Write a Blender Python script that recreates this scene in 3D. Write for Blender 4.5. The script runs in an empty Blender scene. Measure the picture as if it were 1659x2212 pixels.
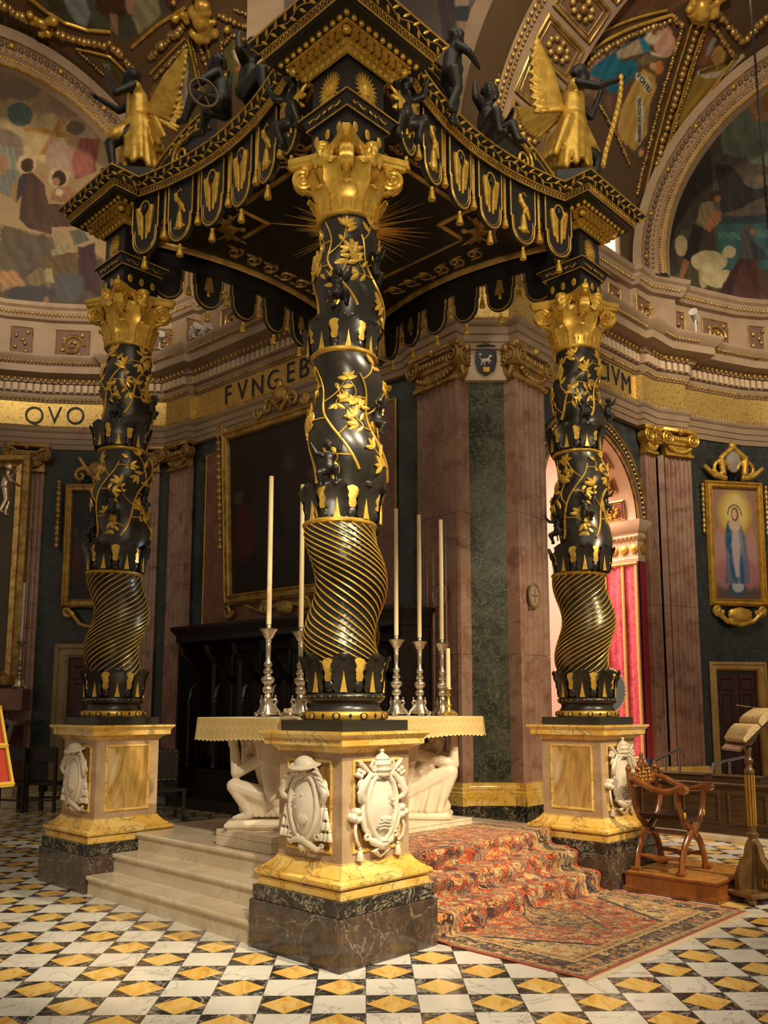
import bpy, bmesh, math, random
import numpy as np
from math import pi, sin, cos, radians as R
from mathutils import Vector as V3, Matrix as MX
random.seed(7); RNG=np.random.default_rng(7)
SC=bpy.context.scene; COL=SC.collection
# ---------------------------------------------------------------- camera
FPX,PPX,PPY,PITCH,CAMZ=1850.,829.5,1283.,.1335,1.65
cam=bpy.data.cameras.new('camera'); camo=bpy.data.objects.new('camera',cam); COL.objects.link(camo)
camo.location=(0,0,CAMZ); camo.rotation_euler=(pi/2+PITCH,0,0)
cam.sensor_fit='HORIZONTAL'; cam.sensor_width=36; cam.lens=FPX/1659*36; cam.shift_y=(PPY-1106)/1659
cam.clip_end=200; SC.camera=camo
# ---------------------------------------------------------------- light
w=bpy.data.worlds.new('world'); SC.world=w; w.use_nodes=True
bg=w.node_tree.nodes['Background']; bg.inputs[0].default_value=(1,.80,.56,1); bg.inputs[1].default_value=.26
SC.view_settings.view_transform='Standard'; SC.view_settings.look='None'; SC.view_settings.gamma=1
SC.view_settings.use_curve_mapping=False; SC.view_settings.exposure=.0
def lamp(name,kind,loc,aim,power,col=(1,.83,.58),size=.3,angle=60,blend=.6):
    l=bpy.data.lights.new(name,kind); o=bpy.data.objects.new(name,l); COL.objects.link(o)
    o.location=loc; o.rotation_euler=(V3(aim)-V3(loc)).to_track_quat('-Z','Y').to_euler()
    l.energy=power; l.color=col
    if kind=='SPOT': l.spot_size=R(angle); l.spot_blend=blend; l.shadow_soft_size=size
    elif kind=='AREA': l.size=size
    else: l.shadow_soft_size=size
    return o
lamp('key_spot','SPOT',(1.9,-1.0,7.6),(.15,6.2,1.2),2700,(1,.86,.60),.08,32,.5)
lamp('step_spot','SPOT',(4.6,2.6,8.4),(-1.4,7.8,.2),3400,(1,.84,.56),.08,30,.5)
lamp('column_spot','SPOT',(-1.2,-.8,3.2),(-.3,7.0,4.9),800,(1,.84,.56),.25,40,.7)
lamp('floor_spot','SPOT',(.8,-1,8.5),(.6,5.0,0),1000,(1,.88,.68),.3,58,.8)
lamp('right_spot','SPOT',(6.2,4.2,6.5),(2.6,10.4,.8),2200,(1,.80,.48),.2,52,.6)
lamp('canopy_spot','SPOT',(5.0,1.0,6.2),(1.5,8.2,6.6),650,(1,.84,.58),.25,44,.6)
lamp('vault_uplight','SPOT',(1.6,4.6,10.0),(5.2,15.0,12.0),2300,(1,.84,.60),.4,56,.7)
lamp('vault_uplight','SPOT',(-1.0,4.6,10.0),(-5.2,15.0,12.6),2000,(1,.84,.60),.4,56,.7)
lamp('apse_light','SPOT',(-5.5,9.0,10.0),(-6.3,16.5,10.5),1000,(1,.84,.60),.4,56,.8)
lamp('apse_light','SPOT',(7.0,9.0,10.0),(6.6,16.2,7.0),1300,(1,.84,.58),.4,60,.8)
lamp('window_glint','SPOT',(8.0,10.6,4.2),(-2.6,8.6,2.75),1500,(.72,.84,1.0),.25,7,.5)
lamp('fill_area','AREA',(1,3.5,12),(1,9,4),220,(1,.85,.62),7)
# ---------------------------------------------------------------- helpers
def lin(h):
    h=h.lstrip('#'); c=[int(h[i:i+2],16)/255 for i in (0,2,4)]
    return tuple(x/12.92 if x<.04045 else ((x+.055)/1.055)**2.4 for x in c)
class MB:
    def __init__(s): s.v=[]; s.f=[]; s.m=[]; s.cm=0
    def add(s,vs,fs):
        n=len(s.v); s.v.extend([tuple(p) for p in vs]); s.f.extend([tuple(i+n for i in f) for f in fs]); s.m.extend([s.cm]*len(fs)); return s
    def tf(s,m,i0=0):
        s.v[i0:]=[tuple(m@V3(p)) for p in s.v[i0:]]; return s
    def merge(s,o,m=None):
        vs=[tuple(m@V3(p)) for p in o.v] if m is not None else o.v
        n=len(s.v); s.v.extend(vs); s.f.extend([tuple(i+n for i in f) for f in o.f]); s.m.extend(o.m); return s
    def box(s,x0,x1,y0,y1,z0,z1,b=0):
        if b:
            return s.prof([(x0,y0),(x1,y0),(x1,y1),(x0,y1)],[(-b,z0),(0,z0+b),(0,z1-b),(-b,z1)])
        v=[(x,y,z) for z in (z0,z1) for y in (y0,y1) for x in (x0,x1)]
        return s.add(v,[(0,2,3,1),(4,5,7,6),(0,1,5,4),(2,6,7,3),(0,4,6,2),(1,3,7,5)])
    def prof(s,poly,prof,closed=True,cap=True):
        """sweep profile [(out,z)] round a horizontal polygon with mitred corners (ccw => out is outward)"""
        n=len(poly); rings=[]
        for i in range(n):
            p=np.array(poly[i]); a=np.array(poly[i-1]) if (closed or i>0) else None; c=np.array(poly[(i+1)%n]) if (closed or i<n-1) else None
            d1=(p-a)/np.linalg.norm(p-a) if a is not None else None; d2=(c-p)/np.linalg.norm(c-p) if c is not None else None
            if d1 is None: d1=d2
            if d2 is None: d2=d1
            n1=np.array([d1[1],-d1[0]]); n2=np.array([d2[1],-d2[0]]); m=n1+n2; m=m/max(1e-6,(m@n1))
            if np.linalg.norm(m)>3: m=m/np.linalg.norm(m)*3
            rings.append([(p[0]+m[0]*o,p[1]+m[1]*o,z) for o,z in prof])
        k=len(prof); v=[q for r in rings for q in r]; f=[]
        for i in range(n if closed else n-1):
            j=(i+1)%n
            for t in range(k-1): f.append((i*k+t,j*k+t,j*k+t+1,i*k+t+1))
        if closed and cap:
            f.append(tuple(i*k for i in range(n))[::-1]); f.append(tuple(i*k+k-1 for i in range(n)))
        return s.add(v,f)
    def lathe(s,prof,n=24,c=(0,0),a0=0,a1=2*pi,fn=None,cap=True):
        full=abs(a1-a0-2*pi)<1e-6; m=n if full else n+1; v=[];f=[]; k=len(prof)
        for i in range(m):
            a=a0+(a1-a0)*i/n
            for r,z in prof:
                q=r*(fn(a,z) if fn else 1); v.append((c[0]+q*cos(a),c[1]+q*sin(a),z))
        for i in range(n):
            j=(i+1)%m
            for t in range(k-1): f.append((i*k+t,j*k+t,j*k+t+1,i*k+t+1))
        if cap and full:
            if prof[0][0]>1e-5: f.append(tuple(i*k for i in range(m))[::-1])
            if prof[-1][0]>1e-5: f.append(tuple(i*k+k-1 for i in range(m)))
        return s.add(v,f)
    def tube(s,pts,r,n=6,closed=False,flat=1,up=None):
        pts=[np.array(p,float) for p in pts]; k=len(pts); v=[];f=[]
        N=None
        for i,p in enumerate(pts):
            t=(pts[(i+1)%k]-pts[i-1]) if (closed or 0<i<k-1) else (pts[1]-pts[0] if i==0 else pts[-1]-pts[-2])
            t=t/(np.linalg.norm(t)+1e-9)
            if up is not None: N=np.array(up,float)
            elif N is None: N=np.array([0,0,1.]) if abs(t[2])<.9 else np.array([1.,0,0])
            N=N-t*(N@t); N=N/(np.linalg.norm(N)+1e-9); Bn=np.cross(t,N)
            rr=r[i] if hasattr(r,'__len__') else r
            for j in range(n):
                a=2*pi*j/n; v.append(p+rr*(cos(a)*N*flat+sin(a)*Bn))
        for i in range(k if closed else k-1):
            for j in range(n): f.append((i*n+j,i*n+(j+1)%n,((i+1)%k)*n+(j+1)%n,((i+1)%k)*n+j))
        if not closed: f.append(tuple(range(n))[::-1]); f.append(tuple((k-1)*n+j for j in range(n)))
        return s.add(v,f)
    def ball(s,c,r,nu=10,nv=7,m=None):
        if not hasattr(r,'__len__'): r=(r,r,r)
        i0=len(s.v); v=[(0,0,-r[2])]; f=[]
        for a in range(1,nv):
            t=-pi/2+pi*a/nv
            for b in range(nu): v.append((r[0]*cos(t)*cos(2*pi*b/nu),r[1]*cos(t)*sin(2*pi*b/nu),r[2]*sin(t)))
        v.append((0,0,r[2])); L=len(v)-1
        for b in range(nu):
            f.append((0,1+(b+1)%nu,1+b))
            for a in range(nv-2):
                p=1+a*nu; f.append((p+b,p+(b+1)%nu,p+nu+(b+1)%nu,p+nu+b))
            p=1+(nv-2)*nu; f.append((p+b,p+(b+1)%nu,L))
        if m is not None: v=[m@V3(q) for q in v]
        return s.add([(q[0]+c[0],q[1]+c[1],q[2]+c[2]) for q in v],f)
    def cap2(s,a,b,ra,rb,n=10):
        """tapered capsule between two points"""
        a=np.array(a,float); b=np.array(b,float); d=b-a; L=np.linalg.norm(d); d=d/(L+1e-9)
        pts=[];rs=[]
        for t in (-.98,-.7,-.3,0): pts.append(a+d*ra*t); rs.append(ra*math.sqrt(max(.02,1-t*t)))
        for t in (0,.3,.7,.98): pts.append(b+d*rb*t); rs.append(rb*math.sqrt(max(.02,1-t*t)))
        return s.tube(pts,rs,n)
    def plate(s,poly,t=.01,dome=0,m=None,inset=0):
        """extruded polygon in XY, thickness up z, optional domed centre / chamfer inset"""
        n=len(poly); c=np.mean(np.array(poly),0); v=[(x,y,0) for x,y in poly]+[(x,y,t*(.6 if inset else 1)) for x,y in poly]; f=[tuple(range(n))[::-1]]
        f+=[(i,(i+1)%n,n+(i+1)%n,n+i) for i in range(n)]
        top=n
        if inset:
            v+=[(c[0]+(x-c[0])*(1-inset),c[1]+(y-c[1])*(1-inset),t) for x,y in poly]
            f+=[(n+i,n+(i+1)%n,2*n+(i+1)%n,2*n+i) for i in range(n)]; top=2*n
        if dome:
            v.append((c[0],c[1],t+dome)); L=len(v)-1; f+=[(top+i,top+(i+1)%n,L) for i in range(n)]
        else: f.append(tuple(top+i for i in range(n)))
        if m is not None: v=[m@V3(q) for q in v]
        return s.add(v,f)
    def grid(s,fn,nu,nv,cu=False):
        v=[fn(i/(nu),j/(nv)) for i in range(nu if cu else nu+1) for j in range(nv+1)]; f=[]; k=nv+1; m=nu if cu else nu+1
        for i in range(nu):
            for j in range(nv): f.append((i*k+j,((i+1)%m)*k+j,((i+1)%m)*k+j+1,i*k+j+1))
        return s.add(v,f)
    def mesh(s,name,mats,smooth=35):
        me=bpy.data.meshes.new(name); me.from_pydata(s.v,[],s.f)
        if not isinstance(mats,(list,tuple)): mats=[mats]
        for m in mats: me.materials.append(m)
        if len(mats)>1: me.polygons.foreach_set('material_index',s.m)
        if smooth:
            me.shade_smooth(); me.set_sharp_from_angle(angle=R(smooth))
        me.update(); return me
def inst(name,me,parent=None,m=None,loc=None,rz=0,sc=None):
    o=bpy.data.objects.new(name,me); COL.objects.link(o)
    if parent is not None: o.parent=parent
    if m is not None: o.matrix_local=m
    else:
        if loc is not None: o.location=loc
        o.rotation_euler=(0,0,rz)
        if sc is not None: o.scale=(sc,)*3 if not hasattr(sc,'__len__') else sc
    return o
def obj(name,mb,mat,parent=None,loc=None,rz=0,smooth=35,m=None): return inst(name,mb.mesh(name,mat,smooth),parent,m,loc,rz)
def tag(o,label=None,cat=None,group=None,kind=None):
    for k,v in (('label',label),('category',cat),('group',group),('kind',kind)):
        if v: o[k]=v
    return o
def thing(name,label,cat,loc=(0,0,0),rz=0,group=None):
    return tag(inst(name,None,None,None,loc,rz),label,cat,group)
def struct(name,mb,mat,parent=None,label=None,smooth=35):
    o=obj(name,mb,mat,parent,smooth=smooth)
    if parent is None: tag(o,label,'setting',kind='structure')
    return o
def dup(o,parent=None):
    c=o.copy(); COL.objects.link(c); c.parent=parent
    if parent is not None: c.matrix_parent_inverse=o.matrix_parent_inverse.copy()
    for ch in KIDS.get(o.name,()): dup(ch,c)
    return c
KIDS={}
def index_kids():
    KIDS.clear()
    for o in bpy.data.objects:
        if o.parent: KIDS.setdefault(o.parent.name,[]).append(o)
def frame(o,x,y,z=None):
    """matrix with origin o, x axis x, y axis y"""
    x=V3(x).normalized(); y=V3(y); z=x.cross(y).normalized(); y=z.cross(x)
    return MX(((x[0],y[0],z[0],o[0]),(x[1],y[1],z[1],o[1]),(x[2],y[2],z[2],o[2]),(0,0,0,1)))
# ------------------------------------------------------ photo geometry (places on real surfaces)
PA=R(46); UX=np.array([cos(PA),sin(PA),0]); VX=np.array([-sin(PA),cos(PA),0])
CC=np.array([-.275,5.615,0])+(.48+1.68)*(UX+VX); HS=1.68
def W(u,v,z=0): return CC+u*UX+v*VX+np.array([0,0,z])
_cp,_sp=cos(PITCH),sin(PITCH); _fw=np.array([0,_cp,_sp]); _up=np.array([0,-_sp,_cp]); _rt=np.array([1.,0,0]); EYE=np.array([0,0,CAMZ])
def ray(x,y): return _fw+_rt*(x-PPX)/FPX+_up*(PPY-y)/FPX
def hit(x,y,n,c):
    d=ray(x,y); n=np.asarray(n,float); return EYE+d*((c-n@EYE)/(n@d))
def hY(x,y,Y): return hit(x,y,(0,1,0),Y)
def hZ(x,y,z): return hit(x,y,(0,0,1),z)
CORN={'F':W(-HS,-HS),'L':W(-HS,HS),'R':W(HS,-HS),'B':W(HS,HS)}
# ---------------------------------------------------------------- materials
def M(name,base,rough=.5,metal=0,var=None,vein=None,vein2=None,bump=None,rnd=False,spec=.5,emis=None,attr=None,stretch=None,coat=0,sheen=0,trans=0):
    m=bpy.data.materials.new(name); m.use_nodes=True; nt=m.node_tree; N=nt.nodes; Lk=nt.links
    b=N['Principled BSDF']; b.inputs['Roughness'].default_value=rough; b.inputs['Metallic'].default_value=metal
    b.inputs['Specular IOR Level'].default_value=spec; b.inputs['Coat Weight'].default_value=coat
    if sheen: b.inputs['Sheen Weight'].default_value=sheen
    if trans: b.inputs['Transmission Weight'].default_value=trans
    base=lin(base) if isinstance(base,str) else base; b.inputs['Base Color'].default_value=(*base,1)
    tc=N.new('ShaderNodeTexCoord'); co=tc.outputs['Object']
    if rnd:
        oi=N.new('ShaderNodeObjectInfo'); mul=N.new('ShaderNodeMath'); mul.operation='MULTIPLY'; mul.inputs[1].default_value=37
        Lk.new(oi.outputs['Random'],mul.inputs[0]); ad=N.new('ShaderNodeVectorMath'); ad.operation='ADD'
        Lk.new(co,ad.inputs[0]); Lk.new(mul.outputs[0],ad.inputs[1]); co=ad.outputs[0]
    if stretch:
        mp=N.new('ShaderNodeMapping'); mp.inputs['Scale'].default_value=stretch; Lk.new(co,mp.inputs[0]); co=mp.outputs[0]
    cur=None
    def noise(sc,det=4,dist=0,ro=.55):
        n=N.new('ShaderNodeTexNoise'); n.inputs['Scale'].default_value=sc; n.inputs['Detail'].default_value=det
        n.inputs['Distortion'].default_value=dist; n.inputs['Roughness'].default_value=ro; Lk.new(co,n.inputs['Vector']); return n.outputs['Fac']
    def ramp(fac,stops):
        r=N.new('ShaderNodeValToRGB'); e=r.color_ramp.elements
        while len(e)<len(stops): e.new(.5)
        for i,(p,c) in enumerate(stops): e[i].position=p; e[i].color=(c,c,c,1)
        Lk.new(fac,r.inputs[0]); return r.outputs[0]
    def mix(fac,a,bc):
        x=N.new('ShaderNodeMix'); x.data_type='RGBA'; Lk.new(fac,x.inputs['Factor'])
        if a is None: x.inputs['A'].default_value=(*base,1)
        else: Lk.new(a,x.inputs['A'])
        bc=lin(bc) if isinstance(bc,str) else bc
        x.inputs['B'].default_value=(*bc,1); return x.outputs['Result']
    if attr:
        a=N.new('ShaderNodeAttribute'); a.attribute_name=attr; cur=a.outputs['Color']
    for v in (var if isinstance(var,list) else [var] if var else []):
        c2,sc,det=v[:3]; lo,hi=(v[3],v[4]) if len(v)>3 else (.4,.62)
        cur=mix(ramp(noise(sc,det,v[5] if len(v)>5 else .3),[(lo,0),(hi,1)]),cur,c2)
    for v in (vein,vein2):
        if v:
            c2,sc,wd,dist=v[:4]; st=v[4] if len(v)>4 else 1
            cur=mix(ramp(noise(sc,6,dist,.6),[(.5-wd,0),(.5,st),(.5+wd,0)]),cur,c2)
    if cur is not None: Lk.new(cur,b.inputs['Base Color'])
    if bump:
        bp=N.new('ShaderNodeBump'); bp.inputs['Strength'].default_value=bump[1]; bp.inputs['Distance'].default_value=bump[2] if len(bump)>2 else .02
        Lk.new(noise(bump[0],4,0.2),bp.inputs['Height']); Lk.new(bp.outputs[0],b.inputs['Normal'])
    if emis: b.inputs['Emission Color'].default_value=(*(lin(emis[0]) if isinstance(emis[0],str) else emis[0]),1); b.inputs['Emission Strength'].default_value=emis[1]
    return m
GOLD=M('gilding',(.70,.43,.075),.36,.5,var=((.50,.28,.04),9,3),bump=(60,.12,.004))
GOLDB=M('bright_gilding',(.80,.51,.09),.34,.45,var=((.60,.35,.045),12,3))
OLDGOLD=M('old_gilding',(.56,.36,.11),.38,.6,var=((.30,.17,.05),7,4),bump=(40,.2,.006))
BLACK=M('black_lacquer',(.016,.013,.010),.30,0,var=((.03,.024,.018),6,3),spec=.6)
BLACKM=M('matt_black_paint',(.015,.013,.012),.4,0,spec=.5)
SLAB=M('black_slate',(.022,.021,.018),.4,0)
GIALLO=M('yellow_marble',(.80,.46,.075),.22,0,var=[((.85,.62,.22),3,4),((.55,.27,.04),5,5,.55,.75)],vein=((.10,.05,.02),2.6,.012,1.2,.8),coat=.3)
BRECCIA=M('dark_breccia_marble',(.075,.048,.036),.2,0,var=[((.035,.028,.024),4,4),((.12,.075,.05),7,3,.5,.7)],vein=((.42,.36,.29),2.2,.008,1.2,.85),vein2=((.20,.14,.10),7,.02,1.0,.5),coat=.3)
PORTORO=M('black_portoro_marble',(.018,.017,.016),.18,0,vein=((.5,.42,.28),3.6,.016,2.0,.9),vein2=((.3,.25,.18),9,.015,1.5,.5),coat=.3)
DIE=M('pink_beige_marble',(.52,.36,.22),.3,0,var=((.42,.27,.15),4,5),vein=((.6,.46,.32),6,.03,.8,.5))
PANELM=M('brown_onyx_panel',(.38,.22,.07),.25,0,var=((.22,.11,.03),3,5,.4,.62,1.5),stretch=(6,.8,6))
ONYX=M('golden_onyx',(.60,.38,.11),.22,0,var=[((.34,.18,.045),2.2,4,.40,.62,1.6),((.74,.56,.30),1.6,3,.5,.66,1.0)],stretch=(2.6,.8,2.6),coat=.3)
WHITEM=M('carved_white_marble',(.80,.72,.60),.3,0,var=((.70,.60,.46),3,3),spec=.45)
STATUE=M('cream_statue_marble',(.70,.60,.46),.35,0,var=((.62,.51,.37),4,4),bump=(6,.1,.02))
STEPM=M('cream_step_marble',(.72,.62,.47),.24,0,var=((.62,.50,.34),2.4,5),vein=((.5,.38,.24),2,.02,1,.5))
WTILE=M('white_floor_marble',(.78,.74,.67),.16,0,rnd=True,var=((.66,.61,.53),3,5,.5,.75),vein=((.30,.28,.26),1.6,.012,1.0,.7),coat=.2)
YTILE=M('yellow_floor_marble',(.80,.47,.10),.17,0,rnd=True,var=[((.86,.60,.22),3,4),((.58,.27,.03),4,4,.52,.75,1.5)],stretch=(1,3,1),coat=.2)
BTILE=M('black_floor_marble',(.030,.027,.025),.16,0,rnd=True,vein=((.45,.42,.38),3.0,.03,1.6,.8),vein2=((.2,.18,.16),8,.03,1.5,.5),coat=.2)
JOINT=M('floor_bed',(.12,.10,.085),.6)
REDM=M('red_pilaster_marble',(.33,.18,.13),.35,0,var=[((.42,.26,.19),2,5),((.22,.10,.065),3,5,.5,.72,1.2)],vein=((.45,.33,.25),3,.018,1.2,.6))
REDM2=M('plum_wall_marble',(.20,.085,.06),.3,0,var=((.27,.13,.09),3,6,.42,.65,1),vein=((.40,.26,.2),5,.02,1.5,.5))
VERDE=M('dark_green_marble',(.075,.08,.06),.25,0,var=((.033,.035,.027),3,5,.4,.6,.8),vein=((.22,.22,.16),5,.03,2.2,.7))
DGREEN=M('black_green_wall_marble',(.020,.024,.024),.22,0,var=((.035,.042,.044),3,4),vein=((.12,.13,.13),3,.02,1.5,.4))
BLUEM=M('grey_blue_marble',(.06,.075,.085),.3,0,var=((.03,.036,.042),3,5))
STONE=M('taupe_painted_stone',(.36,.25,.165),.55,0,var=((.31,.21,.135),2,4))
STONEL=M('pale_cream_stone',(.62,.47,.32),.5,0,var=((.54,.39,.25),2,4))
BAND=M('gold_mosaic_band',(.62,.40,.10),.3,.55,var=[((.75,.55,.2),60,2),((.38,.22,.05),25,3,.5,.7)],bump=(90,.5,.006))
INK=M('dark_blue_letter',(.018,.014,.03),.5)
DWOOD=M('very_dark_oak',(.012,.008,.006),.35,0,var=((.02,.012,.008),8,4),stretch=(1,1,.2))
PEW=M('brown_pew_wood',(.085,.042,.016),.35,0,var=((.05,.024,.009),8,4),stretch=(.4,.4,3))
WOOD=M('polished_red_wood',(.27,.085,.018),.22,0,var=((.17,.05,.010),7,4),stretch=(1,1,.3),coat=.4)
BURL=M('orange_burl_veneer',(.52,.24,.055),.25,0,var=[((.40,.16,.03),9,5),((.62,.33,.1),22,4,.5,.7)],coat=.3)
LEATHER=M('brown_leather',(.055,.032,.022),.42,0,bump=(80,.15,.004))
SILVER=M('silver_plate',(.60,.52,.40),.24,.85,var=((.42,.34,.24),14,3),bump=(70,.25,.004))
BRASS=M('brass',(.66,.44,.12),.28,.8,var=((.42,.25,.06),12,3))
WAX=M('candle_wax',(.78,.60,.33),.45)
STEEL=M('tubular_steel',(.35,.33,.30),.25,.9)
FRESCO=M('fresco_paint',(.5,.4,.3),.6,attr='paint',bump=(14,.1,.01))
RUGM=M('oriental_rug_pile',(.4,.1,.05),.9,attr='paint',spec=.1,bump=(220,.4,.004),sheen=.2)
PAINTM=M('oil_paint',(.1,.08,.06),.4,attr='paint')
DAMASK=M('crimson_damask',(.62,.06,.10),.5,0,var=[((.74,.12,.17),7,3,.45,.55,2.5),((.48,.03,.06),4,4,.5,.7,2)],sheen=.3)
LACE=M('ecru_lace',(.66,.52,.30),.8,0,var=((.52,.38,.19),60,3))
PAGE=M('aged_paper',(.66,.50,.27),.7,var=((.5,.35,.16),30,3))
# ================================================================ FLOOR
TH,TT,OX,OY=.023,.299,-1.899,5.209
def cell(i,j): return (OX+TT*(cos(TH)*i-sin(TH)*j),OY+TT*(sin(TH)*i+cos(TH)*j))
def build_floor():
    fl=MB(); fl.box(-14,14,-3,24,-.3,-.004); floor=struct('floor',fl,JOINT,label='church floor of white tiles and black tiles with yellow diamonds')
    g=.0016; h=TT/2
    wb=MB(); wb.box(-h+g,h-g,-h+g,h-g,-.02,0); wme=wb.mesh('white_tile',WTILE,0)
    yb=MB(); q=h-.002; yb.plate([(q,0),(0,q),(-q,0),(0,-q)],.02); yb.tf(MX.Translation((0,0,-.02))); yme=yb.mesh('yellow_tile',YTILE,0)
    tb=MB(); e=h-g; tb.plate([(-e,-e),(-.004,-e),(-e,-.004)],.02); tb.tf(MX.Translation((0,0,-.02))); tme=tb.mesh('black_tile',BTILE,0)
    cells=[]
    for i in range(-45,60):
        for j in range(-8,48):
            x,y=cell(i+.5,j+.5)
            if y<3.1 or y>19.5 or abs(x)>y*.5+.5: continue
            lu=(x-CC[0])*UX[0]+(y-CC[1])*UX[1]; lv=(x-CC[0])*VX[0]+(y-CC[1])*VX[1]
            if abs(lu)<1.75 and abs(lv)<1.75: continue
            if -1.0<lu<1.1 and -3.0<lv<-1.7: continue
            cells.append((math.hypot(x,y),x,y,(i+j)%2==0,i,j))
    cells.sort(); cnt=dict(w=0,y=0,b=0); far=dict(w=MB(),y=MB(),b=MB())
    for d,x,y,wh,i,j in cells:
        m=MX.Translation((x,y,0))@MX.Rotation(TH,4,'Z')
        near=d<10.2
        if wh:
            if near and cnt['w']<300: inst('white_tile',wme,floor,m@MX.Rotation(pi/2*((i*7+j*3)%4),4,'Z')); cnt['w']+=1
            else: far['w'].merge(wb,m)
        else:
            if near and cnt['y']<300: inst('yellow_diamond_tile',yme,floor,m@MX.Rotation(pi/2*((i*5+j*3)%4),4,'Z')); cnt['y']+=1
            else: far['y'].merge(yb,m)
            for k in range(4):
                mk=m@MX.Rotation(pi/2*k,4,'Z')
                if near and cnt['b']<300: inst('black_corner_tile',tme,floor,mk); cnt['b']+=1
                else: far['b'].merge(tb,mk)
    for k,n,mt in (('w','far_white_tiles',WTILE),('y','far_yellow_tiles',YTILE),('b','far_black_tiles',BTILE)):
        tag(obj(n,far[k],mt,floor,smooth=0),kind='stuff')
build_floor()
# ================================================================ ALTAR PLATFORM AND STEPS
def build_steps():
    t=thing('altar_platform','raised cream marble platform with three steps under the canopy','steps',CC,PA)
    H=(.165,.33,.495)
    core=MB(); core.box(-1.19,1.19,-1.19,1.19,0,.49); obj('platform_core',core,STEPM,t)
    def side(rz,fr,ln=1.2):
        for f,z in zip(fr,H):
            mb=MB(); d=.55
            pr=[(0,z-.165),(0,z-.045),(.014,z-.04),(.022,z-.028),(.022,z-.012),(.012,z),(-d,z),(-d,z-.165)]
            i0=len(mb.v); n=len(pr)
            mb.add([(-ln,-f-o,q) for o,q in pr]+[(ln,-f-o,q) for o,q in pr],[(i,(i+1)%n,n+(i+1)%n,n+i) for i in range(n)]+[tuple(range(n))[::-1],tuple(range(n,2*n))])
            obj('step',mb,STEPM,t,rz=rz,smooth=30)
    side(-pi/2,(2.12,1.87,1.63)); side(0,(2.00,1.75,1.50)); side(pi/2,(1.95,1.70,1.45)); side(pi,(2.0,1.75,1.5))
    sl=MB(); sl.box(-1.195,1.195,-1.195,1.195,.48,.4965); obj('platform_slab',sl,STEPM,t)
build_steps()
# ================================================================ PEDESTALS
def sq(h): return [(-h,-h),(h,-h),(h,h),(-h,h)]
FROT={'-v':0,'+u':pi/2,'+v':pi,'-u':-pi/2}
def face_m(f,off,z=0):
    return MX.Rotation(FROT[f],4,'Z')@MX.Translation((0,-off,z))@MX.Rotation(pi/2,4,'X')   # local x along face, y up, z out
def spiral(mb,c,r,turns,th,dirn=1,a0=0,shrink=.25,z=0,n=6,rise=.012):
    pts=[];rs=[];N=int(12*turns)+4
    for i in range(N+1):
        t=i/N; a=a0+dirn*2*pi*turns*t; q=r*(1-t)+r*shrink*t*.5
        pts.append((c[0]+q*cos(a),c[1]+q*sin(a),z+rise*t)); rs.append(th*(1-.45*t))
    mb.tube(pts,rs,n)
SHP=[(0,.5),(.22,.48),(.38,.38),(.48,.2),(.5,.02),(.44,-.16),(.32,-.32),(.16,-.44),(0,-.5)]
OUT=SHP+[(-x,y) for x,y in SHP[-2:0:-1]]
def dome(mb,w,h,dz,c=(0,0),z=0,rim=0):
    n=len(OUT); rows=(1,.85,.6,.3); v=[];f=[]
    v+=[(c[0]+x*w,c[1]+y*h,z-.02) for x,y in OUT]
    for q in rows: v+=[(c[0]+x*w*q,c[1]+y*h*q,z+dz*(1-q*q)) for x,y in OUT]
    v.append((c[0],c[1],z+dz))
    for k in range(len(rows)): f+=[(k*n+(i+1)%n,k*n+i,(k+1)*n+i,(k+1)*n+(i+1)%n) for i in range(n)]
    L=len(v)-1; k=len(rows); f+=[(k*n+(i+1)%n,k*n+i,L) for i in range(n)]
    mb.add(v,f)
def tassel_mb(s=1):
    t=MB(); t.lathe([(.002*s,.03*s),(.009*s,.026*s),(.011*s,.016*s),(.007*s,.010*s),(.013*s,.004*s),(.020*s,-.045*s),(.018*s,-.05*s),(0,-.05*s)],9,fn=lambda a,z:1+.10*cos(9*a)*(z<.003)); return t
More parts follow.
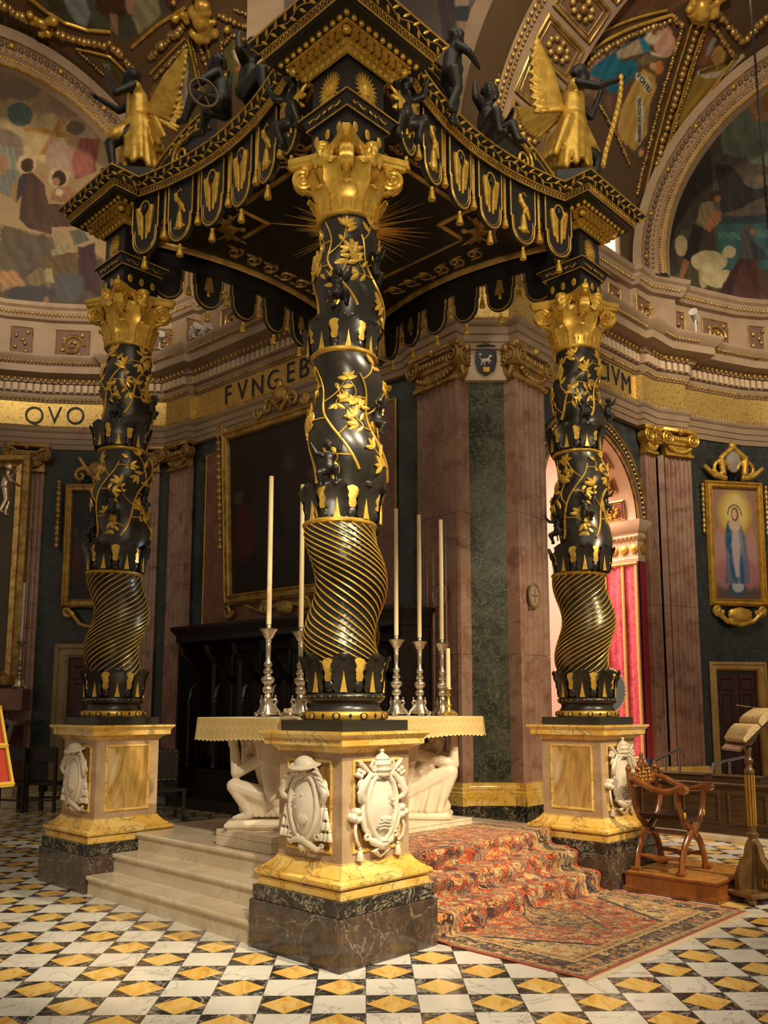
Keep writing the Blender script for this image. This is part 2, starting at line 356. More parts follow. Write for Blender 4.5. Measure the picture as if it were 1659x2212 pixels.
def make_coat(kind):
    """list of (name, MB) in face frame centred on the shield"""
    out=[]
    s=MB(); dome(s,.215,.40,.045,(0,-.01),.045)
    if kind=='tiara':
        for k in range(3): s.tube([(-.07+.02*abs(k-1),-.10-.022*k,.078-.004*k),(-.02,-.092-.022*k,.088-.004*k),(.03,-.104-.022*k,.086-.004*k),(.075-.015*k,-.095-.022*k,.076-.004*k)],.006,5)
        s.ball((-.012,-.075,.084),(.03,.022,.012),8,5); s.ball((.028,-.078,.084),(.028,.02,.012),8,5)
        s.ball((.035,.075,.082),(.022,.035,.012),8,5); s.ball((.055,.045,.08),(.03,.014,.010),8,5); s.tube([(.02,.03,.087),(.06,.012,.082),(.085,-.02,.07)],.006,5)
    else:
        s.ball((.03,-.075,.084),(.05,.035,.012),8,5); s.tube([(-.02,-.14,.07),(.0,-.06,.086),(.03,0,.09),(.045,.05,.085)],.008,5)
        for px,py in ((-.05,.06),(-.05,.085),(-.035,.0),(.02,.085)): s.ball((px,py,.083),.008,6,4)
    out.append(('shield',s))
    c=MB(); n=len(OUT)
    c.tube([(x*.250,y*.45-.01,.04+.012*abs(x)) for x,y in OUT],[.019+.006*abs(y) for x,y in OUT],8,closed=True)
    c.tube([(x*.29,y*.49-.01,.02) for x,y in OUT],[.022]*n,6,closed=True)
    for sx in (-1,1):
        spiral(c,(sx*.035,.215),.032,1.3,.013,sx,pi/2,z=.05)
        spiral(c,(sx*.165,.145),.038,1.2,.017,-sx,pi/2,z=.045)
        pts=[(sx*.05,.225,.05),(sx*.11,.215,.05),(sx*.15,.17,.055),(sx*.20,.10,.06),(sx*.185,.06,.05),(sx*.14,.04,.035)]
        c.tube(pts,[.014,.020,.026,.03,.026,.012],8,flat=.6)
        spiral(c,(sx*.125,-.185),.035,1.2,.014,sx,pi/2,z=.035)
        c.tube([(sx*.15,.02,.03),(sx*.165,-.06,.035),(sx*.14,-.14,.035),(sx*.10,-.19,.035)],[.012,.016,.015,.012],7)
    out.append(('cartouche_frame',c))
    if kind=='tiara':
        t=MB(); t.lathe([(0,.0),(.052,.0),(.062,.012),(.056,.03),(.066,.036),(.068,.048),(.060,.054),(.061,.075),(.068,.082),(.066,.092),(.056,.097),(.050,.112),(.056,.118),(.05,.128),(.035,.145),(.015,.156),(.012,.165),(.018,.172),(.012,.185),(0,.188)],14)
        t.tf(MX.Translation((0,.205,.045))@MX.Rotation(-pi/2,4,'X')@MX.Scale(.8,4,(0,1,0))); out.append(('tiara',t))
        for sx in (-1,1):
            k=MB(); k.tube([(sx*.02,.16,.03),(sx*.175,.30,.035)],.017,8); k.tube([(sx*.165,.285,.035),(sx*.19,.318,.035)],.011,6)
            for a,b in ((.155,.235),(.185,.25),(.20,.225),(.175,.215)): k.ball((sx*a,b,.035),.020,8,6)
            out.append(('crossed_key',k))
            h=MB(); 
            for a,b in ((-.195,-.02),(-.225,-.055),(-.19,-.07)): h.plate([(sx*-a+.029*cos(q*pi/6),b+.029*sin(q*pi/6)) for q in range(12)],.045,.01,inset=.2)
            h.tube([(sx*.2,-.09,.02),(sx*.215,-.15,.03),(sx*.20,-.21,.03),(sx*.17,-.245,.02)],.011,7); out.append(('key_handle',h))
            r=MB(); r.tube([(sx*.055,.23,.04),(sx*.10,.28,.05),(sx*.085,.32,.055),(sx*.06,.30,.05),(sx*.075,.24,.05)],[.015]*5,7,flat=.7); out.append(('ribbon',r))
            ts=tassel_mb(1.15); ts.tf(MX.Translation((sx*.165,-.285,.022))@MX.Rotation(-pi/2,4,'X')@MX.Rotation(pi,4,'Z')@MX.Identity(4)); 
            ts.v=[(x,y,z) for x,y,z in ts.v]; out.append(('tassel',ts))
        b=MB(); b.ball((0,-.245,.05),(.042,.045,.035),10,8)
        for sx in (-1,1): b.tube([(sx*.03,-.25,.04),(sx*.075,-.225,.045),(sx*.10,-.205,.035)],[.022,.028,.014],7); b.tube([(sx*.02,-.275,.035),(sx*.06,-.285,.035),(0,-.335,.03)],[.016,.022,.008],7)
        b.ball((.0,-.250,.085),(.010,.012,.010),6,5); b.ball((0,-.222,.075),(.03,.012,.016),8,5); out.append(('cherub_head',b))
    else:
        hmb=MB(); hmb.lathe([(.0,.062),(.03,.058),(.062,.04),(.075,.018),(.08,.012),(.125,.004),(.128,-.004),(.118,-.010),(.06,-.008),(0,-.008)],18)
        hmb.tf(MX.Translation((0,.285,.04))@MX.Rotation(-pi/2+.35,4,'X')@MX.Scale(.75,4,(0,1,0))); hmb.ball((0,.262,.04),(.07,.03,.03),10,6); out.append(('bishop_hat',hmb))
        for sx in (-1,1):
            k=MB(); pts=[]
            for i in range(17):
                t=i/16; pts.append((sx*(.09+.115*t+.018*sin(t*4*pi)),.265-.16*t+.02*sin(t*4*pi+1),.05+.014*cos(t*4*pi)))
            k.tube(pts,.011,6); pts=[(sx*(.09+.115*i/16-.018*sin(i/16*4*pi)),.265-.16*i/16-.02*sin(i/16*4*pi+1),.05-.014*cos(i/16*4*pi)) for i in range(17)]; k.tube(pts,.011,6); out.append(('cord',k))
            for row,n in enumerate((1,2,3)):
                for q in range(n):
                    ts=tassel_mb(.95); ts.tf(MX.Translation((sx*(.185+.026*(q-(n-1)/2)*1.35),-.02-.072*row,.03))@MX.Rotation(-pi/2,4,'X')@MX.Rotation(pi,4,'Z')); out.append(('tassel',ts))
        b=MB(); b.tube([(-.17,-.225,.03),(-.13,-.245,.04),(-.07,-.22,.055),(0,-.215,.06),(.07,-.245,.055),(.12,-.275,.04),(.155,-.255,.03)],[.012,.018,.022,.024,.022,.02,.012],8,flat=.6)
        spiral(b,(-.165,-.205),.022,1.1,.010,1,-pi/2,z=.03); spiral(b,(.16,-.25),.024,1.1,.010,-1,-pi/2,z=.03); b.ball((-.01,-.265,.035),(.045,.035,.03),9,6)
        for q in (-.03,0,.03): b.tube([(q,-.28,.03),(q*1.4,-.315,.03)],[.012,.004],6)
        out.append(('ribbon',b))
    return out
_pm={}
def ped_meshes():
    def add(n,mb,mat,s=35): _pm[n]=mb.mesh(n,mat,s)
    m=MB(); m.box(-.47,.47,-.47,.47,0,.326,.006); add('base_block',m,BRECCIA)
    m=MB(); m.box(-.455,.455,-.455,.455,.326,.425,.004); add('plinth',m,PORTORO)
    m=MB(); m.box(-.43,.43,-.43,.43,.425,.484,.003); add('base_course',m,GIALLO)
    m=MB(); m.prof(sq(.2),[(.22,.487),(.24,.494),(.25,.51),(.248,.528),(.236,.541),(.215,.546),(.214,.552),(.19,.566),(.162,.592),(.145,.615),(.138,.622),(.138,.632)]); add('ogee_base',m,GIALLO)
    m=MB(); m.box(-.328,.328,-.328,.328,.63,1.362); add('die',m,DIE)
    m=MB(); m.prof(sq(.2),[(.128,1.352),(.14,1.36),(.144,1.372),(.165,1.388),(.185,1.396),(.205,1.40),(.21,1.405),(.21,1.448),(.217,1.452),(.222,1.462),(.234,1.472),(.24,1.478),(.24,1.497)]); add('cornice',m,GIALLO)
    fr=MB(); fr.prof([(-.235,-.31),(.235,-.31),(.235,.31),(-.235,.31)],[(0,0),(0,.010),(-.008,.014),(-.018,.012),(-.024,.004),(-.024,0)],cap=False); add('panel_frame',fr,GIALLO)
    for n,mt in (('panel_dark',PANELM),('panel_onyx',ONYX)):
        p=MB(); p.box(-.212,.212,-.288,.288,-.01,.003); add(n,p,mt)
    for k in ('tiara','hat'):
        _pm[k]=[(n,mb.mesh(n,WHITEM,50)) for n,mb in make_coat(k)]
ped_meshes()
def pedestal(key,label,faces):
    t=thing('pedestal',label,'pedestal',CORN[key],PA,'four marble pedestals under the columns')
    for n in ('base_block','plinth','base_course','ogee_base','die','cornice'): inst(n,_pm[n],t)
    for f,k in faces.items():
        m=face_m(f,.328,1.0)
        inst('panel',_pm['panel_onyx' if k=='onyx' else 'panel_dark'],t,m); inst('panel_frame',_pm['panel_frame'],t,m)
        if k in ('tiara','hat'):
            e=inst('coat_of_arms',None,t,face_m(f,.330,.985)); e.empty_display_size=.05
            e['label']='white marble arms with papal tiara and crossed keys' if k=='tiara' else 'white marble arms with tasselled bishop hat'
            for n,me in _pm[k]: inst(n,me,e,MX.Diagonal((1.12,1.0,1.1,1)))
    return t
pedestal('F','nearest marble pedestal with two white carved coats of arms, standing on a dark veined block',{'-u':'hat','-v':'tiara','+u':'none','+v':'none'})
pedestal('L','left marble pedestal with bishop hat arms and a golden onyx panel beside bare steps',{'-u':'hat','-v':'onyx','+u':'none','+v':'tiara'})
pedestal('R','right marble pedestal behind the folding armchair, at the top right of the rug',{'-u':'onyx','-v':'tiara','+u':'hat','+v':'none'})
pedestal('B','farthest marble pedestal hidden behind the altar and the nearest column',{'-u':'none','-v':'none','+u':'hat','+v':'tiara'})
# ================================================================ FIGURES (continuous remeshed bodies)
def remeshed(name,mb,mat,vox,smooth=2):
    me=mb.mesh(name,mat,0); o=bpy.data.objects.new(name,me); COL.objects.link(o)
    r=o.modifiers.new('r','REMESH'); r.mode='VOXEL'; r.voxel_size=vox; r.use_smooth_shade=True
    if smooth: q=o.modifiers.new('s','SMOOTH'); q.factor=.5; q.iterations=smooth
    dg=bpy.context.evaluated_depsgraph_get(); dg.update()
    out=bpy.data.meshes.new_from_object(o.evaluated_get(dg)); out.name=name
    bpy.data.objects.remove(o); bpy.data.meshes.remove(me)
    out.materials.clear(); out.materials.append(mat); out.shade_smooth(); return out
def head_mb(mb,c,r,yaw=0,pitch=0,hair=.35,face=True):
    """head centred c, facing +X rotated by yaw, nodding by pitch"""
    m=MX.Translation(c)@MX.Rotation(yaw,4,'Z')@MX.Rotation(pitch,4,'Y')
    def b(p,q): 
        i=len(mb.v); mb.ball((0,0,0),tuple(k*r for k in q),10,8); mb.tf(m@MX.Translation([k*r for k in p]),i)
    b((0,0,.1),(.92,.78,.95)); b((.22,0,-.45),(.62,.55,.55))
    if face:
        b((.93,0,-.12),(.17,.13,.24)); b((.80,0,.12),(.16,.30,.10)); b((.80,0,-.50),(.16,.26,.07)); b((.74,0,-.78),(.18,.22,.16))
        for s in (-1,1): b((.66,s*.38,-.18),(.25,.24,.22)); b((0,s*.80,-.1),(.16,.10,.26)); b((.79,s*.30,.0),(.08,.12,.07))
    if hair:
        rr=random.Random(3)
        for k in range(34):
            a=rr.uniform(-2.3,2.3)+pi; t=rr.uniform(-.2,1.3); b((.95*cos(a)*cos(t)-.05,.82*sin(a)*cos(t),.15+.95*sin(t)),(.26,.26,.22))
def hand_mb(mb,w,d,n,s,curl=.6):
    """palm from wrist w along d, palm normal n; five separate fingers"""
    d=V3(d).normalized(); n=V3(n).normalized(); t=d.cross(n).normalized(); w=V3(w)
    mb.cap2(w,w+d*s*.45,.20*s,.24*s,8)
    for k,L in enumerate((.42,.5,.46,.36)):
        b=w+d*s*.5+t*s*(k-1.5)*.15; m=b+d*L*s*.5+n*curl*s*.06; e=m+(d*(1-curl)+n*curl).normalized()*L*s*.5
        mb.cap2(b,m,.075*s,.068*s,6); mb.cap2(m,e,.068*s,.055*s,6)
    b=w+d*s*.15-t*s*.22; m=b-t*s*.15+d*s*.16+n*s*.05; mb.cap2(b,m,.085*s,.075*s,6); mb.cap2(m,m+d*s*.18+n*s*.08,.075*s,.06*s,6)
def putto_mesh(name,mat,pose,vox=.013,hair=1):
    """chubby child; pose gives joints in metres, facing +X, pelvis at origin"""
    mb=MB(); P={'neck':(.03,0,.23),'head':(.055,0,.33),'ch':(.02,0,.15)}; P.update(pose)
    g=lambda k:P[k]
    mb.cap2((0,0,0),g('ch'),.085,.082,12); mb.ball((.045,0,.04),(.07,.075,.08),10,8)
    mb.cap2(g('ch'),g('neck'),.075,.04,10); mb.cap2(g('neck'),g('head'),.04,.045,8)
    head_mb(mb,g('head'),.078,P.get('yaw',0),P.get('pitch',0),hair)
    for s,q in ((1,'L'),(-1,'R')):
        sh=V3(g('ch'))+V3((0,s*.085,.045)); hp=V3((0,s*.055,-.03))
        mb.cap2(sh,g('el'+q),.042,.034); mb.cap2(g('el'+q),g('ha'+q),.034,.024)
        dd=V3(g('ha'+q))-V3(g('el'+q)); hand_mb(mb,g('ha'+q),dd,V3((0,-s,.2)),.085)
        mb.cap2(hp,g('kn'+q),.066,.046); mb.cap2(g('kn'+q),g('ft'+q),.046,.030); f=V3(g('ft'+q)); fd=V3(P.get('toe',(1,0,-.25))); mb.cap2(f,f+fd.normalized()*.06,.03,.022)
    return remeshed(name,mb,mat,vox)
PUT_SIT=putto_mesh('putto_body',BLACKM,dict(elL=(.10,.15,.10),haL=(.19,.09,.12),elR=(.04,-.19,.20),haR=(.02,-.17,.32),knL=(.20,.09,.03),ftL=(.26,.09,-.15),knR=(.18,-.10,.05),ftR=(.20,-.09,-.14),yaw=.2,pitch=.15))
PUT_CLIMB=putto_mesh('climbing_putto',BLACKM,dict(elL=(.10,.16,.24),haL=(.12,.19,.36),elR=(.10,-.16,.20),haR=(.13,-.21,.29),knL=(.15,.12,-.02),ftL=(.06,.12,-.17),knR=(.12,-.12,-.08),ftR=(.04,-.10,-.24),yaw=.5,pitch=-.2),.016)
# ================================================================ TWISTED COLUMNS
_NZ=([1.78,2.18,2.57,2.97,3.38,3.77,4.06,4.40,4.69,5.0,5.25,5.45],[-1,-.5,0,.5,1,1.5,2,2.5,3,3.5,4,4.3])
def ctr(z,h):
    n=np.interp(z,*_NZ); a=np.interp(z,[1.8,2.1,3.0,4.3,5.2,5.4],[0,.044,.046,.038,.03,0]); t=h*2*pi*n-PA
    return a*cos(t),a*sin(t)
def rsh(z): return float(np.interp(z,[1.76,2.0,2.5,2.98,3.02,3.3,3.6,3.9,4.27,4.32,4.6,5.0,5.41],[.25,.258,.264,.262,.252,.262,.266,.258,.240,.236,.250,.235,.212]))
def leafplate(mb,spine,wd,th=.008,lobes=0,ridge=.006,n=4):
    """solid leaf: spine [(r,z)] in XZ, half widths, lens cross-section"""
    K=len(spine); rows=[]
    for i,(r,z) in enumerate(spine):
        a=spine[max(0,i-1)]; b=spine[min(K-1,i+1)]; tx,tz=b[0]-a[0],b[1]-a[1]; L=math.hypot(tx,tz)+1e-9; nx,nz=tz/L,-tx/L
        row=[]
        for j in range(-n//2,n//2+1):
            s=j/(n/2); y=wd[i]*s; o=ridge*(1-abs(s))+(.25*wd[i]*abs(s)**2 if lobes else 0)
            row.append((r+nx*o,y,z+nz*o))
        for j in range(n//2,-n//2-1,-1):
            s=j/(n/2); o=-th*(1-.6*abs(s))+(.25*wd[i]*abs(s)**2 if lobes else 0); row.append((r+nx*o,wd[i]*s*.98,z+nz*o))
        rows.append(row)
    k=len(rows[0]); v=[q for r in rows for q in r]; f=[]
    for i in range(K-1):
        for j in range(k): f.append((i*k+j,i*k+(j+1)%k,(i+1)*k+(j+1)%k,(i+1)*k+j))
    f.append(tuple(range(k))[::-1]); f.append(tuple((K-1)*k+j for j in range(k))); mb.add(v,f)
def acanthus(mb,h,w,out,curl=1,th=.009):
    sp=[(0,0),(.006,.14*h),(.010,.28*h),(.014,.42*h),(.02,.56*h),(.03+out*.1,.70*h),(out*.35+.03,.84*h),(out*.65+.03,.95*h),(out*.92+.03,1.0*h),(out+.03,.95*h),(out*.95+.028,.88*h)]
    wd=[w*.62,w*.86,w*.74,w*.97,w*.82,w*1.0,w*.84,w*.86,w*.66,w*.5,w*.22]
    leafplate(mb,sp,wd,th,1,.010)
_cm={}
def col_meshes():
    def add(n,mb,mat,s=40): _cm[n]=mb.mesh(n,mat,s)
    m=MB(); m.box(-.325,.325,-.325,.325,1.4975,1.571,.003); add('column_plinth',m,SLAB)
    m=MB(); m.lathe([(.27,1.571),(.302,1.574),(.312,1.588),(.314,1.602),(.312,1.617),(.300,1.631),(.27,1.633)],40); add('gilded_torus',m,GOLD)
    m=MB(); m.lathe([(.28,1.632),(.264,1.650),(.253,1.672),(.256,1.694),(.274,1.706),(.288,1.720),(.292,1.736),(.286,1.752),(.265,1.765),(.24,1.768)],40); add('black_scotia',m,BLACK)
    m=MB(); m.plate([(.030*cos(a*pi/6),.024*sin(a*pi/6)) for a in range(12)],.004); add('oval',m,BLACKM)
    m=MB(); m.plate([(.017*cos(a*pi/6),.019*sin(a*pi/6)) for a in range(12)],.006,.006); add('boss',m,GOLDB)
    m=MB(); m.plate([(.014,0),(0,.02),(-.014,0),(0,-.02)],.004); add('lozenge',m,BLACKM)
    m=MB(); m.ball((0,0,0),.006,6,4); add('stud',m,GOLDB)
    m=MB(); m.lathe([(.25,-.005),(.254,.04),(.256,.10),(.260,.16),(.262,.20),(.24,.215)],32,cap=False); add('calyx_bell',m,BLACK)
    m=MB(); acanthus(m,.262,.094,.045); add('black_leaf',m,BLACK,60)
    m=MB(); m.plate([(1.2*x,y) for x,y in [(.016,.075),(.026,.10),(.022,.135),(.034,.165),(.040,.20),(.030,.225),(.0,.238),(-.030,.225),(-.038,.20),(-.030,.165),(-.020,.135),(-.024,.10),(-.016,.075)]],.022,.006); add('gilt_tongue',m,GOLDB)
    m=MB(); m.plate([(.026,0),(.016,.05),(.006,.11),(0,.150),(-.006,.11),(-.016,.05),(-.026,0)],.010,.005); add('gilt_spike',m,GOLDB)
    m=MB(); m.ball((0,0,.045),(.022,.042,.05),8,6); add('cup_leaf',m,BLACK,60)
    m=MB(); m.lathe([(.24,-.012),(.268,-.012),(.282,-.002),(.284,.008),(.274,.018),(.24,.02)],40); add('gilt_ring',m,GOLD)
    l=MB(); L=.085; o=[(0,0),(.10,.15),(.17,.38),(.16,.6),(.09,.85),(0,1),(-.09,.85),(-.16,.6),(-.17,.38),(-.10,.15)]
    n=len(o); v=[(x*L*1.15,y*L,0) for x,y in o]+[(x*L*1.15*.9,y*L,.006+.004*sin(y*3)) for x,y in o]+[(0,y*L,.013) for y in (.05,.35,.65,.95)]
    f=[tuple(range(n))[::-1]]+[(i,(i+1)%n,n+(i+1)%n,n+i) for i in range(n)]
    c=[2*n,2*n+1,2*n+2,2*n+3]
    f+=[(n,n+1,c[0]),(n+1,n+2,c[1],c[0]),(n+2,n+3,c[2],c[1]),(n+3,n+4,c[3],c[2]),(n+4,n+5,c[3]),(n+5,n+6,c[3]),(n+6,n+7,c[2],c[3]),(n+7,n+8,c[1],c[2]),(n+8,n+9,c[0],c[1]),(n+9,n,c[0])]
    l.add(v,f); add('vine_leaf',l,GOLDB,25)
    # capital pieces
    m=MB(); m.lathe([(.20,5.385),(.236,5.388),(.246,5.40),(.240,5.414),(.222,5.42),(.218,5.46),(.216,5.6),(.224,5.72),(.245,5.80),(.262,5.83),(.255,5.85),(.2,5.86)],32); add('capital_bell',m,GOLDB)
    m=MB(); acanthus(m,.20,.080,.065,th=.012); add('lower_acanthus',m,GOLDB,60)
    m=MB(); acanthus(m,.37,.084,.105,th=.012); add('upper_acanthus',m,GOLDB,60)
    m=MB()
    for s in (-1,1):
        i=len(m.v); spiral(m,(0,0),.092,2.6,.018,1,pi/2,.05,z=0,n=6,rise=.0); m.tf(MX.Translation((.35,-s*.040,5.785))@MX.Rotation(pi/2,4,'X'),i)
    i=len(m.v); m.lathe([(0,-.034),(.088,-.034),(.088,.034),(0,.034)],20); m.tf(MX.Translation((.35,0,5.785))@MX.Rotation(pi/2,4,'X'),i)
    m.tube([(.17,0,5.80),(.22,0,5.865),(.29,0,5.885),(.345,0,5.872)],[.03,.034,.034,.02],8,flat=.6)
    m.tube([(.22,0,5.62),(.27,0,5.68),(.33,0,5.70),(.40,0,5.73),(.432,0,5.79)],[.03,.032,.03,.026,.014],8,flat=.7); add('corner_volute',m,GOLDB,50)
    pol=[]
    for k in range(4):
        a=k*pi/2; ca,sa=cos(a),sin(a)
        for x,y in [(.350,-.315)]+[(.245+.075*(t/4)**2, .30*t/5) for t in range(-4,5)]+[(.350,.315)]:
            pol.append((ca*x-sa*y,sa*x+ca*y))
    m=MB(); pr=[(-.03,5.872),(-.012,5.880),(-.010,5.902),(0,5.914),(.004,5.938),(.004,5.955),(-.03,5.957)]; m.prof(pol,pr); add('abacus',m,GOLDB,30)
    m=MB(); head_mb(m,(0,0,.02),.058,0,.15,1)
    for s in (-1,1):
        for q in range(4): m.cap2((-.02,s*.05,-.02),(-.005,s*(.14-.016*q),.02-.032*q),.018,.012,6)
    m.lathe([(0,.085),(.05,.078),(.066,.06),(.062,.052),(.02,.055)],12); m.ball((.0,0,-.06),(.03,.06,.05),8,6)
    _cm['cherub_head']=remeshed('cherub_head',m,GOLDB,.010,1)
col_meshes()
def add_calyx(t,z,h,s,off=0):
    cx,cy=ctr(z+.1,h) if z>1.9 else (0,0)
    e=inst('leaf_collar',None,t,MX.Translation((cx,cy,z))@MX.Diagonal((s,s,s*1.02,1)))
    inst('collar_bell',_cm['calyx_bell'],e,MX.Identity(4))
    for k in range(8):
        a=off+k*pi/4; rot=MX.Rotation(a+pi/8,4,'Z'); inst('black_leaf',_cm['black_leaf'],e,rot@MX.Translation((.258,0,0)))
        inst('gilt_spike',_cm['gilt_spike'],e,rot@MX.Translation((.279,0,0))@MX.Rotation(pi/2,4,'Z')@MX.Rotation(pi/2,4,'X'))
        r2=MX.Rotation(a,4,'Z'); inst('gilt_tongue',_cm['gilt_tongue'],e,r2@MX.Translation((.268,0,0))@MX.Rotation(pi/2,4,'Z')@MX.Rotation(pi/2,4,'X'))
        inst('cup_leaf',_cm['cup_leaf'],e,r2@MX.Translation((.268,0,0)))
def sp(a,z,h,o=0):
    cx,cy=ctr(z,h); r=rsh(z)+o; return np.array([cx+r*cos(a),cy+r*sin(a),z])
def vine(t,h,z0,z1,a0,seed,plain=None):
    rr=random.Random(seed); e=inst('gilded_vine',None,t,MX.Identity(4)); mb=MB(); leaves=[]
    def stem(a,z,da,dz,n,th,lv,wob):
        pts=[];ang=[]
        for i in range(n+1):
            q=i/n; aa=a+da*q+wob*sin(q*pi*1.5); zz=z+dz*q
            if not(z0<=zz<=z1): break
            pts.append(sp(aa,zz,h,.006)); ang.append((aa,zz))
        if len(pts)<3: return []
        mb.tube(pts,[th*(1-.55*i/len(pts)) for i in range(len(pts))],5)
        if lv:
            aa,zz=ang[-1]; ap,zp=ang[-2]; r=rsh(zz); base=math.atan2(zz-zp,(aa-ap)*r)
            for d in (-.75,0,.75): leaves.append((aa,zz,base+d+rr.uniform(-.2,.2)))
            k=len(ang)//2; ak,zk=ang[k]; leaves.append((ak,zk,base+rr.choice((-1,1))*rr.uniform(.8,1.2)))
        return ang
    # h=-1: stems rise to the left when seen from outside, i.e. angle falls with height
    for k in range(4):
        a=a0+k*pi/2+rr.uniform(-.25,.25); zs=z0+rr.uniform(0,.10)
        ang=stem(a,zs,h*rr.uniform(1.15,1.6),(z1-z0)*rr.uniform(.7,.95),18,.0125,False,rr.uniform(-.15,.15))
        for j,i in enumerate(range(2,len(ang),3)):
            aa,zz=ang[i]; sgn=1 if j%2 else -1
            sub=stem(aa,zz,sgn*rr.uniform(.45,.75),rr.uniform(.10,.22)*(1 if sgn*h<0 else -.3)+.05,8,.007,True,.08*sgn)
            if len(sub)>5:
                a2,z2=sub[4]; stem(a2,z2,sgn*rr.uniform(.05,.3),rr.uniform(.07,.14)*rr.choice((1,1,-1)),5,.0055,True,.05)
    inst('vine_stem',mb.mesh('vine_stem',GOLDB,60),e,MX.Identity(4))
    for aa,zz,d in leaves:
        if not(z0-.02<zz<z1-.02): continue
        p=sp(aa,zz,h,.005); nrm=V3((cos(aa),sin(aa),0)); tx=V3((-sin(aa),cos(aa),0)); dy=tx*cos(d)+V3((0,0,1))*sin(d)
        x=dy.cross(nrm); s=rr.uniform(.95,1.25)
        m=MX(((x[0],dy[0],nrm[0],p[0]),(x[1],dy[1],nrm[1],p[1]),(x[2],dy[2],nrm[2],p[2]),(0,0,0,1)))@MX.Rotation(-.12,4,'X')@MX.Scale(s,4)
        inst('vine_leaf',_cm['vine_leaf'],e,m)
def build_column(key,h,label):
    t=thing('twisted_column',label,'column',CORN[key],PA,'four black and gold twisted columns')
    for n in ('column_plinth','black_scotia'): inst(n,_cm[n],t)
    b=inst('gilded_torus',_cm['gilded_torus'],t)
    for k in range(20):
        m=MX.Rotation(k*pi/10,4,'Z')@MX.Translation((.312,0,1.602))@MX.Rotation(pi/2,4,'Z')@MX.Rotation(pi/2,4,'X')
        if k%2==0: inst('black_oval',_cm['oval'],b,m); inst('gilt_boss',_cm['boss'],b,m)
        else: inst('black_lozenge',_cm['lozenge'],b,m)
    sc=MB()
    for k in range(28): sc.ball((.291*cos(k*pi/14),.291*sin(k*pi/14),1.738),.0055,6,4)
    tag(obj('gilt_studs',sc,GOLDB,t),kind='stuff')
    add_calyx(t,1.766,h,1.0,pi/8 if key=='F' else 0)
    NF=20; tw=lambda z: h*2*pi*1.12*(z-1.9)/1.09
    fs=MB()
    def fn(u,v):
        z=1.88+v*1.115; a=2*pi*u; r=rsh(z)-.012*(.5-.5*cos(NF*(a-tw(z))+0))*min(1,(2.985-z)/.03+.15 if z>2.95 else 1); cx,cy=ctr(z,h); return (cx+r*cos(a),cy+r*sin(a),z)
    fs.grid(fn,160,54,True); obj('fluted_shaft',fs,BLACK,t,smooth=60)
    for k in range(NF):
        f=MB(); pts=[]
        for i in range(45):
            z=1.9+1.085*i/44; a=tw(z)+2*pi*k/NF; r=rsh(z)+.003; cx,cy=ctr(z,h); pts.append((cx+r*cos(a),cy+r*sin(a),z))
        f.tube(pts,.0064,5,flat=.9); obj('gilt_fillet',f,GOLDB,t,smooth=60)
    for z,s in ((3.0,.99),(4.285,.915)):
        cx,cy=ctr(z,h); inst('gilt_ring',_cm['gilt_ring'],t,MX.Translation((cx,cy,z))@MX.Diagonal((s,s,1.25,1)))
    add_calyx(t,3.022,h,1.0,.25); add_calyx(t,4.306,h,.93,.6)
    for z0,z1,n in ((3.02,4.285,'lower_shaft'),(4.29,5.41,'upper_shaft')):
        s=MB(); s.grid(lambda u,v:tuple(sp(2*pi*u,z0+(z1-z0)*v,h)),56,34,True); obj(n,s,BLACK,t,smooth=60)
    vine(t,h,3.30,4.24,-2.2,5 if h<0 else 11); vine(t,h,4.55,5.36,-2.0,8 if h<0 else 14)
    for a,z,s in (((-2.16,3.38,.60),(-.32,3.80,.5),(-1.93,4.72,.56),(-.3,4.98,.48)) if h<0 else ((-1.6,3.62,.52),(-2.9,3.47,.58),(-.2,3.75,.45),(-1.75,4.64,.42),(-.3,4.72,.45))):
        a=a-PA; p=sp(a,z,h,.022); inst('climbing_putto',PUT_CLIMB,t,MX.Translation(p)@MX.Rotation(a+.5,4,'Z')@MX.Scale(s*.88,4))
    c=inst('gilded_capital',None,t,MX.Identity(4)); inst('capital_bell',_cm['capital_bell'],c,MX.Identity(4)); inst('abacus',_cm['abacus'],c,MX.Identity(4))
    for k in range(8):
        inst('acanthus_leaf',_cm['lower_acanthus'],c,MX.Rotation(k*pi/4,4,'Z')@MX.Translation((.216,0,5.415)))
        inst('acanthus_leaf',_cm['upper_acanthus'],c,MX.Rotation(k*pi/4+pi/8,4,'Z')@MX.Translation((.213,0,5.42)))
    for k in range(4):
        inst('corner_volute',_cm['corner_volute'],c,MX.Rotation(k*pi/2+pi/4,4,'Z')); inst('cherub_head',_cm['cherub_head'],c,MX.Rotation(k*pi/2,4,'Z')@MX.Translation((.27,0,5.90)))
    return t
cF=build_column('F',-1,'nearest twisted column, its gilt spiral fluting falling to the right')
cL=build_column('L',1,'left twisted black and gold column on the pedestal beside the bare steps')
index_kids()
cB=dup(cF); cB.location=CORN['B']; tag(cB,'farthest twisted column hidden behind the nearest column and the altar candles')
cR=dup(cL); cR.location=CORN['R']; tag(cR,'right twisted black and gold column in front of the crimson damask')
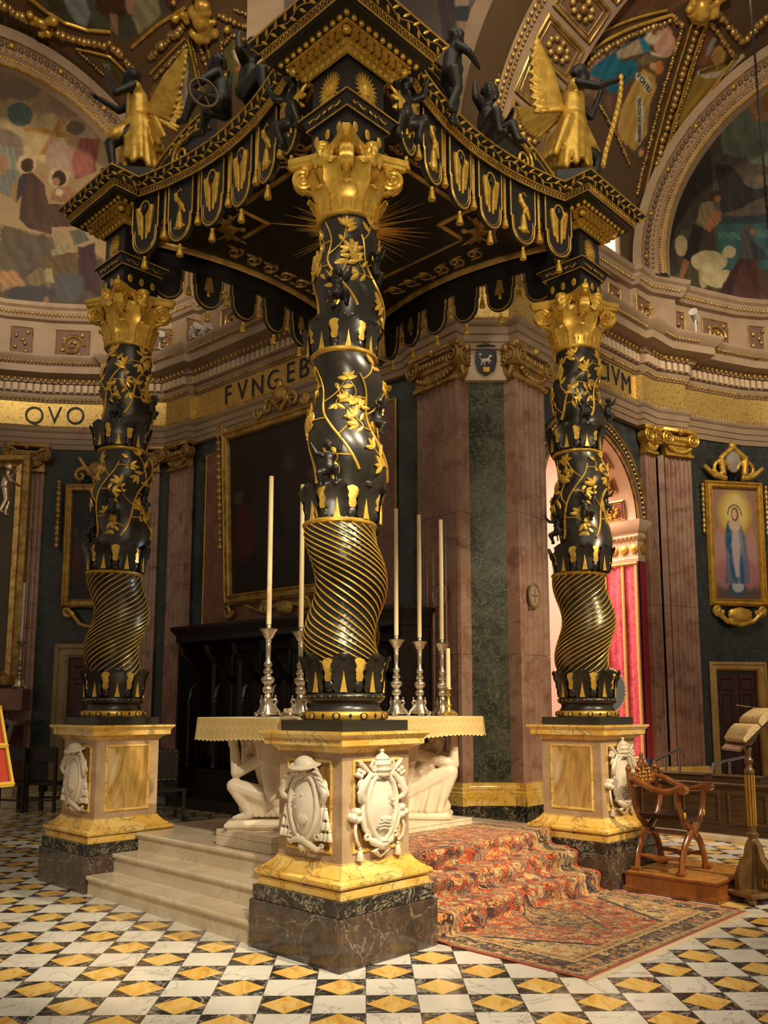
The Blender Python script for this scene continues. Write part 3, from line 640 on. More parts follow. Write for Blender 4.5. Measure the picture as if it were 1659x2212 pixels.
# ================================================================ CANOPY
def side_d(t): return 1.69+.14*t*t
def quarter_path(off=0,n=14):
    c=.48-off; e=HS-c; q=[]
    for i in range(n+1):
        t=-e+2*e*i/n; q.append((t,-(side_d(t)-off)))
    q+=[(e,-(HS+c)),(HS+c,-(HS+c)),(HS+c,-e)]
    return q
def full_path(off=0,n=14):
    out=[]; q=quarter_path(off,n)
    for k in range(4):
        ca,sa=cos(k*pi/2),sin(k*pi/2); out+=[(ca*x-sa*y,sa*x+ca*y) for x,y in q]
    return out
def along(pts,step,closed=True):
    """points at even spacing: (p, tangent)"""
    P=[np.array(p,float) for p in pts]; P=P+[P[0]] if closed else P; out=[]; carry=step/2
    for a,b in zip(P[:-1],P[1:]):
        L=np.linalg.norm(b-a); d=(b-a)/(L+1e-9); s=carry
        while s<L: out.append((a+d*s,d)); s+=step
        carry=s-L
    return out
def star(n,r1,r2,sy=1.0): return [((r1 if i%2==0 else r2)*cos(pi*i/n),(r1 if i%2==0 else r2)*sin(pi*i/n)*sy) for i in range(2*n)]
def build_canopy():
    t=thing('canopy','black and gold carved canopy resting on the four twisted columns','canopy',CC,PA)
    P=full_path()
    m=MB(); m.prof(P,[(-.14,6.845),(0,6.84),(0,6.852),(.010,6.858),(.010,6.898),(.03,6.905),(.085,6.972),(.095,6.98),(.095,6.996),(-.1,7.0)],cap=False); obj('cornice',m,BLACKM,t)
    m=MB(); m.prof(full_path(.05),[(0,6.985),(0,6.999)]); obj('roof_deck',m,BLACKM,t)
    for o,z,r in ((.006,6.846,.010),(.022,6.903,.009),(.095,6.988,.011)):
        m=MB(); m.tube([(x,y,z) for x,y in full_path(-o)],r,5,closed=True,up=(0,0,1)); obj('gilt_fillet',m,GOLD,t,smooth=50)
    fl=MB(); NV=[]
    for k,(p,d) in enumerate(along(full_path(-.014,20),.043)):
        nrm=np.array([d[1],-d[0]])
        fl.tube([(p[0]-d[0]*.013,p[1]-d[1]*.013,6.856),(p[0]-d[0]*.014,p[1]-d[1]*.014,6.885),(p[0],p[1],6.897),(p[0]+d[0]*.014,p[1]+d[1]*.014,6.885),(p[0]+d[0]*.013,p[1]+d[1]*.013,6.856)],.0042,4)
    tag(obj('gilt_flutes',fl,GOLD,t,smooth=60),kind='stuff')
    # vine on the sloping frieze
    e=inst('frieze_vine',None,t,MX.Identity(4)); st=MB(); pts=[]; k=0
    for p,d in along(full_path(-.058,20),.03):
        nrm=np.array([d[1],-d[0]]); w=.018*sin(k*.62); pts.append((p[0]+nrm[0]*(.008+w*.6),p[1]+nrm[1]*(.008+w*.6),6.938+w*.8)); k+=1
    st.tube(pts,.005,4,closed=True); inst('vine_stem',st.mesh('vine_stem',GOLD,60),e,MX.Identity(4))
    n=0
    for k,(p,d) in enumerate(along(full_path(-.062,20),.058)):
        u,v=p
        if not((v<-1.1 and u>-2.4) or (u<-1.1)): continue
        if n>=290: break
        nrm=V3((d[1],-d[0],-.8)).normalized(); tx=V3((d[0],d[1],0)); up=nrm.cross(tx); up=-up if up.z<0 else up
        s=1 if k%2 else -1; dy=(tx*.7+up*s*.7).normalized(); x=dy.cross(nrm)
        q=V3((u,v,6.938))+V3((d[1],-d[0],0))*.006
        inst('vine_leaf',_cm['vine_leaf'],e,MX(((x[0],dy[0],nrm[0],q[0]),(x[1],dy[1],nrm[1],q[1]),(x[2],dy[2],nrm[2],q[2]),(0,0,0,1)))@MX.Scale(.80,4)); n+=1
    # ceiling
    m=MB(); m.prof(full_path(.16),[(0,6.80),(0,6.83)]); obj('ceiling_panel',m,BLACKM,t)
    m=MB(); m.prof(full_path(.165,18),[(0,6.80),(0,6.755),(-.02,6.745),(-.035,6.755),(-.05,6.775),(-.055,6.80)],cap=False); obj('ceiling_moulding',m,OLDGOLD,t)
    cx=-.08; a,b=1.04,.65
    star_pts=[]
    for k in range(4):
        ca,sa=cos(k*pi/2),sin(k*pi/2)
        for x,y in ((-b,-a),(b,-a),(b,-b),(a,-b)): star_pts.append((ca*x-sa*y+cx,sa*x+ca*y+cx))
    m=MB(); m.prof(star_pts,[(-.03,6.80),(-.03,6.785),(0,6.77),(.03,6.785),(.03,6.80)],cap=False); obj('ceiling_frame',m,OLDGOLD,t)
    sb=inst('ceiling_sunburst',None,t,MX.Translation((0,0,6.798)))
    ry=MB(); ry.add([(.15,-.016,0),(.15,.016,0),(1,0,0),(.15,0,-.012),(1,0,-.004)],[(0,1,3),(0,3,4,2),(1,2,4,3)]); rme=ry.mesh('sun_ray',GOLD,0)
    rr=random.Random(5)
    for k in range(104):
        inst('sun_ray',rme,sb,MX.Rotation(2*pi*k/104,4,'Z')@MX.Diagonal((rr.choice((.38,.5,.62,.78,.9)),1,1,1)))
    m=MB(); m.lathe([(.0,-.03),(.12,-.028),(.15,-.015),(.17,-.02),(.185,-.01),(.19,0),(0,0)],28); inst('sun_disc',m.mesh('sun_disc',GOLD),sb,MX.Identity(4))
    scs={}
    for dr in (1,-1):
        sc=MB(); spiral(sc,(0,0),.10,1.4,.020,dr,pi/2*dr,z=0,rise=0); sc.ball((.06*dr,.06,0),(.08,.03,.012),8,5); sc.ball((-.05*dr,-.09,0),(.06,.025,.012),8,5); scs[dr]=sc.mesh('ceiling_scroll',OLDGOLD,60)
    for k in range(4):
        for q in (-.62,-.36,-.12,.12,.36,.62): inst('ceiling_scroll',scs[1 if q>0 else -1],t,MX.Rotation(k*pi/2,4,'Z')@MX.Translation((q,-1.30,6.795)))
    cm=MB(); cm.ball((0,0,0),(.09,.12,.03),10,6)
    for s in (-1,1):
        for q in range(4): cm.cap2((s*.05,.02*q-.02,0),(s*(.30-.03*q),.16-.10*q,0),.035,.015,6)
    cm.ball((0,.16,0),(.05,.05,.03),8,5); cm.tube([(-.2,-.22,0),(0,-.16,0),(.2,-.22,0)],.025,6); cme=remeshed('corner_eagle',cm,OLDGOLD,.018,1)
    for k in range(4): inst('corner_eagle',cme,t,MX.Rotation(pi/4+k*pi/2,4,'Z')@MX.Translation((0,-1.36,6.79)))
    # corner blocks
    mm={}
    def add(n,mb,mat,s=35): mm[n]=mb.mesh(n,mat,s)
    q=MB(); q.box(-.205,.205,-.205,.205,5.958,6.21); add('mask_block',q,BLACKM)
    q=MB(); q.prof(sq(.2),[(.005,5.960),(.014,5.964),(.014,5.985),(.005,5.992)],cap=False); add('gilt_strip',q,GOLD)
    q=MB(); q.prof(sq(.2),[(0,6.205),(.03,6.205),(.032,6.215),(.062,6.29),(.08,6.295),(.08,6.312),(0,6.315)]); add('lower_cornice',q,BLACKM)
    q=MB()
    for h,z in ((.034,6.212),(.081,6.304)): q.tube([(x*(1+h/.2),y*(1+h/.2),z) for x,y in sq(.2)],.008,5,closed=True,up=(0,0,1))
    add('gilt_fillet',q,GOLD,50)
    q=MB(); q.box(-.20,.20,-.20,.20,6.31,6.66); add('sun_block',q,BLACKM)
    q=MB(); q.prof(sq(.2),[(.02,6.655),(.035,6.66),(.038,6.668),(.06,6.682),(.10,6.70),(.10,6.705),(.05,6.706)],cap=False); add('acanthus_band',q,GOLD)
    q=MB(); q.box(-.295,.295,-.295,.295,6.70,6.79); add('dentil_course',q,BLACKM)
    q=MB(); q.prof(sq(.2),[(.13,6.78),(.155,6.782),(.16,6.79),(.15,6.80)],cap=False); add('bead_strip',q,GOLD)
    q=MB(); q.prof(sq(.2),[(0,6.79),(.17,6.795),(.20,6.815),(.275,6.815),(.275,6.85),(0,6.85)]); add('soffit',q,BLACKM)
    q=MB(); q.ball((0,0,0),(.016,.012,.034),8,6); q.ball((0,-.012,0),(.028,.006,.045),8,5); add('gilt_mask',q,GOLDB)
    q=MB(); q.ball((0,0,0),(.026,.022,.024),8,6); add('egg',q,GOLDB)
    q=MB(); q.box(-.027,.027,-.030,.012,-.038,.038,.003); add('dentil',q,GOLD)
    q=MB(); leafplate(q,[(0,-.025),(.012,-.005),(.03,.012),(.045,.01),(.05,-.005)],[.014,.02,.02,.015,.006],.006,1,.006); add('acanthus_leaf',q,GOLDB,60)
    q=MB(); s_=[]
    for sx in (-1,1):
        o=sx*.115; q.tube([(o-.06,0,.022),(o-.072,0,.006),(o-.058,0,-.010),(o-.040,0,.012),(o-.012,0,.022),(o+.008,0,-.012),(o+.035,0,-.02),(o+.055,0,.0),(o+.06,0,.018),(o+.045,0,.022)],.0065,5)
    q.ball((0,-.002,0),(.022,.008,.022),8,5); add('gilt_scroll',q,GOLDB,60)
    q=MB(); q.plate(star(22,.125,.072,1.15),.010,.006); q.ball((0,0,.016),(.046,.058,.014),12,7); q.ball((.0,-.005,.03),(.010,.02,.008),6,5)
    for s in (-1,1): q.ball((s*.016,.012,.026),(.008,.006,.006),6,4)
    add('sunburst',q,GOLDB,30)
    for kx in (-1,1):
        for ky in (-1,1):
            e=inst('corner_block',None,t,MX.Translation((kx*HS,ky*HS,0)))
            I=MX.Identity(4)
            for n in ('mask_block','gilt_strip','lower_cornice','gilt_fillet','sun_block','acanthus_band','dentil_course','bead_strip','soffit'): inst(n,mm[n],e,I)
            for f in range(4):
                r=MX.Rotation(f*pi/2,4,'Z'); hid=(kx>0 and ky>0)
                for x in (-.13,0,.13): inst('gilt_mask',mm['gilt_mask'],e,r@MX.Translation((x,-.21,6.085)))
                inst('gilt_scroll',mm['gilt_scroll'],e,r@MX.Translation((0,-.256,6.252))@MX.Rotation(-.38,4,'X'))
                inst('sunburst',mm['sunburst'],e,r@MX.Translation((0,-.201,6.47))@MX.Rotation(pi/2,4,'X'))
                if hid: continue
                for x in range(7): inst('dentil',mm['dentil'],e,r@MX.Translation(((x-3)*.081,-.305,6.742)))
                for x in range(10): inst('egg',mm['egg'],e,r@MX.Translation((-.385+.077*x,-.385,6.80)))
                for x in range(8): inst('acanthus_leaf',mm['acanthus_leaf'],e,r@MX.Translation((-.24+.0686*x,-.24,6.685))@MX.Rotation(-pi/2,4,'Z'))
                inst('corner_egg',mm['egg'],e,r@MX.Translation((-.315,-.315,6.742))@MX.Scale(1.5,4))
    # valance: bands, lappets, tassels
    for k in range(4):
        m=MB(); A=[]; n=16
        for i in range(n+1):
            x=-1.30+2.6*i/n; A.append((x,-(side_d(x)-.065)))
        m.prof(A,[(0,6.845),(0,6.60),(-.03,6.60),(-.03,6.845)],closed=False); m.tf(MX.Rotation(k*pi/2,4,'Z')); obj('valance_band',m,BLACKM,t)
    O=[(-.185,.0),(-.185,-.36),(-.168,-.375),(-.168,-.44)]+[(-.168*cos(a*pi/10),-.46-.165*sin(a*pi/10)) for a in range(1,10)]+[(.168,-.44),(.168,-.375),(.185,-.36),(.185,0)]
    q=MB(); q.plate(O[::-1],.035); add('lappet',q,BLACKM)
    q=MB(); I_=[(x*.90,y+.0 if y>-.4 else y*.975) for x,y in O]; q.tube([(x,y,.036) for x,y in I_],.0095,5); q.tube([(x*.86,y*.955,.035) for x,y in I_ if y<-.01],.004,4); q.tube([(x,y,-.001) for x,y in I_],.0085,5); add('gilt_border',q,GOLD,60)
    q=MB()   # praying angel
    for s in (-1,1):
        q.cap2((s*.085,-.14,.04),(s*.06,-.40,.04),.034,.018,8); q.cap2((s*.085,-.14,.04),(s*.03,-.24,.045),.03,.022,8); q.cap2((s*.04,-.25,.04),(s*.025,-.46,.04),.026,.014,8)
    q.tube([(.055*cos(a),-.115+.06*sin(a),.045) for a in np.linspace(-.2,pi+.2,9)],.012,6); ang=remeshed('gilt_angel_relief',q,GOLDB,.010,1)
    q=MB(); q.ball((0,-.125,.045),(.036,.045,.03),10,7); add('angel_head',q,BLACKM)
    q=MB(); q.cap2((0,-.46,.035),(0,-.33,.035),.045,.028,8); q.cap2((-.06,-.47,.035),(.06,-.47,.035),.02,.02,6); q.cap2((.05,-.27,.045),(-.04,-.17,.045),.022,.032,8); q.cap2((.02,-.24,.05),(.075,-.335,.045),.032,.016,8); q.ball((-.05,-.125,.05),(.028,.026,.022),8,6); q.cap2((0,-.33,.04),(0,-.26,.04),.014,.014,6)
    for a,b_ in ((-.02,-.09),(.01,-.075),(.025,-.10)): q.ball((a,b_,.045),.013,6,4)
    brd=remeshed('gilt_dove_relief',q,GOLDB,.010,1)
    q=MB(); q.plate([(-.06,-.42),(.06,-.42),(.03,-.25),(-.03,-.25)][::1],-.012)
    for a,b_ in ((-.05,-.19),(.05,-.19),(0,-.14)): q.plate([(a+.03*cos(x*pi/4)*(1 if x%2 else .5),b_+.03*sin(x*pi/4)*(1 if x%2 else .5)) for x in range(8)],-.012)
    add('gilt_mount',q,OLDGOLD,0)
    ts=tassel_mb(1.65); add('tassel',ts,GOLDB,60)
    ln=MB()
    for x in (-.014,0,.014): ln.tube([(x,0,0),(x,0,-.38)],.0045,4)
    add('valance_cord',ln,GOLD,0)
    for k in range(4):
        rk=MX.Rotation(k*pi/2,4,'Z')
        for i in range(6):
            x=-1.15+.46*i; d=side_d(x)-.035; sl=math.atan(.28*x); 
            base=rk@MX.Translation((x,-d,6.845))@MX.Rotation(-sl,4,'Z')@MX.Rotation(pi/2,4,'X')
            e=inst('lappet',mm['lappet'],t,base@MX.Translation((0,0,-.035)))
            I=MX.Identity(4); inst('gilt_border',mm['gilt_border'],e,I)
            if i in (1,4): inst('gilt_dove_relief',brd,e,I)
            else: inst('gilt_angel_relief',ang,e,I); inst('angel_head',mm['angel_head'],e,I)
            if i in (1,4): inst('gilt_mount',mm['gilt_mount'],e,I)
            inst('tassel',mm['tassel'],e,MX.Translation((0,-.69,.02))@MX.Rotation(-pi/2,4,'X'))
            if i<5:
                x2=x+.23; d2=side_d(x2)-.055; b2=rk@MX.Translation((x2,-d2,6.845))
                e2=inst('valance_cord',mm['valance_cord'],t,b2); inst('tassel',mm['tassel'],e2,MX.Translation((0,0,-.43)))
    # winged children beside the corner blocks
    wb=MB()
    for s in (-1,1):
        for q_ in range(4): wb.cap2((0,s*.04,.10),(-.02,s*(.17-.02*q_),.20-.09*q_),.03,.018,6)
    wme=remeshed('gilt_wing_pair',wb,GOLDB,.013,1)
    for x,y,a in ((-1.22,-1.83,-pi/2),(-1.83,-1.22,pi)):
        e=inst('winged_putto',PUT_CLIMB,t,MX.Translation((x,y,6.50))@MX.Rotation(a,4,'Z')); inst('gilt_wing_pair',wme,e,MX.Translation((.06,0,0)))
    # crest scrolls
    for k in range(4):
        for s in (-1,1):
            r=MX.Rotation(k*pi/2,4,'Z')@MX.Diagonal((s,1,1,1))
            arc=[(1.74-1.40*(1-cos(a)),6.98+.58*sin(a)) for a in np.linspace(0,pi/2,14)]
            poly=arc+[(.34,6.98)]
            m=MB(); m.plate(poly if s>0 else poly,.06); m.tf(r@MX.Translation((0,-1.555,0))@MX.Rotation(pi/2,4,'X'))
            e=obj('crest_scroll',m,BLACKM,t)
            g=MB(); g.tube([(x,-1.63,z) for x,z in arc],.012,5); g.tube([(.34+(x-.34)*.90,-1.635,6.98+(z-6.98)*.88) for x,z in arc],.008,5)
            i=len(g.v); spiral(g,(.86,7.24),.155,1.9,.022,-1,pi/2,.1,z=0,rise=0); g.tf(MX.Translation((0,-1.64,0))@MX.Rotation(pi/2,4,'X'),i)
            g.tube([(.86,-1.64,7.395),(.62,-1.64,7.41),(.36,-1.64,7.33)],.014,6); g.tube([(1.01,-1.64,7.24),(1.12,-1.64,7.12),(1.3,-1.64,7.0)],.014,6); g.tf(r); inst('gilt_scroll_band',g.mesh('gilt_scroll_band',GOLDB,60),e,MX.Identity(4))
            for q_ in range(9):
                tt=q_/8; px_,pz=.42+.62*tt,7.47-.04*tt*tt; sg=1 if q_%2 else -1
                dy=V3((s*(.5+.2*sg),0,.6*sg-.3)).normalized(); nrm=V3((0,-1,0)); x=dy.cross(nrm); p=r@V3((px_*1.0,-1.634,pz)); R3=MX.Rotation(k*pi/2,4,'Z').to_3x3(); dy=R3@dy; nrm=R3@nrm; x=R3@x
                inst('vine_leaf',_cm['vine_leaf'],e,MX(((x[0],dy[0],nrm[0],p[0]),(x[1],dy[1],nrm[1],p[1]),(x[2],dy[2],nrm[2],p[2]),(0,0,0,1))))
    return t
CANOPY=build_canopy()
# ================================================================ STATUES ON THE CANOPY
def wing_mb(mb,root,up,out,L,n=11,th=.03):
    """feathered wing: rows of tapering feathers fanning from root, up=leading edge dir, out=trailing dir"""
    up=V3(up).normalized(); out=V3(out).normalized(); root=V3(root)
    for row,(k,ln) in enumerate(((1,.62),(.72,.42),(.42,.30))):
        for i in range(n):
            f=i/(n-1); b=root+up*L*.62*f*k+out*L*.05*row; d=(out*(1-.75*f)+up*(.15+.95*f)-V3((0,0,.30))*(1-f)).normalized()
            mb.cap2(b,b+d*L*ln*(.80+.2*f),.040*L/.6,.026*L/.6,6)
    mb.cap2(root,root+up*L*.66,.035*L/.6,.03*L/.6,8)
def canopy_angel(name,label,loc,rz):
    t=thing('angel_statue',label,'statue',loc,rz,'angels on the canopy corners')
    p=MB(); p.box(-.17,.17,-.17,.17,0,.40,.01); obj('plinth',p,BLACKM,t)
    b=MB(); Z=.40
    b.cap2((.02,0,Z+.62),(.03,0,Z+.86),.10,.09); b.cap2((.03,0,Z+.86),(.07,0,Z+.95),.045,.04); head_mb(b,(.09,0,Z+1.02),.085,0,-.15,1)
    b.cap2((.04,.12,Z+.86),(.20,.17,Z+.72),.045,.036); b.cap2((.20,.17,Z+.72),(.30,.10,Z+.95),.036,.026); hand_mb(b,(.30,.10,Z+.95),(.1,-.1,1),(-1,0,.2),.10)
    b.cap2((.04,-.12,Z+.86),(.22,-.16,Z+.78),.045,.036); b.cap2((.22,-.16,Z+.78),(.40,-.12,Z+.86),.036,.026); hand_mb(b,(.40,-.12,Z+.86),(1,.1,.3),(0,.3,1),.10)
    b.cap2((.05,.07,Z+.42),(.24,.10,Z+.24),.075,.055); b.cap2((.24,.10,Z+.24),(.20,.11,Z-.02),.052,.032); b.cap2((.20,.11,Z-.02),(.30,.11,Z-.04),.03,.02)
    inst('body',remeshed('angel_body',b,BLACKM,.016),t,MX.Identity(4))
    g=MB(); g.cap2((.0,0,Z+.40),(.02,0,Z+.80),.13,.105,12); g.cap2((.02,-.09,Z+.86),(.03,.09,Z+.86),.065,.065)
    rr=random.Random(2)
    for k in range(14):
        a=2*pi*k/14; g.cap2((.09*cos(a),.10*sin(a),Z+.55),(-.03+.16*cos(a)+rr.uniform(-.02,.02),.17*sin(a),Z+.02+rr.uniform(0,.12)),.05,.035,6)
    for k in range(7): g.cap2((-.05-.02*k,(k-3)*.05,Z+.5),(-.16-.02*k+rr.uniform(-.04,.04),(k-3)*.07,Z+.12+.03*k),.045,.03,6)
    g.cap2((.05,.0,Z+.5),(.20,.12,Z+.32),.09,.07); inst('gilt_robe',remeshed('gilt_robe',g,GOLDB,.017),t,MX.Identity(4))
    for s in (-1,1):
        w=MB(); wing_mb(w,(-.10,s*.05,Z+.66),(-.28,s*.35,.95) if s<0 else (-.45,s*.5,.6),(-1,s*.25,-.1) if s<0 else (-1,s*.35,-.5),.52)
        inst('gilt_wing',remeshed('gilt_wing',w,GOLDB,.016,1),t,MX.Identity(4))
    return t
a=canopy_angel('angel','gilded robed angel with raised hands on the left canopy corner',CORN['L']+np.array([-.02,.1,6.998]),pi+.15)
index_kids()
a.scale=(1.15,)*3
a2=dup(a); a2.scale=(1.22,)*3; a2.location=CORN['R']+np.array([.06,.1,6.998]); a2.rotation_euler=(0,0,-.1); tag(a2,'gilded robed angel holding a garland on the right canopy corner')
gm=MB(); pts=[(.43-.10*(1-cos(t*2.6)),-.12,.42+.85*(1-t)) for t in np.linspace(0,1,30)]; gm.tube(pts,.012,5)
for i,p in enumerate(pts[::2]):
    for s in (-1,1): gm.ball((p[0],p[1]+s*.02,p[2]),(.022,.012,.035),6,4)
obj('gilt_garland',gm,GOLDB,a2,smooth=60)
PUT_STAND=putto_mesh('standing_putto',BLACKM,dict(elL=(.10,.14,.22),haL=(.16,.08,.32),elR=(.06,-.17,.10),haR=(.16,-.14,.06),knL=(.08,.06,-.20),ftL=(.04,.06,-.40),knR=(.02,-.07,-.20),ftR=(-.06,-.07,-.39),pitch=.1),.014)
for (x,y,z),me,rz,sc,lb in (((-1.50,7.25,7.20),PUT_SIT,2.9,1.2,'dark bronze putto seated left on the front left canopy edge, one hand raised'),((-1.24,7.10,7.20),PUT_SIT,-.4,1.2,'dark bronze putto on the front left canopy edge, turned away beside the wheel'),((.97,7.50,7.08),PUT_SIT,-.75,1.15,'dark bronze putto seated halfway along the right canopy edge'),((.60,6.98,7.30),PUT_STAND,.5,1.05,'dark bronze putto standing beside the near canopy corner')):
    o=inst('putto_statue',me,None,None,(x,y,z),rz,sc); tag(o,lb,'statue','bronze putti on the canopy edge')
wh=MB(); wh.tube([(.13*cos(a),0,.13*sin(a)) for a in np.linspace(0,2*pi,25)[:-1]],.016,6,closed=True)
for k in range(6): wh.tube([(0,0,0),(.13*cos(k*pi/3),0,.13*sin(k*pi/3))],.010,5)
wh.ball((0,0,0),.03,8,6)
tag(obj('spoked_wheel',wh,M('old_bronze',(.12,.08,.04),.45,.5),None,(-1.62,7.02,7.13),.5),'small dull gilt spoked wheel leaning on the front left canopy edge','wheel')
# ================================================================ ALTAR
def paint(me,cols):
    a=me.color_attributes.new('paint','FLOAT_COLOR','POINT'); c=np.ones((len(me.vertices),4),np.float32); c[:,:3]=cols; a.data.foreach_set('color',c.ravel())
def gridmesh(name,P,mat,smooth=True,back=None):
    """P: (nu,nv,3) array -> quad mesh, optional second layer offset for thickness"""
    nu,nv=P.shape[:2]; idx=np.arange(nu*nv).reshape(nu,nv)
    q=np.stack([idx[:-1,:-1],idx[1:,:-1],idx[1:,1:],idx[:-1,1:]],-1).reshape(-1,4); V=P.reshape(-1,3)
    if back is not None:
        V=np.concatenate([V,back.reshape(-1,3)]); q=np.concatenate([q,q[:,::-1]+nu*nv])
        rim=np.concatenate([idx[0],idx[1:,-1],idx[-1,-2::-1],idx[-2:0:-1,0]]); r2=np.roll(rim,-1)
        q=np.concatenate([q,np.stack([r2,rim,rim+nu*nv,r2+nu*nv],-1)])
    me=bpy.data.meshes.new(name); me.vertices.add(len(V)); me.vertices.foreach_set('co',V.astype(np.float32).ravel())
    me.loops.add(q.size); me.loops.foreach_set('vertex_index',q.astype(np.int32).ravel()); me.polygons.add(len(q))
    me.polygons.foreach_set('loop_start',np.arange(0,q.size,4,dtype=np.int32)); me.update(calc_edges=True); me.validate()
    me.materials.append(mat)
    if smooth: me.shade_smooth()
    return me
ALT=dict(u0=-1.60,u1=1.06,v0=-.86,v1=.34)
def build_altar():
    t=thing('altar_table','cream stone altar table carried on low plinths between two kneeling angels','altar',CC,PA)
    m=MB(); m.box(ALT['u0']+.01,ALT['u1']-.01,ALT['v0']+.01,ALT['v1']-.01,1.49,1.562,.01); obj('table_top',m,STATUE,t)
    m=MB(); m.box(-.62,.05,-.45,.02,.4965,1.49,.01); obj('central_support',m,STATUE,t)
    for a,b,h in ((-1.57,-.62,.63),(.05,1.01,.56)):
        m=MB(); m.box(a,b,-.72,.03,.4965,.4965+(h-.4965)*.6,.004); m.box(a,b,-.72,.03,.4965+(h-.4965)*.6+.002,h,.004); obj('statue_plinth',m,STEPM,t)
    # cloth
    u0,u1,v0,v1=ALT['u0'],ALT['u1'],ALT['v0'],ALT['v1']; r=.05; pts=[]
    def arc(cx,cy,a0): return [(cx+r*cos(a0+i*pi/12),cy+r*sin(a0+i*pi/12)) for i in range(7)]
    ring=arc(u1-r,v0+r,-pi/2)+arc(u1-r,v1-r,0)+arc(u0+r,v1-r,pi/2)+arc(u0+r,v0+r,pi); ring=ring+[ring[0]]
    ring=np.array(ring); seg=np.linalg.norm(np.diff(ring,axis=0),axis=1); S=np.concatenate([[0],np.cumsum(seg)]); n=760; ss=np.linspace(0,S[-1],n)
    X=np.interp(ss,S,ring[:,0]); Y=np.interp(ss,S,ring[:,1]); c=np.array([(u0+u1)/2,(v0+v1)/2])
    tx=np.gradient(X); ty=np.gradient(Y); L=np.hypot(tx,ty); nx,ny=ty/L,-tx/L
    K=18; P=np.zeros((n,K,3)); col=np.zeros((n,K,3)); B=np.zeros((n,K,3))
    sc=np.abs(((ss/.062)%1)-.5)*2; hem=.178+.016*(1-sc**2)+.01*np.sin(ss*5)
    a=np.array(lin('C9AF78')); d=np.array(lin('A5874E'))
    for k in range(K):
        f=max(0,(k-2)/(K-3)); z=1.576-hem*f; o=.008+.022*f+.006*f*np.sin(ss*9)
        if k<2: o=-.03+.019*k; z=1.577+0*ss
        P[:,k]=np.stack([X+nx*o,Y+ny*o,z+0*ss],-1); B[:,k]=np.stack([X+nx*(o-.004),Y+ny*(o-.004),z-.0005+0*ss],-1)
        zz=np.abs(((ss/.085)%1)-.5)*2; pat=(np.abs((f-.42)-.22*(zz-.5))<.07)|(f>.9)|((f>.62)&(np.sin(ss*150)*np.sin(f*60)>.35))|((f<.2)&(np.sin(ss*220)>.6))
        col[:,k]=np.where(pat[:,None],a*1.05,a*.72+d*.28)
    cl=thing('altar_cloth','ecru lace edged altar cloth hanging over the table rim','cloth',CC,PA)
    me=gridmesh('lace_border',P,M('lace_cloth',(.6,.5,.3),.85,attr='paint',spec=.2,bump=(160,.4,.003)),True,B); paint(me,np.concatenate([col.reshape(-1,3)]*2)); inst('lace_border',me,cl)
    m=MB(); m.prof([tuple(p) for p in ring[:-1]],[(-.012,1.563),(-.008,1.5745),(-.012,1.5775)]); obj('cloth_top',m,M('white_altar_linen',(.70,.62,.48),.8),cl)
build_altar()
# ---------------------------------------------------------------- candlesticks
def candlestick_meshes():
    pr=[(0,0),(.02,.0),(.02,.16),(.034,.172),(.028,.19),(.022,.20),(.040,.215),(.046,.235),(.040,.255),(.024,.27),(.036,.285),(.052,.30),(.056,.32),(.052,.338),(.030,.352),(.024,.366),(.040,.38),(.043,.395),(.030,.41),(.020,.425),(.034,.44),(.038,.455),(.028,.475),(.020,.49),(.022,.56),(.026,.62),(.020,.635),(.030,.65),(.022,.665),(.040,.685),(.055,.715),(.060,.725),(.078,.748),(.080,.756),(.070,.760),(.03,.762),(.022,.77),(.022,.80),(0,.80)]
    s=MB(); s.lathe(pr,20,fn=lambda a,z:1+(.05*cos(10*a) if (.29<z<.34 or .69<z<.75 or .21<z<.26) else 0)); st=s.mesh('stem',SILVER,50)
    b=MB(); b.lathe([(.03,.165),(.05,.155),(.045,.12),(.06,.08),(.075,.05),(.085,.03),(.07,.02),(0,.02)][::-1],12,fn=lambda a,z:1+.12*cos(3*a)); bs=b.mesh('tripod_body',SILVER,50)
    f=MB(); f.tube([(.05,0,.15),(.072,0,.155),(.08,0,.135),(.065,0,.11),(.075,0,.075),(.098,0,.05),(.112,0,.03),(.135,0,.020),(.146,0,.033),(.135,0,.045)],[.012,.013,.013,.013,.015,.018,.016,.015,.012,.008],7); f.ball((.123,0,.014),(.017,.02,.014),8,5); f.ball((.07,0,.175),(.008,.008,.018),6,5); ft=f.mesh('scroll_foot',SILVER,60)
    return st,bs,ft
CSM=candlestick_meshes()
def candle_thing(name,label,loc,h,r,mat,group=None):
    t=thing(name,label,'candle',loc,0,group); m=MB(); m.lathe([(0,0),(r,0),(r*.96,h*.5),(r*.92,h-.006),(r*.8,h),(0,h-.003)],14); obj('wax_shaft',m,mat,t); w=MB(); w.tube([(0,0,h-.004),(.002,0,h+.012)],.0025,5); obj('wick',w,BLACKM,t); return t
NAMES=('leftmost','second from left','third from left','fourth from left','rightmost')
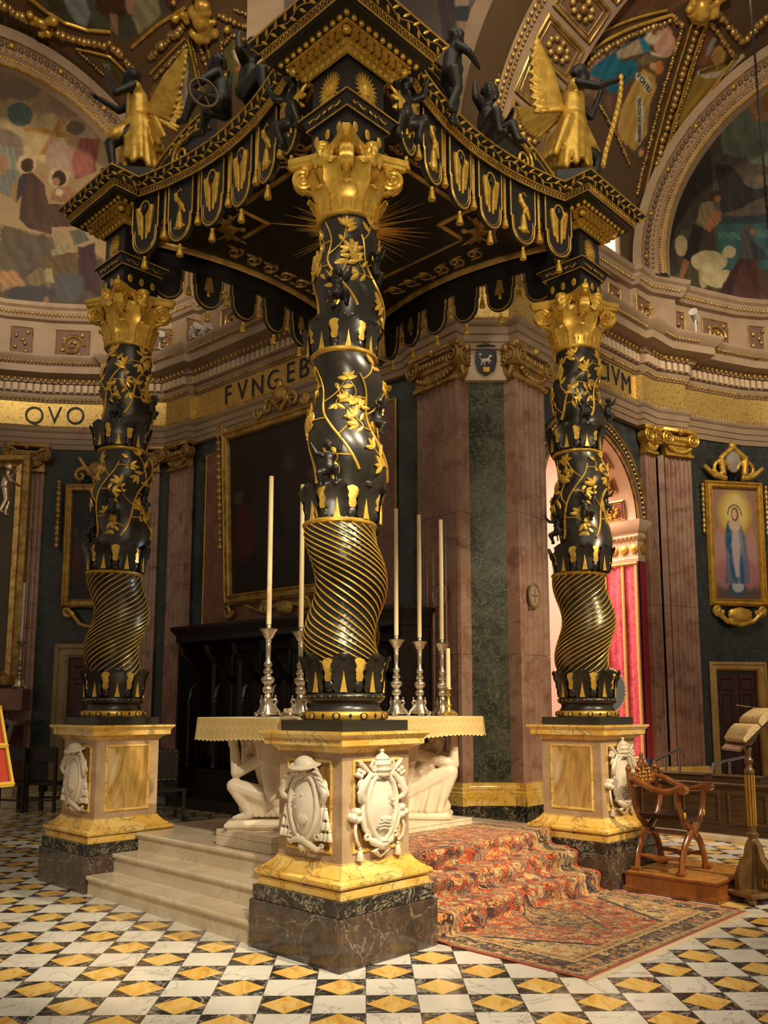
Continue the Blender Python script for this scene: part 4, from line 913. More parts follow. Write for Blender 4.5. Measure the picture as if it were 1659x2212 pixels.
for k,(px_,lb) in enumerate(zip((577,648,856,907,956),NAMES)):
    # on the back line of the altar: solve for u on v=-.40
    vv=-.40; us=np.arange(-2,2,.005); best=min(us,key=lambda u:abs((PPX+FPX*((W(u,vv,1.578)-EYE)@_rt)/((W(u,vv,1.578)-EYE)@_fw))-px_)); p=W(best,vv,1.579)
    t=thing('altar_candlestick','silver baroque altar candlestick, %s of the five tall ones'%lb,'candlestick',p,.4+k,'silver altar candlesticks')
    inst('stem',CSM[0],t); inst('tripod_body',CSM[1],t)
    for q in range(3): inst('scroll_foot',CSM[2],t,None,(0,0,0),q*2*pi/3)
    yt=(1029,1047,1099,1112,1123)[k]; zt=hY(px_,yt,p[1])[2]
    candle_thing('altar_candle','tall cream candle on the altar, %s of five'%lb,p+np.array([0,0,.80]),zt-p[2]-.80,.0225,WAX,'tall altar candles')
p=W(.80,-.60,1.579); t=thing('brass_candlestick','short brass candlestick near the right end of the altar table','candlestick',p)
m=MB(); m.lathe([(0,0),(.07,0),(.075,.012),(.05,.03),(.03,.05),(.022,.09),(.035,.11),(.022,.13),(.018,.2),(.032,.215),(.018,.23),(.022,.26),(.045,.275),(.042,.285),(.018,.29),(0,.29)],16); obj('stem',m,BRASS,t)
for q in range(3):
    f=MB(); f.tube([(.04,0,.05),(.07,0,.03),(.09,0,.008)],[.014,.013,.010],6); obj('foot',f,BRASS,t,None,q*2*pi/3)
candle_thing('short_candle','short thick cream candle in the brass candlestick',p+np.array([0,0,.29]),.40,.024,WAX)
m=MB(); m.lathe([(0,0),(.06,0),(.065,.01),(.03,.02),(.045,.035),(.055,.055),(.05,.075),(0,.08)],14); t=obj('silver_cruet',m,SILVER,None,W(-1.22,-.50,1.579)); tag(t,'small round silver dish between the two left candlesticks','dish')
# ---------------------------------------------------------------- kneeling angels
def knee_left():
    b=MB(); b.cap2((-.12,0,.20),(-.02,0,.46),.13,.115,14); b.cap2((-.02,-.09,.50),(-.02,.09,.50),.07,.07); b.cap2((-.01,0,.50),(.06,0,.57),.05,.045); head_mb(b,(.115,0,.645),.088,0,.35,1)
    for s,e,h in ((1,(.225,.11,.40),(.265,.09,.70)),(-1,(.19,-.2,.47),(.20,-.17,.70))):
        b.cap2((0,s*.14,.52),e,.055,.052); b.cap2(e,h,.052,.034); b.cap2(V3(h)-V3((.0,0,.05)),h,.046,.048,8); hand_mb(b,h,(0,0,1),(1,0,.1),.105,.9)
    b.cap2((-.08,.09,.17),(.245,.11,.285),.10,.066); b.cap2((.245,.11,.285),(.11,.11,.06),.064,.042); b.cap2((.11,.11,.04),(.20,.12,.025),.035,.028); b.cap2((.20,.12,.025),(.24,.125,.02),.026,.016)
    b.cap2((-.08,-.09,.17),(.17,-.12,.08),.10,.07); b.cap2((.17,-.12,.06),(-.22,-.12,.05),.06,.045)
    b.cap2((-.18,0,.10),(.02,0,.07),.12,.09); b.cap2((-.05,.06,.10),(.07,.08,.05),.08,.04)
    for k in range(5): b.cap2((.18-.06*k,.10+.01*k,.30-.03*k),(.05-.05*k,.12,.05),.028,.03,6)
    return b
def knee_right():
    b=MB(); b.cap2((-.10,0,.22),(-.03,0,.50),.14,.125,14); b.cap2((.0,-.11,.56),(.0,.11,.56),.075,.075); b.cap2((.02,0,.56),(.12,0,.635),.058,.05); head_mb(b,(.20,0,.665),.092,-.25,.75,1)
    for s,e,h in ((-1,(.385,-.11,.475),(.395,-.10,.76)),(1,(.36,.16,.52),(.38,.14,.78))):
        b.cap2((.02,s*.15,.57),e,.062,.055); b.cap2(e,h,.055,.036); hand_mb(b,h,(0,0,1),(1,0,.1),.11,.9)
    b.cap2((-.06,-.10,.20),(.345,-.11,.40),.12,.085); b.cap2((.345,-.11,.38),(.22,-.12,.07),.08,.075); b.cap2((-.06,.10,.20),(.34,.12,.36),.11,.08); b.cap2((.34,.12,.34),(.15,.12,.05),.07,.06)
    rr=random.Random(9)
    for k in range(9):
        f=k/8; b.cap2((.33-.36*f,-.15+.03*abs(f-.5),.40-.16*f),(.24-.36*f+rr.uniform(-.02,.02),-.17+rr.uniform(-.02,.01),.03),.036,.045,7)
    b.cap2((-.20,0,.08),(.25,0,.05),.14,.10); b.cap2((.05,-.16,.40),(.12,-.13,.52),.04,.05)
    b.cap2((-.02,-.1,.40),(.14,-.12,.46),.09,.06)
    return b
def kneeling(label,loc,rz,body,wside,cush):
    t=thing('kneeling_angel',label,'statue',loc,rz,'kneeling marble angels')
    c=MB(); c.box(cush[0],cush[1],-.24,.24,-.075,.006,.03); obj('base_cushion',c,STATUE,t)
    inst('body',remeshed('kneeling_body',body,STATUE,.0095,3),t,MX.Identity(4))
    for s in (1,-1):
        w=MB(); z0=.74
        w.cap2((-.07,s*.20,.64),(-.09,s*.20,.26),.085,.065,12); w.cap2((-.09,s*.20,.26),(-.09,s*.18,.15),.065,.03,10)
        for k in range(7):
            f=(k-3)/3; w.cap2((-.07+.085*f,s*(.285-.05*f*f),.66-.05*abs(f)),(-.09+.045*f,s*(.245-.03*f*f),.17+.06*abs(f)),.020,.014,6)
        for k in range(6): w.cap2((.03-.04*k,s*.255,.69-.02*k),(.01-.035*k,s*.27,.52-.015*k),.026,.02,7)
        w.cap2((-.02,s*.13,.62),(.02,s*.2,.70),.05,.05); inst('wing',remeshed('marble_wing',w,STATUE,.011,2),t,MX.Identity(4))
kneeling('cream marble angel kneeling at the left end, forearm raised under the table',(-1.05,7.66,.705),pi,knee_left(),1,(-.42,.30))
kneeling('cream marble angel kneeling to the right of the nearest pedestal, head bowed',(.33,8.90,.625),-.12,knee_right(),-1,(-.35,.36))
# ================================================================ RUG
def build_rug():
    prof=[(-.74,.5035),(-1.47,.5045),(-1.515,.500),(-1.542,.475),(-1.535,.42),(-1.530,.375),(-1.55,.347),(-1.63,.342),(-1.73,.3425),(-1.768,.333),(-1.79,.305),(-1.785,.25),(-1.780,.21),(-1.80,.184),(-1.88,.176),(-1.98,.1765),(-2.018,.166),(-2.04,.135),(-2.036,.08),(-2.034,.035),(-2.06,.012),(-2.15,.008),(-3.325,.008)]
    pr=np.array(prof); S=np.concatenate([[0],np.cumsum(np.linalg.norm(np.diff(pr,axis=0),axis=1))]); L=S[-1]
    nu,nv=345,500; s=np.linspace(0,L,nv); v=np.interp(s,S,pr[:,0]); z=np.interp(s,S,pr[:,1])
    k=np.ones(7)/7; v[3:-3]=np.convolve(v,k,'valid'); z2=np.convolve(z,k,'valid'); z[3:-3]=np.maximum(z2,z[3:-3]-.01)
    a=np.linspace(0,1,nu)[:,None]; sv=s[None,:]
    fold=np.exp(-((z-.5)**2)/.3)*0
    steep=np.clip(np.interp(s,[0,.65,.8,1.75,1.9,L],[0,0,1,1,0,0]),0,1)[None,:]
    U=-1.195+2.39*a+np.where(sv>1.75,.02+.085*a,0)*np.clip((sv-1.75)/.1,0,1)*1.0-.0*sv
    wob=.016*np.sin(U*7+sv*9)+.012*np.sin(U*15-sv*14+1)+.010*np.sin(U*4.3+sv*23)
    Vv=v[None,:]-np.abs(wob)*steep*1.3; Zz=z[None,:]+np.abs(wob)*.55*steep+.0015*np.sin(U*40)*np.sin(sv*33)*0
    edge=np.exp(-((a)/.02)**2)+np.exp(-((1-a)/.02)**2); Zz=Zz+edge*.006*(steep*2+.5)
    P=np.stack([U+0*Zz,Vv+0*Zz,Zz],-1); back=P.copy(); back[...,2]-=.006; back[...,1]+=.004*steep
    # ---- woven pattern
    X=(U+0*Zz)*1.0; Yp=sv+0*Zz
    def hsh(i,j,q): 
        h=np.sin(i*127.1+j*311.7+q*74.7)*43758.5453; return h-np.floor(h)
    def cells(X,Y,sz,q):
        gi,gj=np.floor(X/sz),np.floor(Y/sz); d1=np.full(X.shape,9.); ii=np.zeros(X.shape); ang=np.zeros(X.shape)
        for di in (-1,0,1):
            for dj in (-1,0,1):
                i,j=gi+di,gj+dj; cx=(i+.5+.55*(hsh(i,j,q)-.5))*sz; cy=(j+.5+.55*(hsh(i,j,q+1)-.5))*sz
                dd=np.hypot(X-cx,Y-cy)/sz; m=dd<d1; d1=np.where(m,dd,d1); ii=np.where(m,hsh(i,j,q+2),ii); ang=np.where(m,np.arctan2(Y-cy,X-cx),ang)
        return d1,ii,ang
    C=lambda h:np.array(lin(h))
    RED,CRM,NAVY,TAN,ORG,DBR,SAGE=C('A94A2E'),C('CFAE7A'),C('2E2A2C'),C('B98D56'),C('C97A3C'),C('5A2C1C'),C('7E7A62')
    pal=np.stack([CRM,TAN,NAVY,ORG,CRM,SAGE,TAN,DBR])
    def floral(X,Y,ground,sz,q,dens=1):
        wx=X+.012*np.sin(Y*55)+.01*np.sin(X*70+Y*30); wy=Y+.012*np.sin(X*60)+.01*np.sin(Y*80-X*20)
        col=np.broadcast_to(ground,X.shape+(3,)).copy()
        d,i,an=cells(wx,wy,sz,q); r=.36*(1+.28*np.cos(an*(5+np.floor(i*4))+i*9))
        A=pal[(i*7.99).astype(int)]; B=pal[((i*53.3)%1*7.99).astype(int)]
        def put(m,c): col[m]=(c[m] if c.ndim==3 else c)
        v1=np.abs(np.sin(wx*31+2.2*np.sin(wy*17))+np.sin(wy*29+2*np.sin(wx*13)))
        put(v1<.14,NAVY*.6+SAGE*.4); put((v1>.55)&(v1<.66)&(d>.4),TAN)
        d2,i2,a2=cells(wx*1.0+3,wy+5,sz*.42,q+7); put((d2<.27*(1+.3*np.cos(a2*4)))&(d>.36)&(i2<.75),pal[((i2*91)%1*7.99).astype(int)])
        put(d<r*1.12,NAVY); put(d<r,A); put(d<r*.72,B); put(d<r*.52,NAVY*.5+RED*.5); put(d<r*.36,A)
        return col
    col=floral(X,Yp,RED,.105,1); xm=np.abs(X-.03)
    # central medallion and lighter spandrels on the floor part
    sp_=np.maximum(xm/1.0,0)+(Yp-(L-1.25))/1.9; inner=(sp_>.95)
    col2=floral(X,Yp,CRM*.9,.10,20); col=np.where(inner[...,None],col2,col)
    bl=np.abs(sp_-.95)<.02; col=np.where(bl[...,None],NAVY,col)
    sp2=xm/.75+np.abs(Yp-2.0)/1.0; m=sp2<.42; col=np.where(m[...,None],floral(X,Yp,NAVY*.6+TAN*.4,.09,33),col); col=np.where((np.abs(sp2-.42)<.012)[...,None],NAVY,col)
    e=np.minimum(np.minimum(a*2.39,(1-a)*2.39)+0*Yp,np.minimum(L-Yp,Yp+.2))
    col=np.where((e<.33)[...,None],TAN,col); bord=floral(X,Yp,NAVY*.85+DBR*.3,.095,50); bord2=floral(X,Yp,TAN*.9,.05,60); 
    col=np.where((e<.315)[...,None],bord2,col); col=np.where((e<.265)[...,None],CRM*.85,col); col=np.where((e<.25)[...,None],bord,col); col=np.where((e<.075)[...,None],CRM*.8,col); col=np.where((e<.065)[...,None],bord2,col); col=np.where((e<.034)[...,None],NAVY,col); col=np.where((e<.026)[...,None],RED*1.0,col)
    rr=np.random.default_rng(3).normal(1,.10,X.shape)[...,None]; col=np.clip(col*rr,0,1)
    t=thing('oriental_rug','red oriental rug with dark floral border running down the right steps to the floor','rug',CC,PA)
    me=gridmesh('pile',P,RUGM,True,back); paint(me,np.concatenate([col.reshape(-1,3)]*2)); inst('pile',me,t)
    fr=MB(); rr=random.Random(4)
    for k in range(240):
        x=-1.17+2.46*k/239; fr.tube([(x,-3.322,.006),(x+rr.uniform(-.008,.008),-3.365-rr.uniform(0,.015),.004)],.0032,3)
    tag(obj('fringe',fr,M('cream_fringe',(.62,.5,.33),.9),t,smooth=0),kind='stuff')
build_rug()
# ================================================================ DAIS, CHAIR, LECTERN
DA=thing('wooden_dais','low wooden dais with burl veneer top under the folding armchair','platform',CC,PA)
m=MB(); m.prof([(1.40,-3.04),(2.42,-3.04),(2.42,-2.19),(1.40,-2.19)],[(0,0),(.02,.004),(.02,.035),(.006,.045),(0,.055),(0,.145),(.01,.15),(.016,.158),(.016,.17),(.0,.172)]); obj('dais_body',m,WOOD,DA)
m=MB(); m.box(1.41,2.41,-3.03,-2.20,.168,.1745); obj('burl_top',m,BURL,DA)
def build_chair():
    f1=hZ(1452,1893,.175); f2=hZ(1527,1868,.175); b1=hZ(1350,1876,.175)
    lx,ly=1.76,-2.47; o=W(lx,ly,.1755)
    t=thing('folding_armchair','carved red-brown folding armchair with crossed curved legs and leather seat','chair',o,PA-pi/2)
    # facing +X ; lateral Y
    bar=[(-.27,0),(-.255,.06),(-.235,.13),(-.17,.24),(-.07,.325),(.06,.39),(.17,.47),(.235,.57),(.262,.66),(.268,.735)]
    def flat(mb,pts,w,th,axis):
        mb.tube(pts,[w]*len(pts),8,flat=th/w,up=axis)
    for x,nm in ((.215,'front'),(-.215,'back')):
        for s in (1,-1):
            mb=MB(); pts=[(x+(.006 if s>0 else -.006),s*y,z+.012) for y,z in bar]; flat(mb,pts,.034,.020,(1,0,0)) if False else mb.tube(pts,[.038,.036,.034,.034,.038,.036,.034,.033,.034,.036],8,flat=.75,up=(1,0,0)); 
            mb.box(x-.038,x+.045,-s*.27-.03,-s*.27+.03,0,.035,.006); l=obj('crossed_leg',mb,WOOD,t,smooth=45)
            if x>0:
                g=MB(); g.ball((x+.03,s*.20,.52),(.012,.018,.03),8,6); inst('gilt_ornament',g.mesh('gilt_ornament',GOLDB),l,MX.Identity(4))
    c=MB(); c.ball((.245,0,.365),(.02,.05,.06),10,7); obj('carved_boss',c,WOOD,t); 
    for s in (1,-1):
        a=MB(); pts=[(-.26,s*.262,.82),(-.20,s*.266,.825),(-.12,s*.27,.79),(-.02,s*.275,.745),(.08,s*.275,.725),(.17,s*.272,.735),(.235,s*.27,.765),(.275,s*.27,.772)]
        a.tube(pts,[.030,.042,.042,.040,.038,.040,.044,.042],10,flat=.7,up=(0,0,1)); a.tube([(.275,s*.27-.04,.752),(.275,s*.27+.04,.752)],.038,14); obj('armrest',a,WOOD,t,smooth=50)
        p=MB(); p.tube([(-.235,s*.262,.70),(-.255,s*.262,.80),(-.262,s*.262,.90)],[.026,.026,.024],8); p.ball((-.262,s*.262,.915),(.03,.034,.03),9,6); p.ball((-.262,s*.262,.945),(.016,.02,.02),8,5); obj('back_post',p,WOOD,t)
        r=MB(); r.tube([(-.2,-s*.235,.14),(-.08,-s*.235,.135),(0,-s*.235,.115),(.08,-s*.235,.135),(.2,-s*.235,.14)],[.016,.02,.034,.02,.016],8); obj('stretcher',r,WOOD,t)
    bk=MB()
    bk.tube([(-.258,-.25,.80),(-.262,-.12,.775),(-.262,0,.77),(-.262,.12,.775),(-.258,.25,.80)],[.02,.028,.03,.028,.02],8)
    rr=random.Random(6)
    for k in range(46):
        y=rr.uniform(-.23,.23); h=.17*(1-abs(y)/.26)+.03; z=.79+rr.uniform(0,1)*h; bk.ball((-.262+rr.uniform(-.012,.012),y,z),(.022,.030,.028),7,5)
    bk.tube([(-.262,-.03,.95),(-.262,0,1.03),(-.262,.03,.95)],.022,7); bk.ball((-.262,0,1.03),(.018,.03,.035),8,6)
    inst('carved_back',remeshed('carved_back',bk,WOOD,.009,1),t,MX.Identity(4))
    gl=MB()
    for k in range(16): gl.ball((-.236+.004*(k%2),-.10+.20*(k%4)/3+.015*sin(k*5),.80+.035*(k//4)),(.012,.02,.014),6,5)
    inst('gilt_carving',remeshed('gilt_carving',gl,GOLDB,.007,1),t,MX.Identity(4))
    n,k=17,9; P=np.zeros((n,k,3))
    for i in range(n):
        y=-.205+.41*i/(n-1)
        for j in range(k): P[i,j]=(-.235+.47*j/(k-1),y,.468+.11*(y/.205)**4*.55-.004)
    Bk=P.copy(); Bk[...,2]-=.012; inst('leather_seat',gridmesh('leather_seat',P,LEATHER,True,Bk),t)
    bs=MB(); bs.box(-.225,.22,-.12,.12,.33,.34); obj('seat_brace',bs,WOOD,t)
build_chair()
def build_lectern():
    o=hZ(1634,1944,0); t=thing('lectern','carved gilt and wood lectern stand on ball feet at the right edge','lectern',o,.35)
    LW=M('lectern_wood',(.16,.085,.03),.3,0,var=((.10,.05,.018),8,4),coat=.3)
    b=MB(); b.prof([(-.23,-.20),(.23,-.20),(.23,.20),(-.23,.20)],[(0,.055),(.012,.06),(.012,.085),(0,.10)]); obj('base_slab',b,LW,t)
    for x,y in ((-.21,-.18),(.21,-.18),(.21,.18),(-.21,.18)):
        f=MB(); f.ball((x,y,.032),(.032,.032,.032),12,8); obj('ball_foot',f,LW,t)
    p=MB(); p.lathe([(0,.09),(.055,.10),(.05,.12),(.042,.16),(.040,.44),(.05,.46),(.05,.50),(.038,.52),(.05,.545),(.052,.56),(.035,.575),(.03,.60),(.034,.63),(.036,1.08),(.045,1.09),(.045,1.11),(.028,1.13),(.024,1.16),(.036,1.18),(.038,1.20),(.024,1.22),(.02,1.24),(.03,1.30),(0,1.34)],18); obj('post',p,LW,t)
    for k in range(10):
        a=2*pi*k/10; g=MB(); g.tube([(.034*cos(a),.034*sin(a),.63),(.038*cos(a),.038*sin(a),1.07)],.006,5); obj('gilt_fillet',g,GOLD,t)
    for k in range(4):
        r=MX.Rotation(k*pi/2,4,'Z'); m=MB(); m.plate([(.20,.10),(.205,.22),(.16,.30),(.10,.36),(.075,.46),(.045,.50),(.04,.44),(.04,.10)],.05,.0); m.tf(r@MX.Translation((0,.025,0))@MX.Rotation(pi/2,4,'X')); e=obj('scroll_bracket',m,LW,t)
        g=MB(); g.tube([(.19,-.032,.12),(.19,-.032,.20),(.12,-.032,.20),(.12,-.032,.13),(.16,-.032,.13),(.16,-.032,.165)],.005,4); g.tf(r); inst('gilt_fret',g.mesh('gilt_fret',GOLD,0),e,MX.Identity(4))
    d=MB(); d.box(-.27,.27,-.20,.20,-.012,.012,.004); d.tf(MX.Translation((.05,0,1.47))@MX.Rotation(-.35,4,'Z')@MX.Rotation(-.75,4,'Y')); obj('slanted_desk',d,LW,t)
    d=MB(); d.lathe([(.03,1.33),(.06,1.36),(.085,1.40),(.07,1.43),(0,1.44)],12); obj('desk_support',d,LW,t)
    bk=thing('open_missal','thick open book with aged cream pages on the lectern','book',o+np.array([.04,-.0,1.497]),0)
    bk.rotation_euler=(0,-.75,0)
    bk.rotation_euler=(MX.Rotation(.0,4,'Z')@MX.Rotation(-.75,4,'Y')).to_euler()
    for s in (-1,1):
        m=MB(); n=9; top=[(s*(.006+.19*i/n),.036+.026*sin(pi*(i/n)**.6)) for i in range(n+1)]
        poly=top+[(s*.20,.0),(s*.006,.0)]
        m.plate(poly if s>0 else poly[::-1],.42); m.tf(MX.Translation((0,.21,0))@MX.Rotation(pi/2,4,'X')); obj('page_block',m,PAGE,bk,smooth=50)
    m=MB(); m.box(-.215,.215,-.22,.22,-.010,.0); obj('cover',m,LEATHER,bk)
    mc=thing('boom_microphone','thin chrome boom microphone reaching in above the open book','microphone',o+np.array([.30,-.2,0]))
    q=hY(1590,1523,7.9)-(o+np.array([.30,-.2,0])); q2=hY(1700,1537,7.9)-(o+np.array([.30,-.2,0]))
    m=MB(); m.tube([tuple(q),tuple(q+(q2-q)*.25)],.0055,6); obj('capsule',m,STEEL,mc); m=MB(); m.tube([tuple(q+(q2-q)*.25),tuple(q2)],.003,5); obj('boom',m,STEEL,mc)
    m=MB(); m.tube([tuple(q2),(q2[0],q2[1],.02)],.008,8); m.lathe([(0,0),(.12,0),(.12,.015),(.02,.03),(0,.03)],16,c=(q2[0],q2[1])); obj('stand',m,BLACKM,mc)
build_lectern()
# ================================================================ CHURCH SHELL
DL=np.array([-.757,.653]); NL=np.array([-.653,-.757]); AL=np.array([-1.204,13.989])
DR=np.array([.729,.685]); NR=np.array([.685,-.729]); AR=np.array([3.731,14.241])
def LWp(t,o=0): return tuple(AL+DL*t+NL*o)
def RWp(t,o=0): return tuple(AR+DR*t+NR*o)
APL=[(-10.6,13.6),(-9.9,14.5),(-9.1,15.35),(-8.4,15.9),(-7.6,16.33),(-6.75,16.55),(-5.87,16.63),(-5.2,16.62),(-4.2,16.70)]
APR=[(5.02,15.47),(5.72,15.74),(6.3,16.02),(7.05,16.30),(7.63,16.41),(8.3,16.35),(9.0,16.0),(9.7,15.3),(10.3,14.4)]
PENT=[(-10.6,13.6),(-9.9,14.5),(-9.1,15.35),(-8.4,15.9),(-7.6,16.33),(-6.75,16.53),(-5.87,16.61),(-5.18,16.60),(-5.16,16.46),(-4.36,16.50),LWp(3.30,.12),LWp(3.27,.0),LWp(-1.98),(.40,12.42),(1.03,11.63),(1.13,11.73),(1.80,11.73),(1.90,11.63),(2.50,12.28),RWp(-2.0),RWp(1.22),RWp(1.25,.12),(5.06,15.33),(5.70,15.55),(5.68,15.70),(6.3,15.98),(7.05,16.28),(7.63,16.39),(8.3,16.33),(9.0,15.98),(9.7,15.3),(10.3,14.4)]
def ribbon(mb,path,z0,z1,th=.15):
    mb.prof(path,[(0,z0),(0,z1),(-th,z1),(-th,z0),(0,z0)],closed=False)
# walls
m=MB(); ribbon(m,APL,0,7.0,.25); wl_ap=struct('wall_left_apse',m,DGREEN,label='dark green marble wall of the left apse')
m=MB(); ribbon(m,[LWp(4.7,-.10),LWp(-2.3,-.10)],0,9.8,.25); wall_left=struct('wall_left',m,BLUEM,label='grey blue marble wall behind the choir stall')
m=MB(); ribbon(m,APR,0,7.0,.25); wr_ap=struct('wall_right_apse',m,DGREEN,label='dark green marble wall of the right apse')
# right wall with arched opening
TJ0,TJ1,ZS=-1.62,1.225,5.0; TC=(TJ0+TJ1)/2; RA=(TJ1-TJ0)/2
def wall_pts(t,z,o): x,y=RWp(t,o); return (x,y,z)
m=MB()
for a,b in ((-2.6,TJ0),(TJ1,1.85)):
    ribbon(m,[RWp(a,-.1),RWp(b,-.1)],0,ZS,1.0)
n=24; V=[];F=[]
for o in (-.1,-1.1):
    for i in range(n+1):
        a=pi-pi*i/n; V.append(wall_pts(TC+RA*cos(a),ZS+RA*sin(a),o))
    for i in range(n+1):
        t=-2.6+4.45*i/n; V.append(wall_pts(t,7.2,o))
N1=n+1
for i in range(n): F+=[(i,i+1,N1+i+1,N1+i)]
m.add(V,F+[(2*N1+i+1,2*N1+i,3*N1+i,3*N1+i+1) for i in range(n)]+[(0,N1,N1),])if False else m.add(V,F+[(2*N1+i+1,2*N1+i,3*N1+i,3*N1+i+1) for i in range(n)])
# spandrel sides beyond the arch
for o in (-.1,):
    m.add([wall_pts(-2.6,ZS,o),wall_pts(TJ0,ZS,o),wall_pts(-2.6,7.2,o),wall_pts(TJ1,ZS,o),wall_pts(1.85,ZS,o),wall_pts(1.85,7.2,o)],[(0,1,2),(3,4,5)])
ribbon(m,[RWp(-2.6,-.1),RWp(1.85,-.1)],7.2,9.8,.3)
wall_right=struct('wall_right',m,BLUEM,label='right wall with the coffered arch')
# arch soffit, archivolt, coffers
def arc_pts(R_,o,a0,a1,n): return [wall_pts(TC+R_*cos(a),ZS+R_*sin(a),o) for a in np.linspace(a0,a1,n+1)]
m=MB(); A=arc_pts(RA,-.1,pi,0,28); B=arc_pts(RA,-1.1,pi,0,28); m.add(A+B,[(i,i+1,29+i+1,29+i) for i in range(28)]); obj('arch_soffit',m,STONEL,wall_right)
for R_,o,r,mt in ((RA+.02,-.06,.03,OLDGOLD),(RA+.10,-.05,.022,STONE),(RA+.26,-.05,.03,OLDGOLD)):
    m=MB(); m.tube(arc_pts(R_,o,pi,0,40),r,6); obj('archivolt',m,mt,wall_right)
m=MB()
for p in arc_pts(RA+.18,-.05,pi,0,56): m.ball(p,(.036,.036,.036),6,5)
tag(obj('archivolt_beads',m,OLDGOLD,wall_right),kind='stuff')
CRIM=M('coffer_crimson',(.22,.07,.06),.6)
for k in range(9):
    a=pi*(k+.5)/9; big=k%2==0; da=.125 if big else .09; w=.30 if big else .22
    def SP(u,v,d): 
        aa=a+da*u*RA/RA*1.0; return wall_pts(TC+(RA-d)*cos(aa),ZS+(RA-d)*sin(aa),-.6+w*v)
    e=MB(); e.add([SP(-1,-1,.004),SP(1,-1,.004),SP(1,1,.004),SP(-1,1,.004)],[(0,1,2,3)]); c=obj('coffer',e,CRIM,wall_right)
    f=MB(); f.tube([SP(-1,-1,.012),SP(1,-1,.012),SP(1,1,.012),SP(-1,1,.012)],.022,5,closed=True); f.tube([SP(-.8,-.8,.012),SP(.8,-.8,.012),SP(.8,.8,.012),SP(-.8,.8,.012)],.010,4,closed=True); inst('coffer_frame',f.mesh('coffer_frame',OLDGOLD),c,MX.Identity(4))
    g=MB()
    for q in range(10): g.ball(SP(.5*cos(q*pi/5),.5*sin(q*pi/5),.02),.045,6,4)
    g.ball(SP(0,0,.03),.06,8,5); inst('rosette',g.mesh('rosette',GOLD,60),c,MX.Identity(4))
# impost entablature and damask on the far jamb
jp=[RWp(TJ1,-1.1),RWp(TJ1,-.10),RWp(1.50,-.10)]; jpo=[(x,y) for x,y in jp]
m=MB(); m.prof(jpo[::-1] if False else jpo,[(-.05,4.28),(.02,4.28),(.03,4.34),(.01,4.36),(.01,4.66),(.03,4.68),(.06,4.74),(.05,4.76),(.05,4.80),(.10,4.84),(.14,4.96),(.15,5.02),(-.05,5.02)],closed=False); im=obj('impost',m,STONEL,wall_right)
g=MB()
for (p,d) in along(jpo,.085,False):
    for z,r in ((4.71,.024),(4.90,.022)): g.ball((p[0]+d[1]*.05,p[1]-d[0]*.05,z),r,6,4)
for (p,d) in along(jpo,.21,False):
    g.lathe([(0,0),(.085,0),(.085,.02),(0,.045)],12); i=len(g.v)-48; m4=frame((p[0]+d[1]*.012,p[1]-d[0]*.012,4.51),(d[0],d[1],0),(0,0,1)); g.tf(m4,i)
tag(obj('impost_rosettes',g,GOLD,im,smooth=60),kind='stuff')
dm=thing('damask_hanging','crimson damask hanging with gold braid on the arch jamb','curtain',(0,0,0)); 
j0=np.array(RWp(TJ1,-.09))-np.array([.012*DR[0],.012*DR[1]]); jd=np.array([-NR[0],-NR[1]])
def JP(s,z,o=.0): p=j0+jd*s-DR*o; return (p[0],p[1],z)
nn,kk=46,60; P=np.zeros((nn,kk,3)); Bk=P.copy()
for i in range(nn):
    s=-.0+1.0*i/(nn-1); o=.02+.012*sin(s*22)+.006*sin(s*51)
    for j in range(kk):
        z=.78+3.48*j/(kk-1); P[i,j]=JP(s,z,o+.005*sin(z*3+s*9)); Bk[i,j]=JP(s,z,.002)
inst('damask_panel',gridmesh('damask_panel',P,DAMASK,True,Bk),dm,MX.Identity(4))
fp=MB(); fp.prof([RWp(TJ1,-.085),RWp(1.43,-.085)],[(-.01,.78),(.016,.78),(.016,4.26),(-.01,4.26)],closed=False); obj('damask_return',fp,M('dark_crimson_cloth',(.32,.02,.035),.6),dm)
BR=M('yellow_braid',(.72,.46,.14),.6)
for s in (.03,.30,.66): 
    b=MB(); b.tube([JP(s,.80,.042),JP(s,2.5,.05),JP(s,4.26,.042)],.028,4,flat=.35,up=(DR[0],DR[1],0)); obj('gold_braid',b,BR,dm)
for z in (.80,4.24):
    b=MB(); b.tube([JP(0,z,.046),JP(1.0,z,.046)],.026,4,flat=1); obj('gold_braid',b,BR,dm)
# aisle beyond the arch
bx=MB(); q0=np.array(RWp(-2.1,-4.0)); q00=np.array(RWp(-2.1,-1.2)); q1=np.array(RWp(3.4,-4.0)); q2=np.array(RWp(3.4,-1.12)); ribbon(bx,[tuple(q00),tuple(q0)],0,8.2,.2); ribbon(bx,[tuple(q0),tuple(q1)],0,8.2,.2); ribbon(bx,[tuple(q1),tuple(q2)],0,8.2,.2)
aisle=struct('wall_aisle',bx,M('aisle_plaster',(.66,.48,.40),.6),label='pale pink plaster wall of the side aisle')
bx=MB(); bx.add([(*RWp(-2.1,-4.0),8.1),(*RWp(3.4,-4.0),8.1),(*RWp(3.4,-.9),8.1),(*RWp(-2.1,-.9),8.1)],[(0,1,2,3)]); obj('aisle_ceiling',bx,STONEL,aisle)
for k in range(3):
    m=MB(); ribbon(m,[RWp(-1.7+1.7*k,-3.9),RWp(-1.2+1.7*k,-3.9)],0,6.2,.12); c=obj('aisle_pilaster',m,STONEL,aisle); g=MB(); x,y=RWp(-1.45+1.7*k,-3.75)
    for q in range(12): g.ball((x+.3*((q%4)-1.5)/2*DR[0],y+.3*((q%4)-1.5)/2*DR[1],5.6+.15*(q//4)),.10,6,4)
    inst('aisle_capital',remeshed('aisle_capital',g,GOLD,.04,1),c,MX.Identity(4))
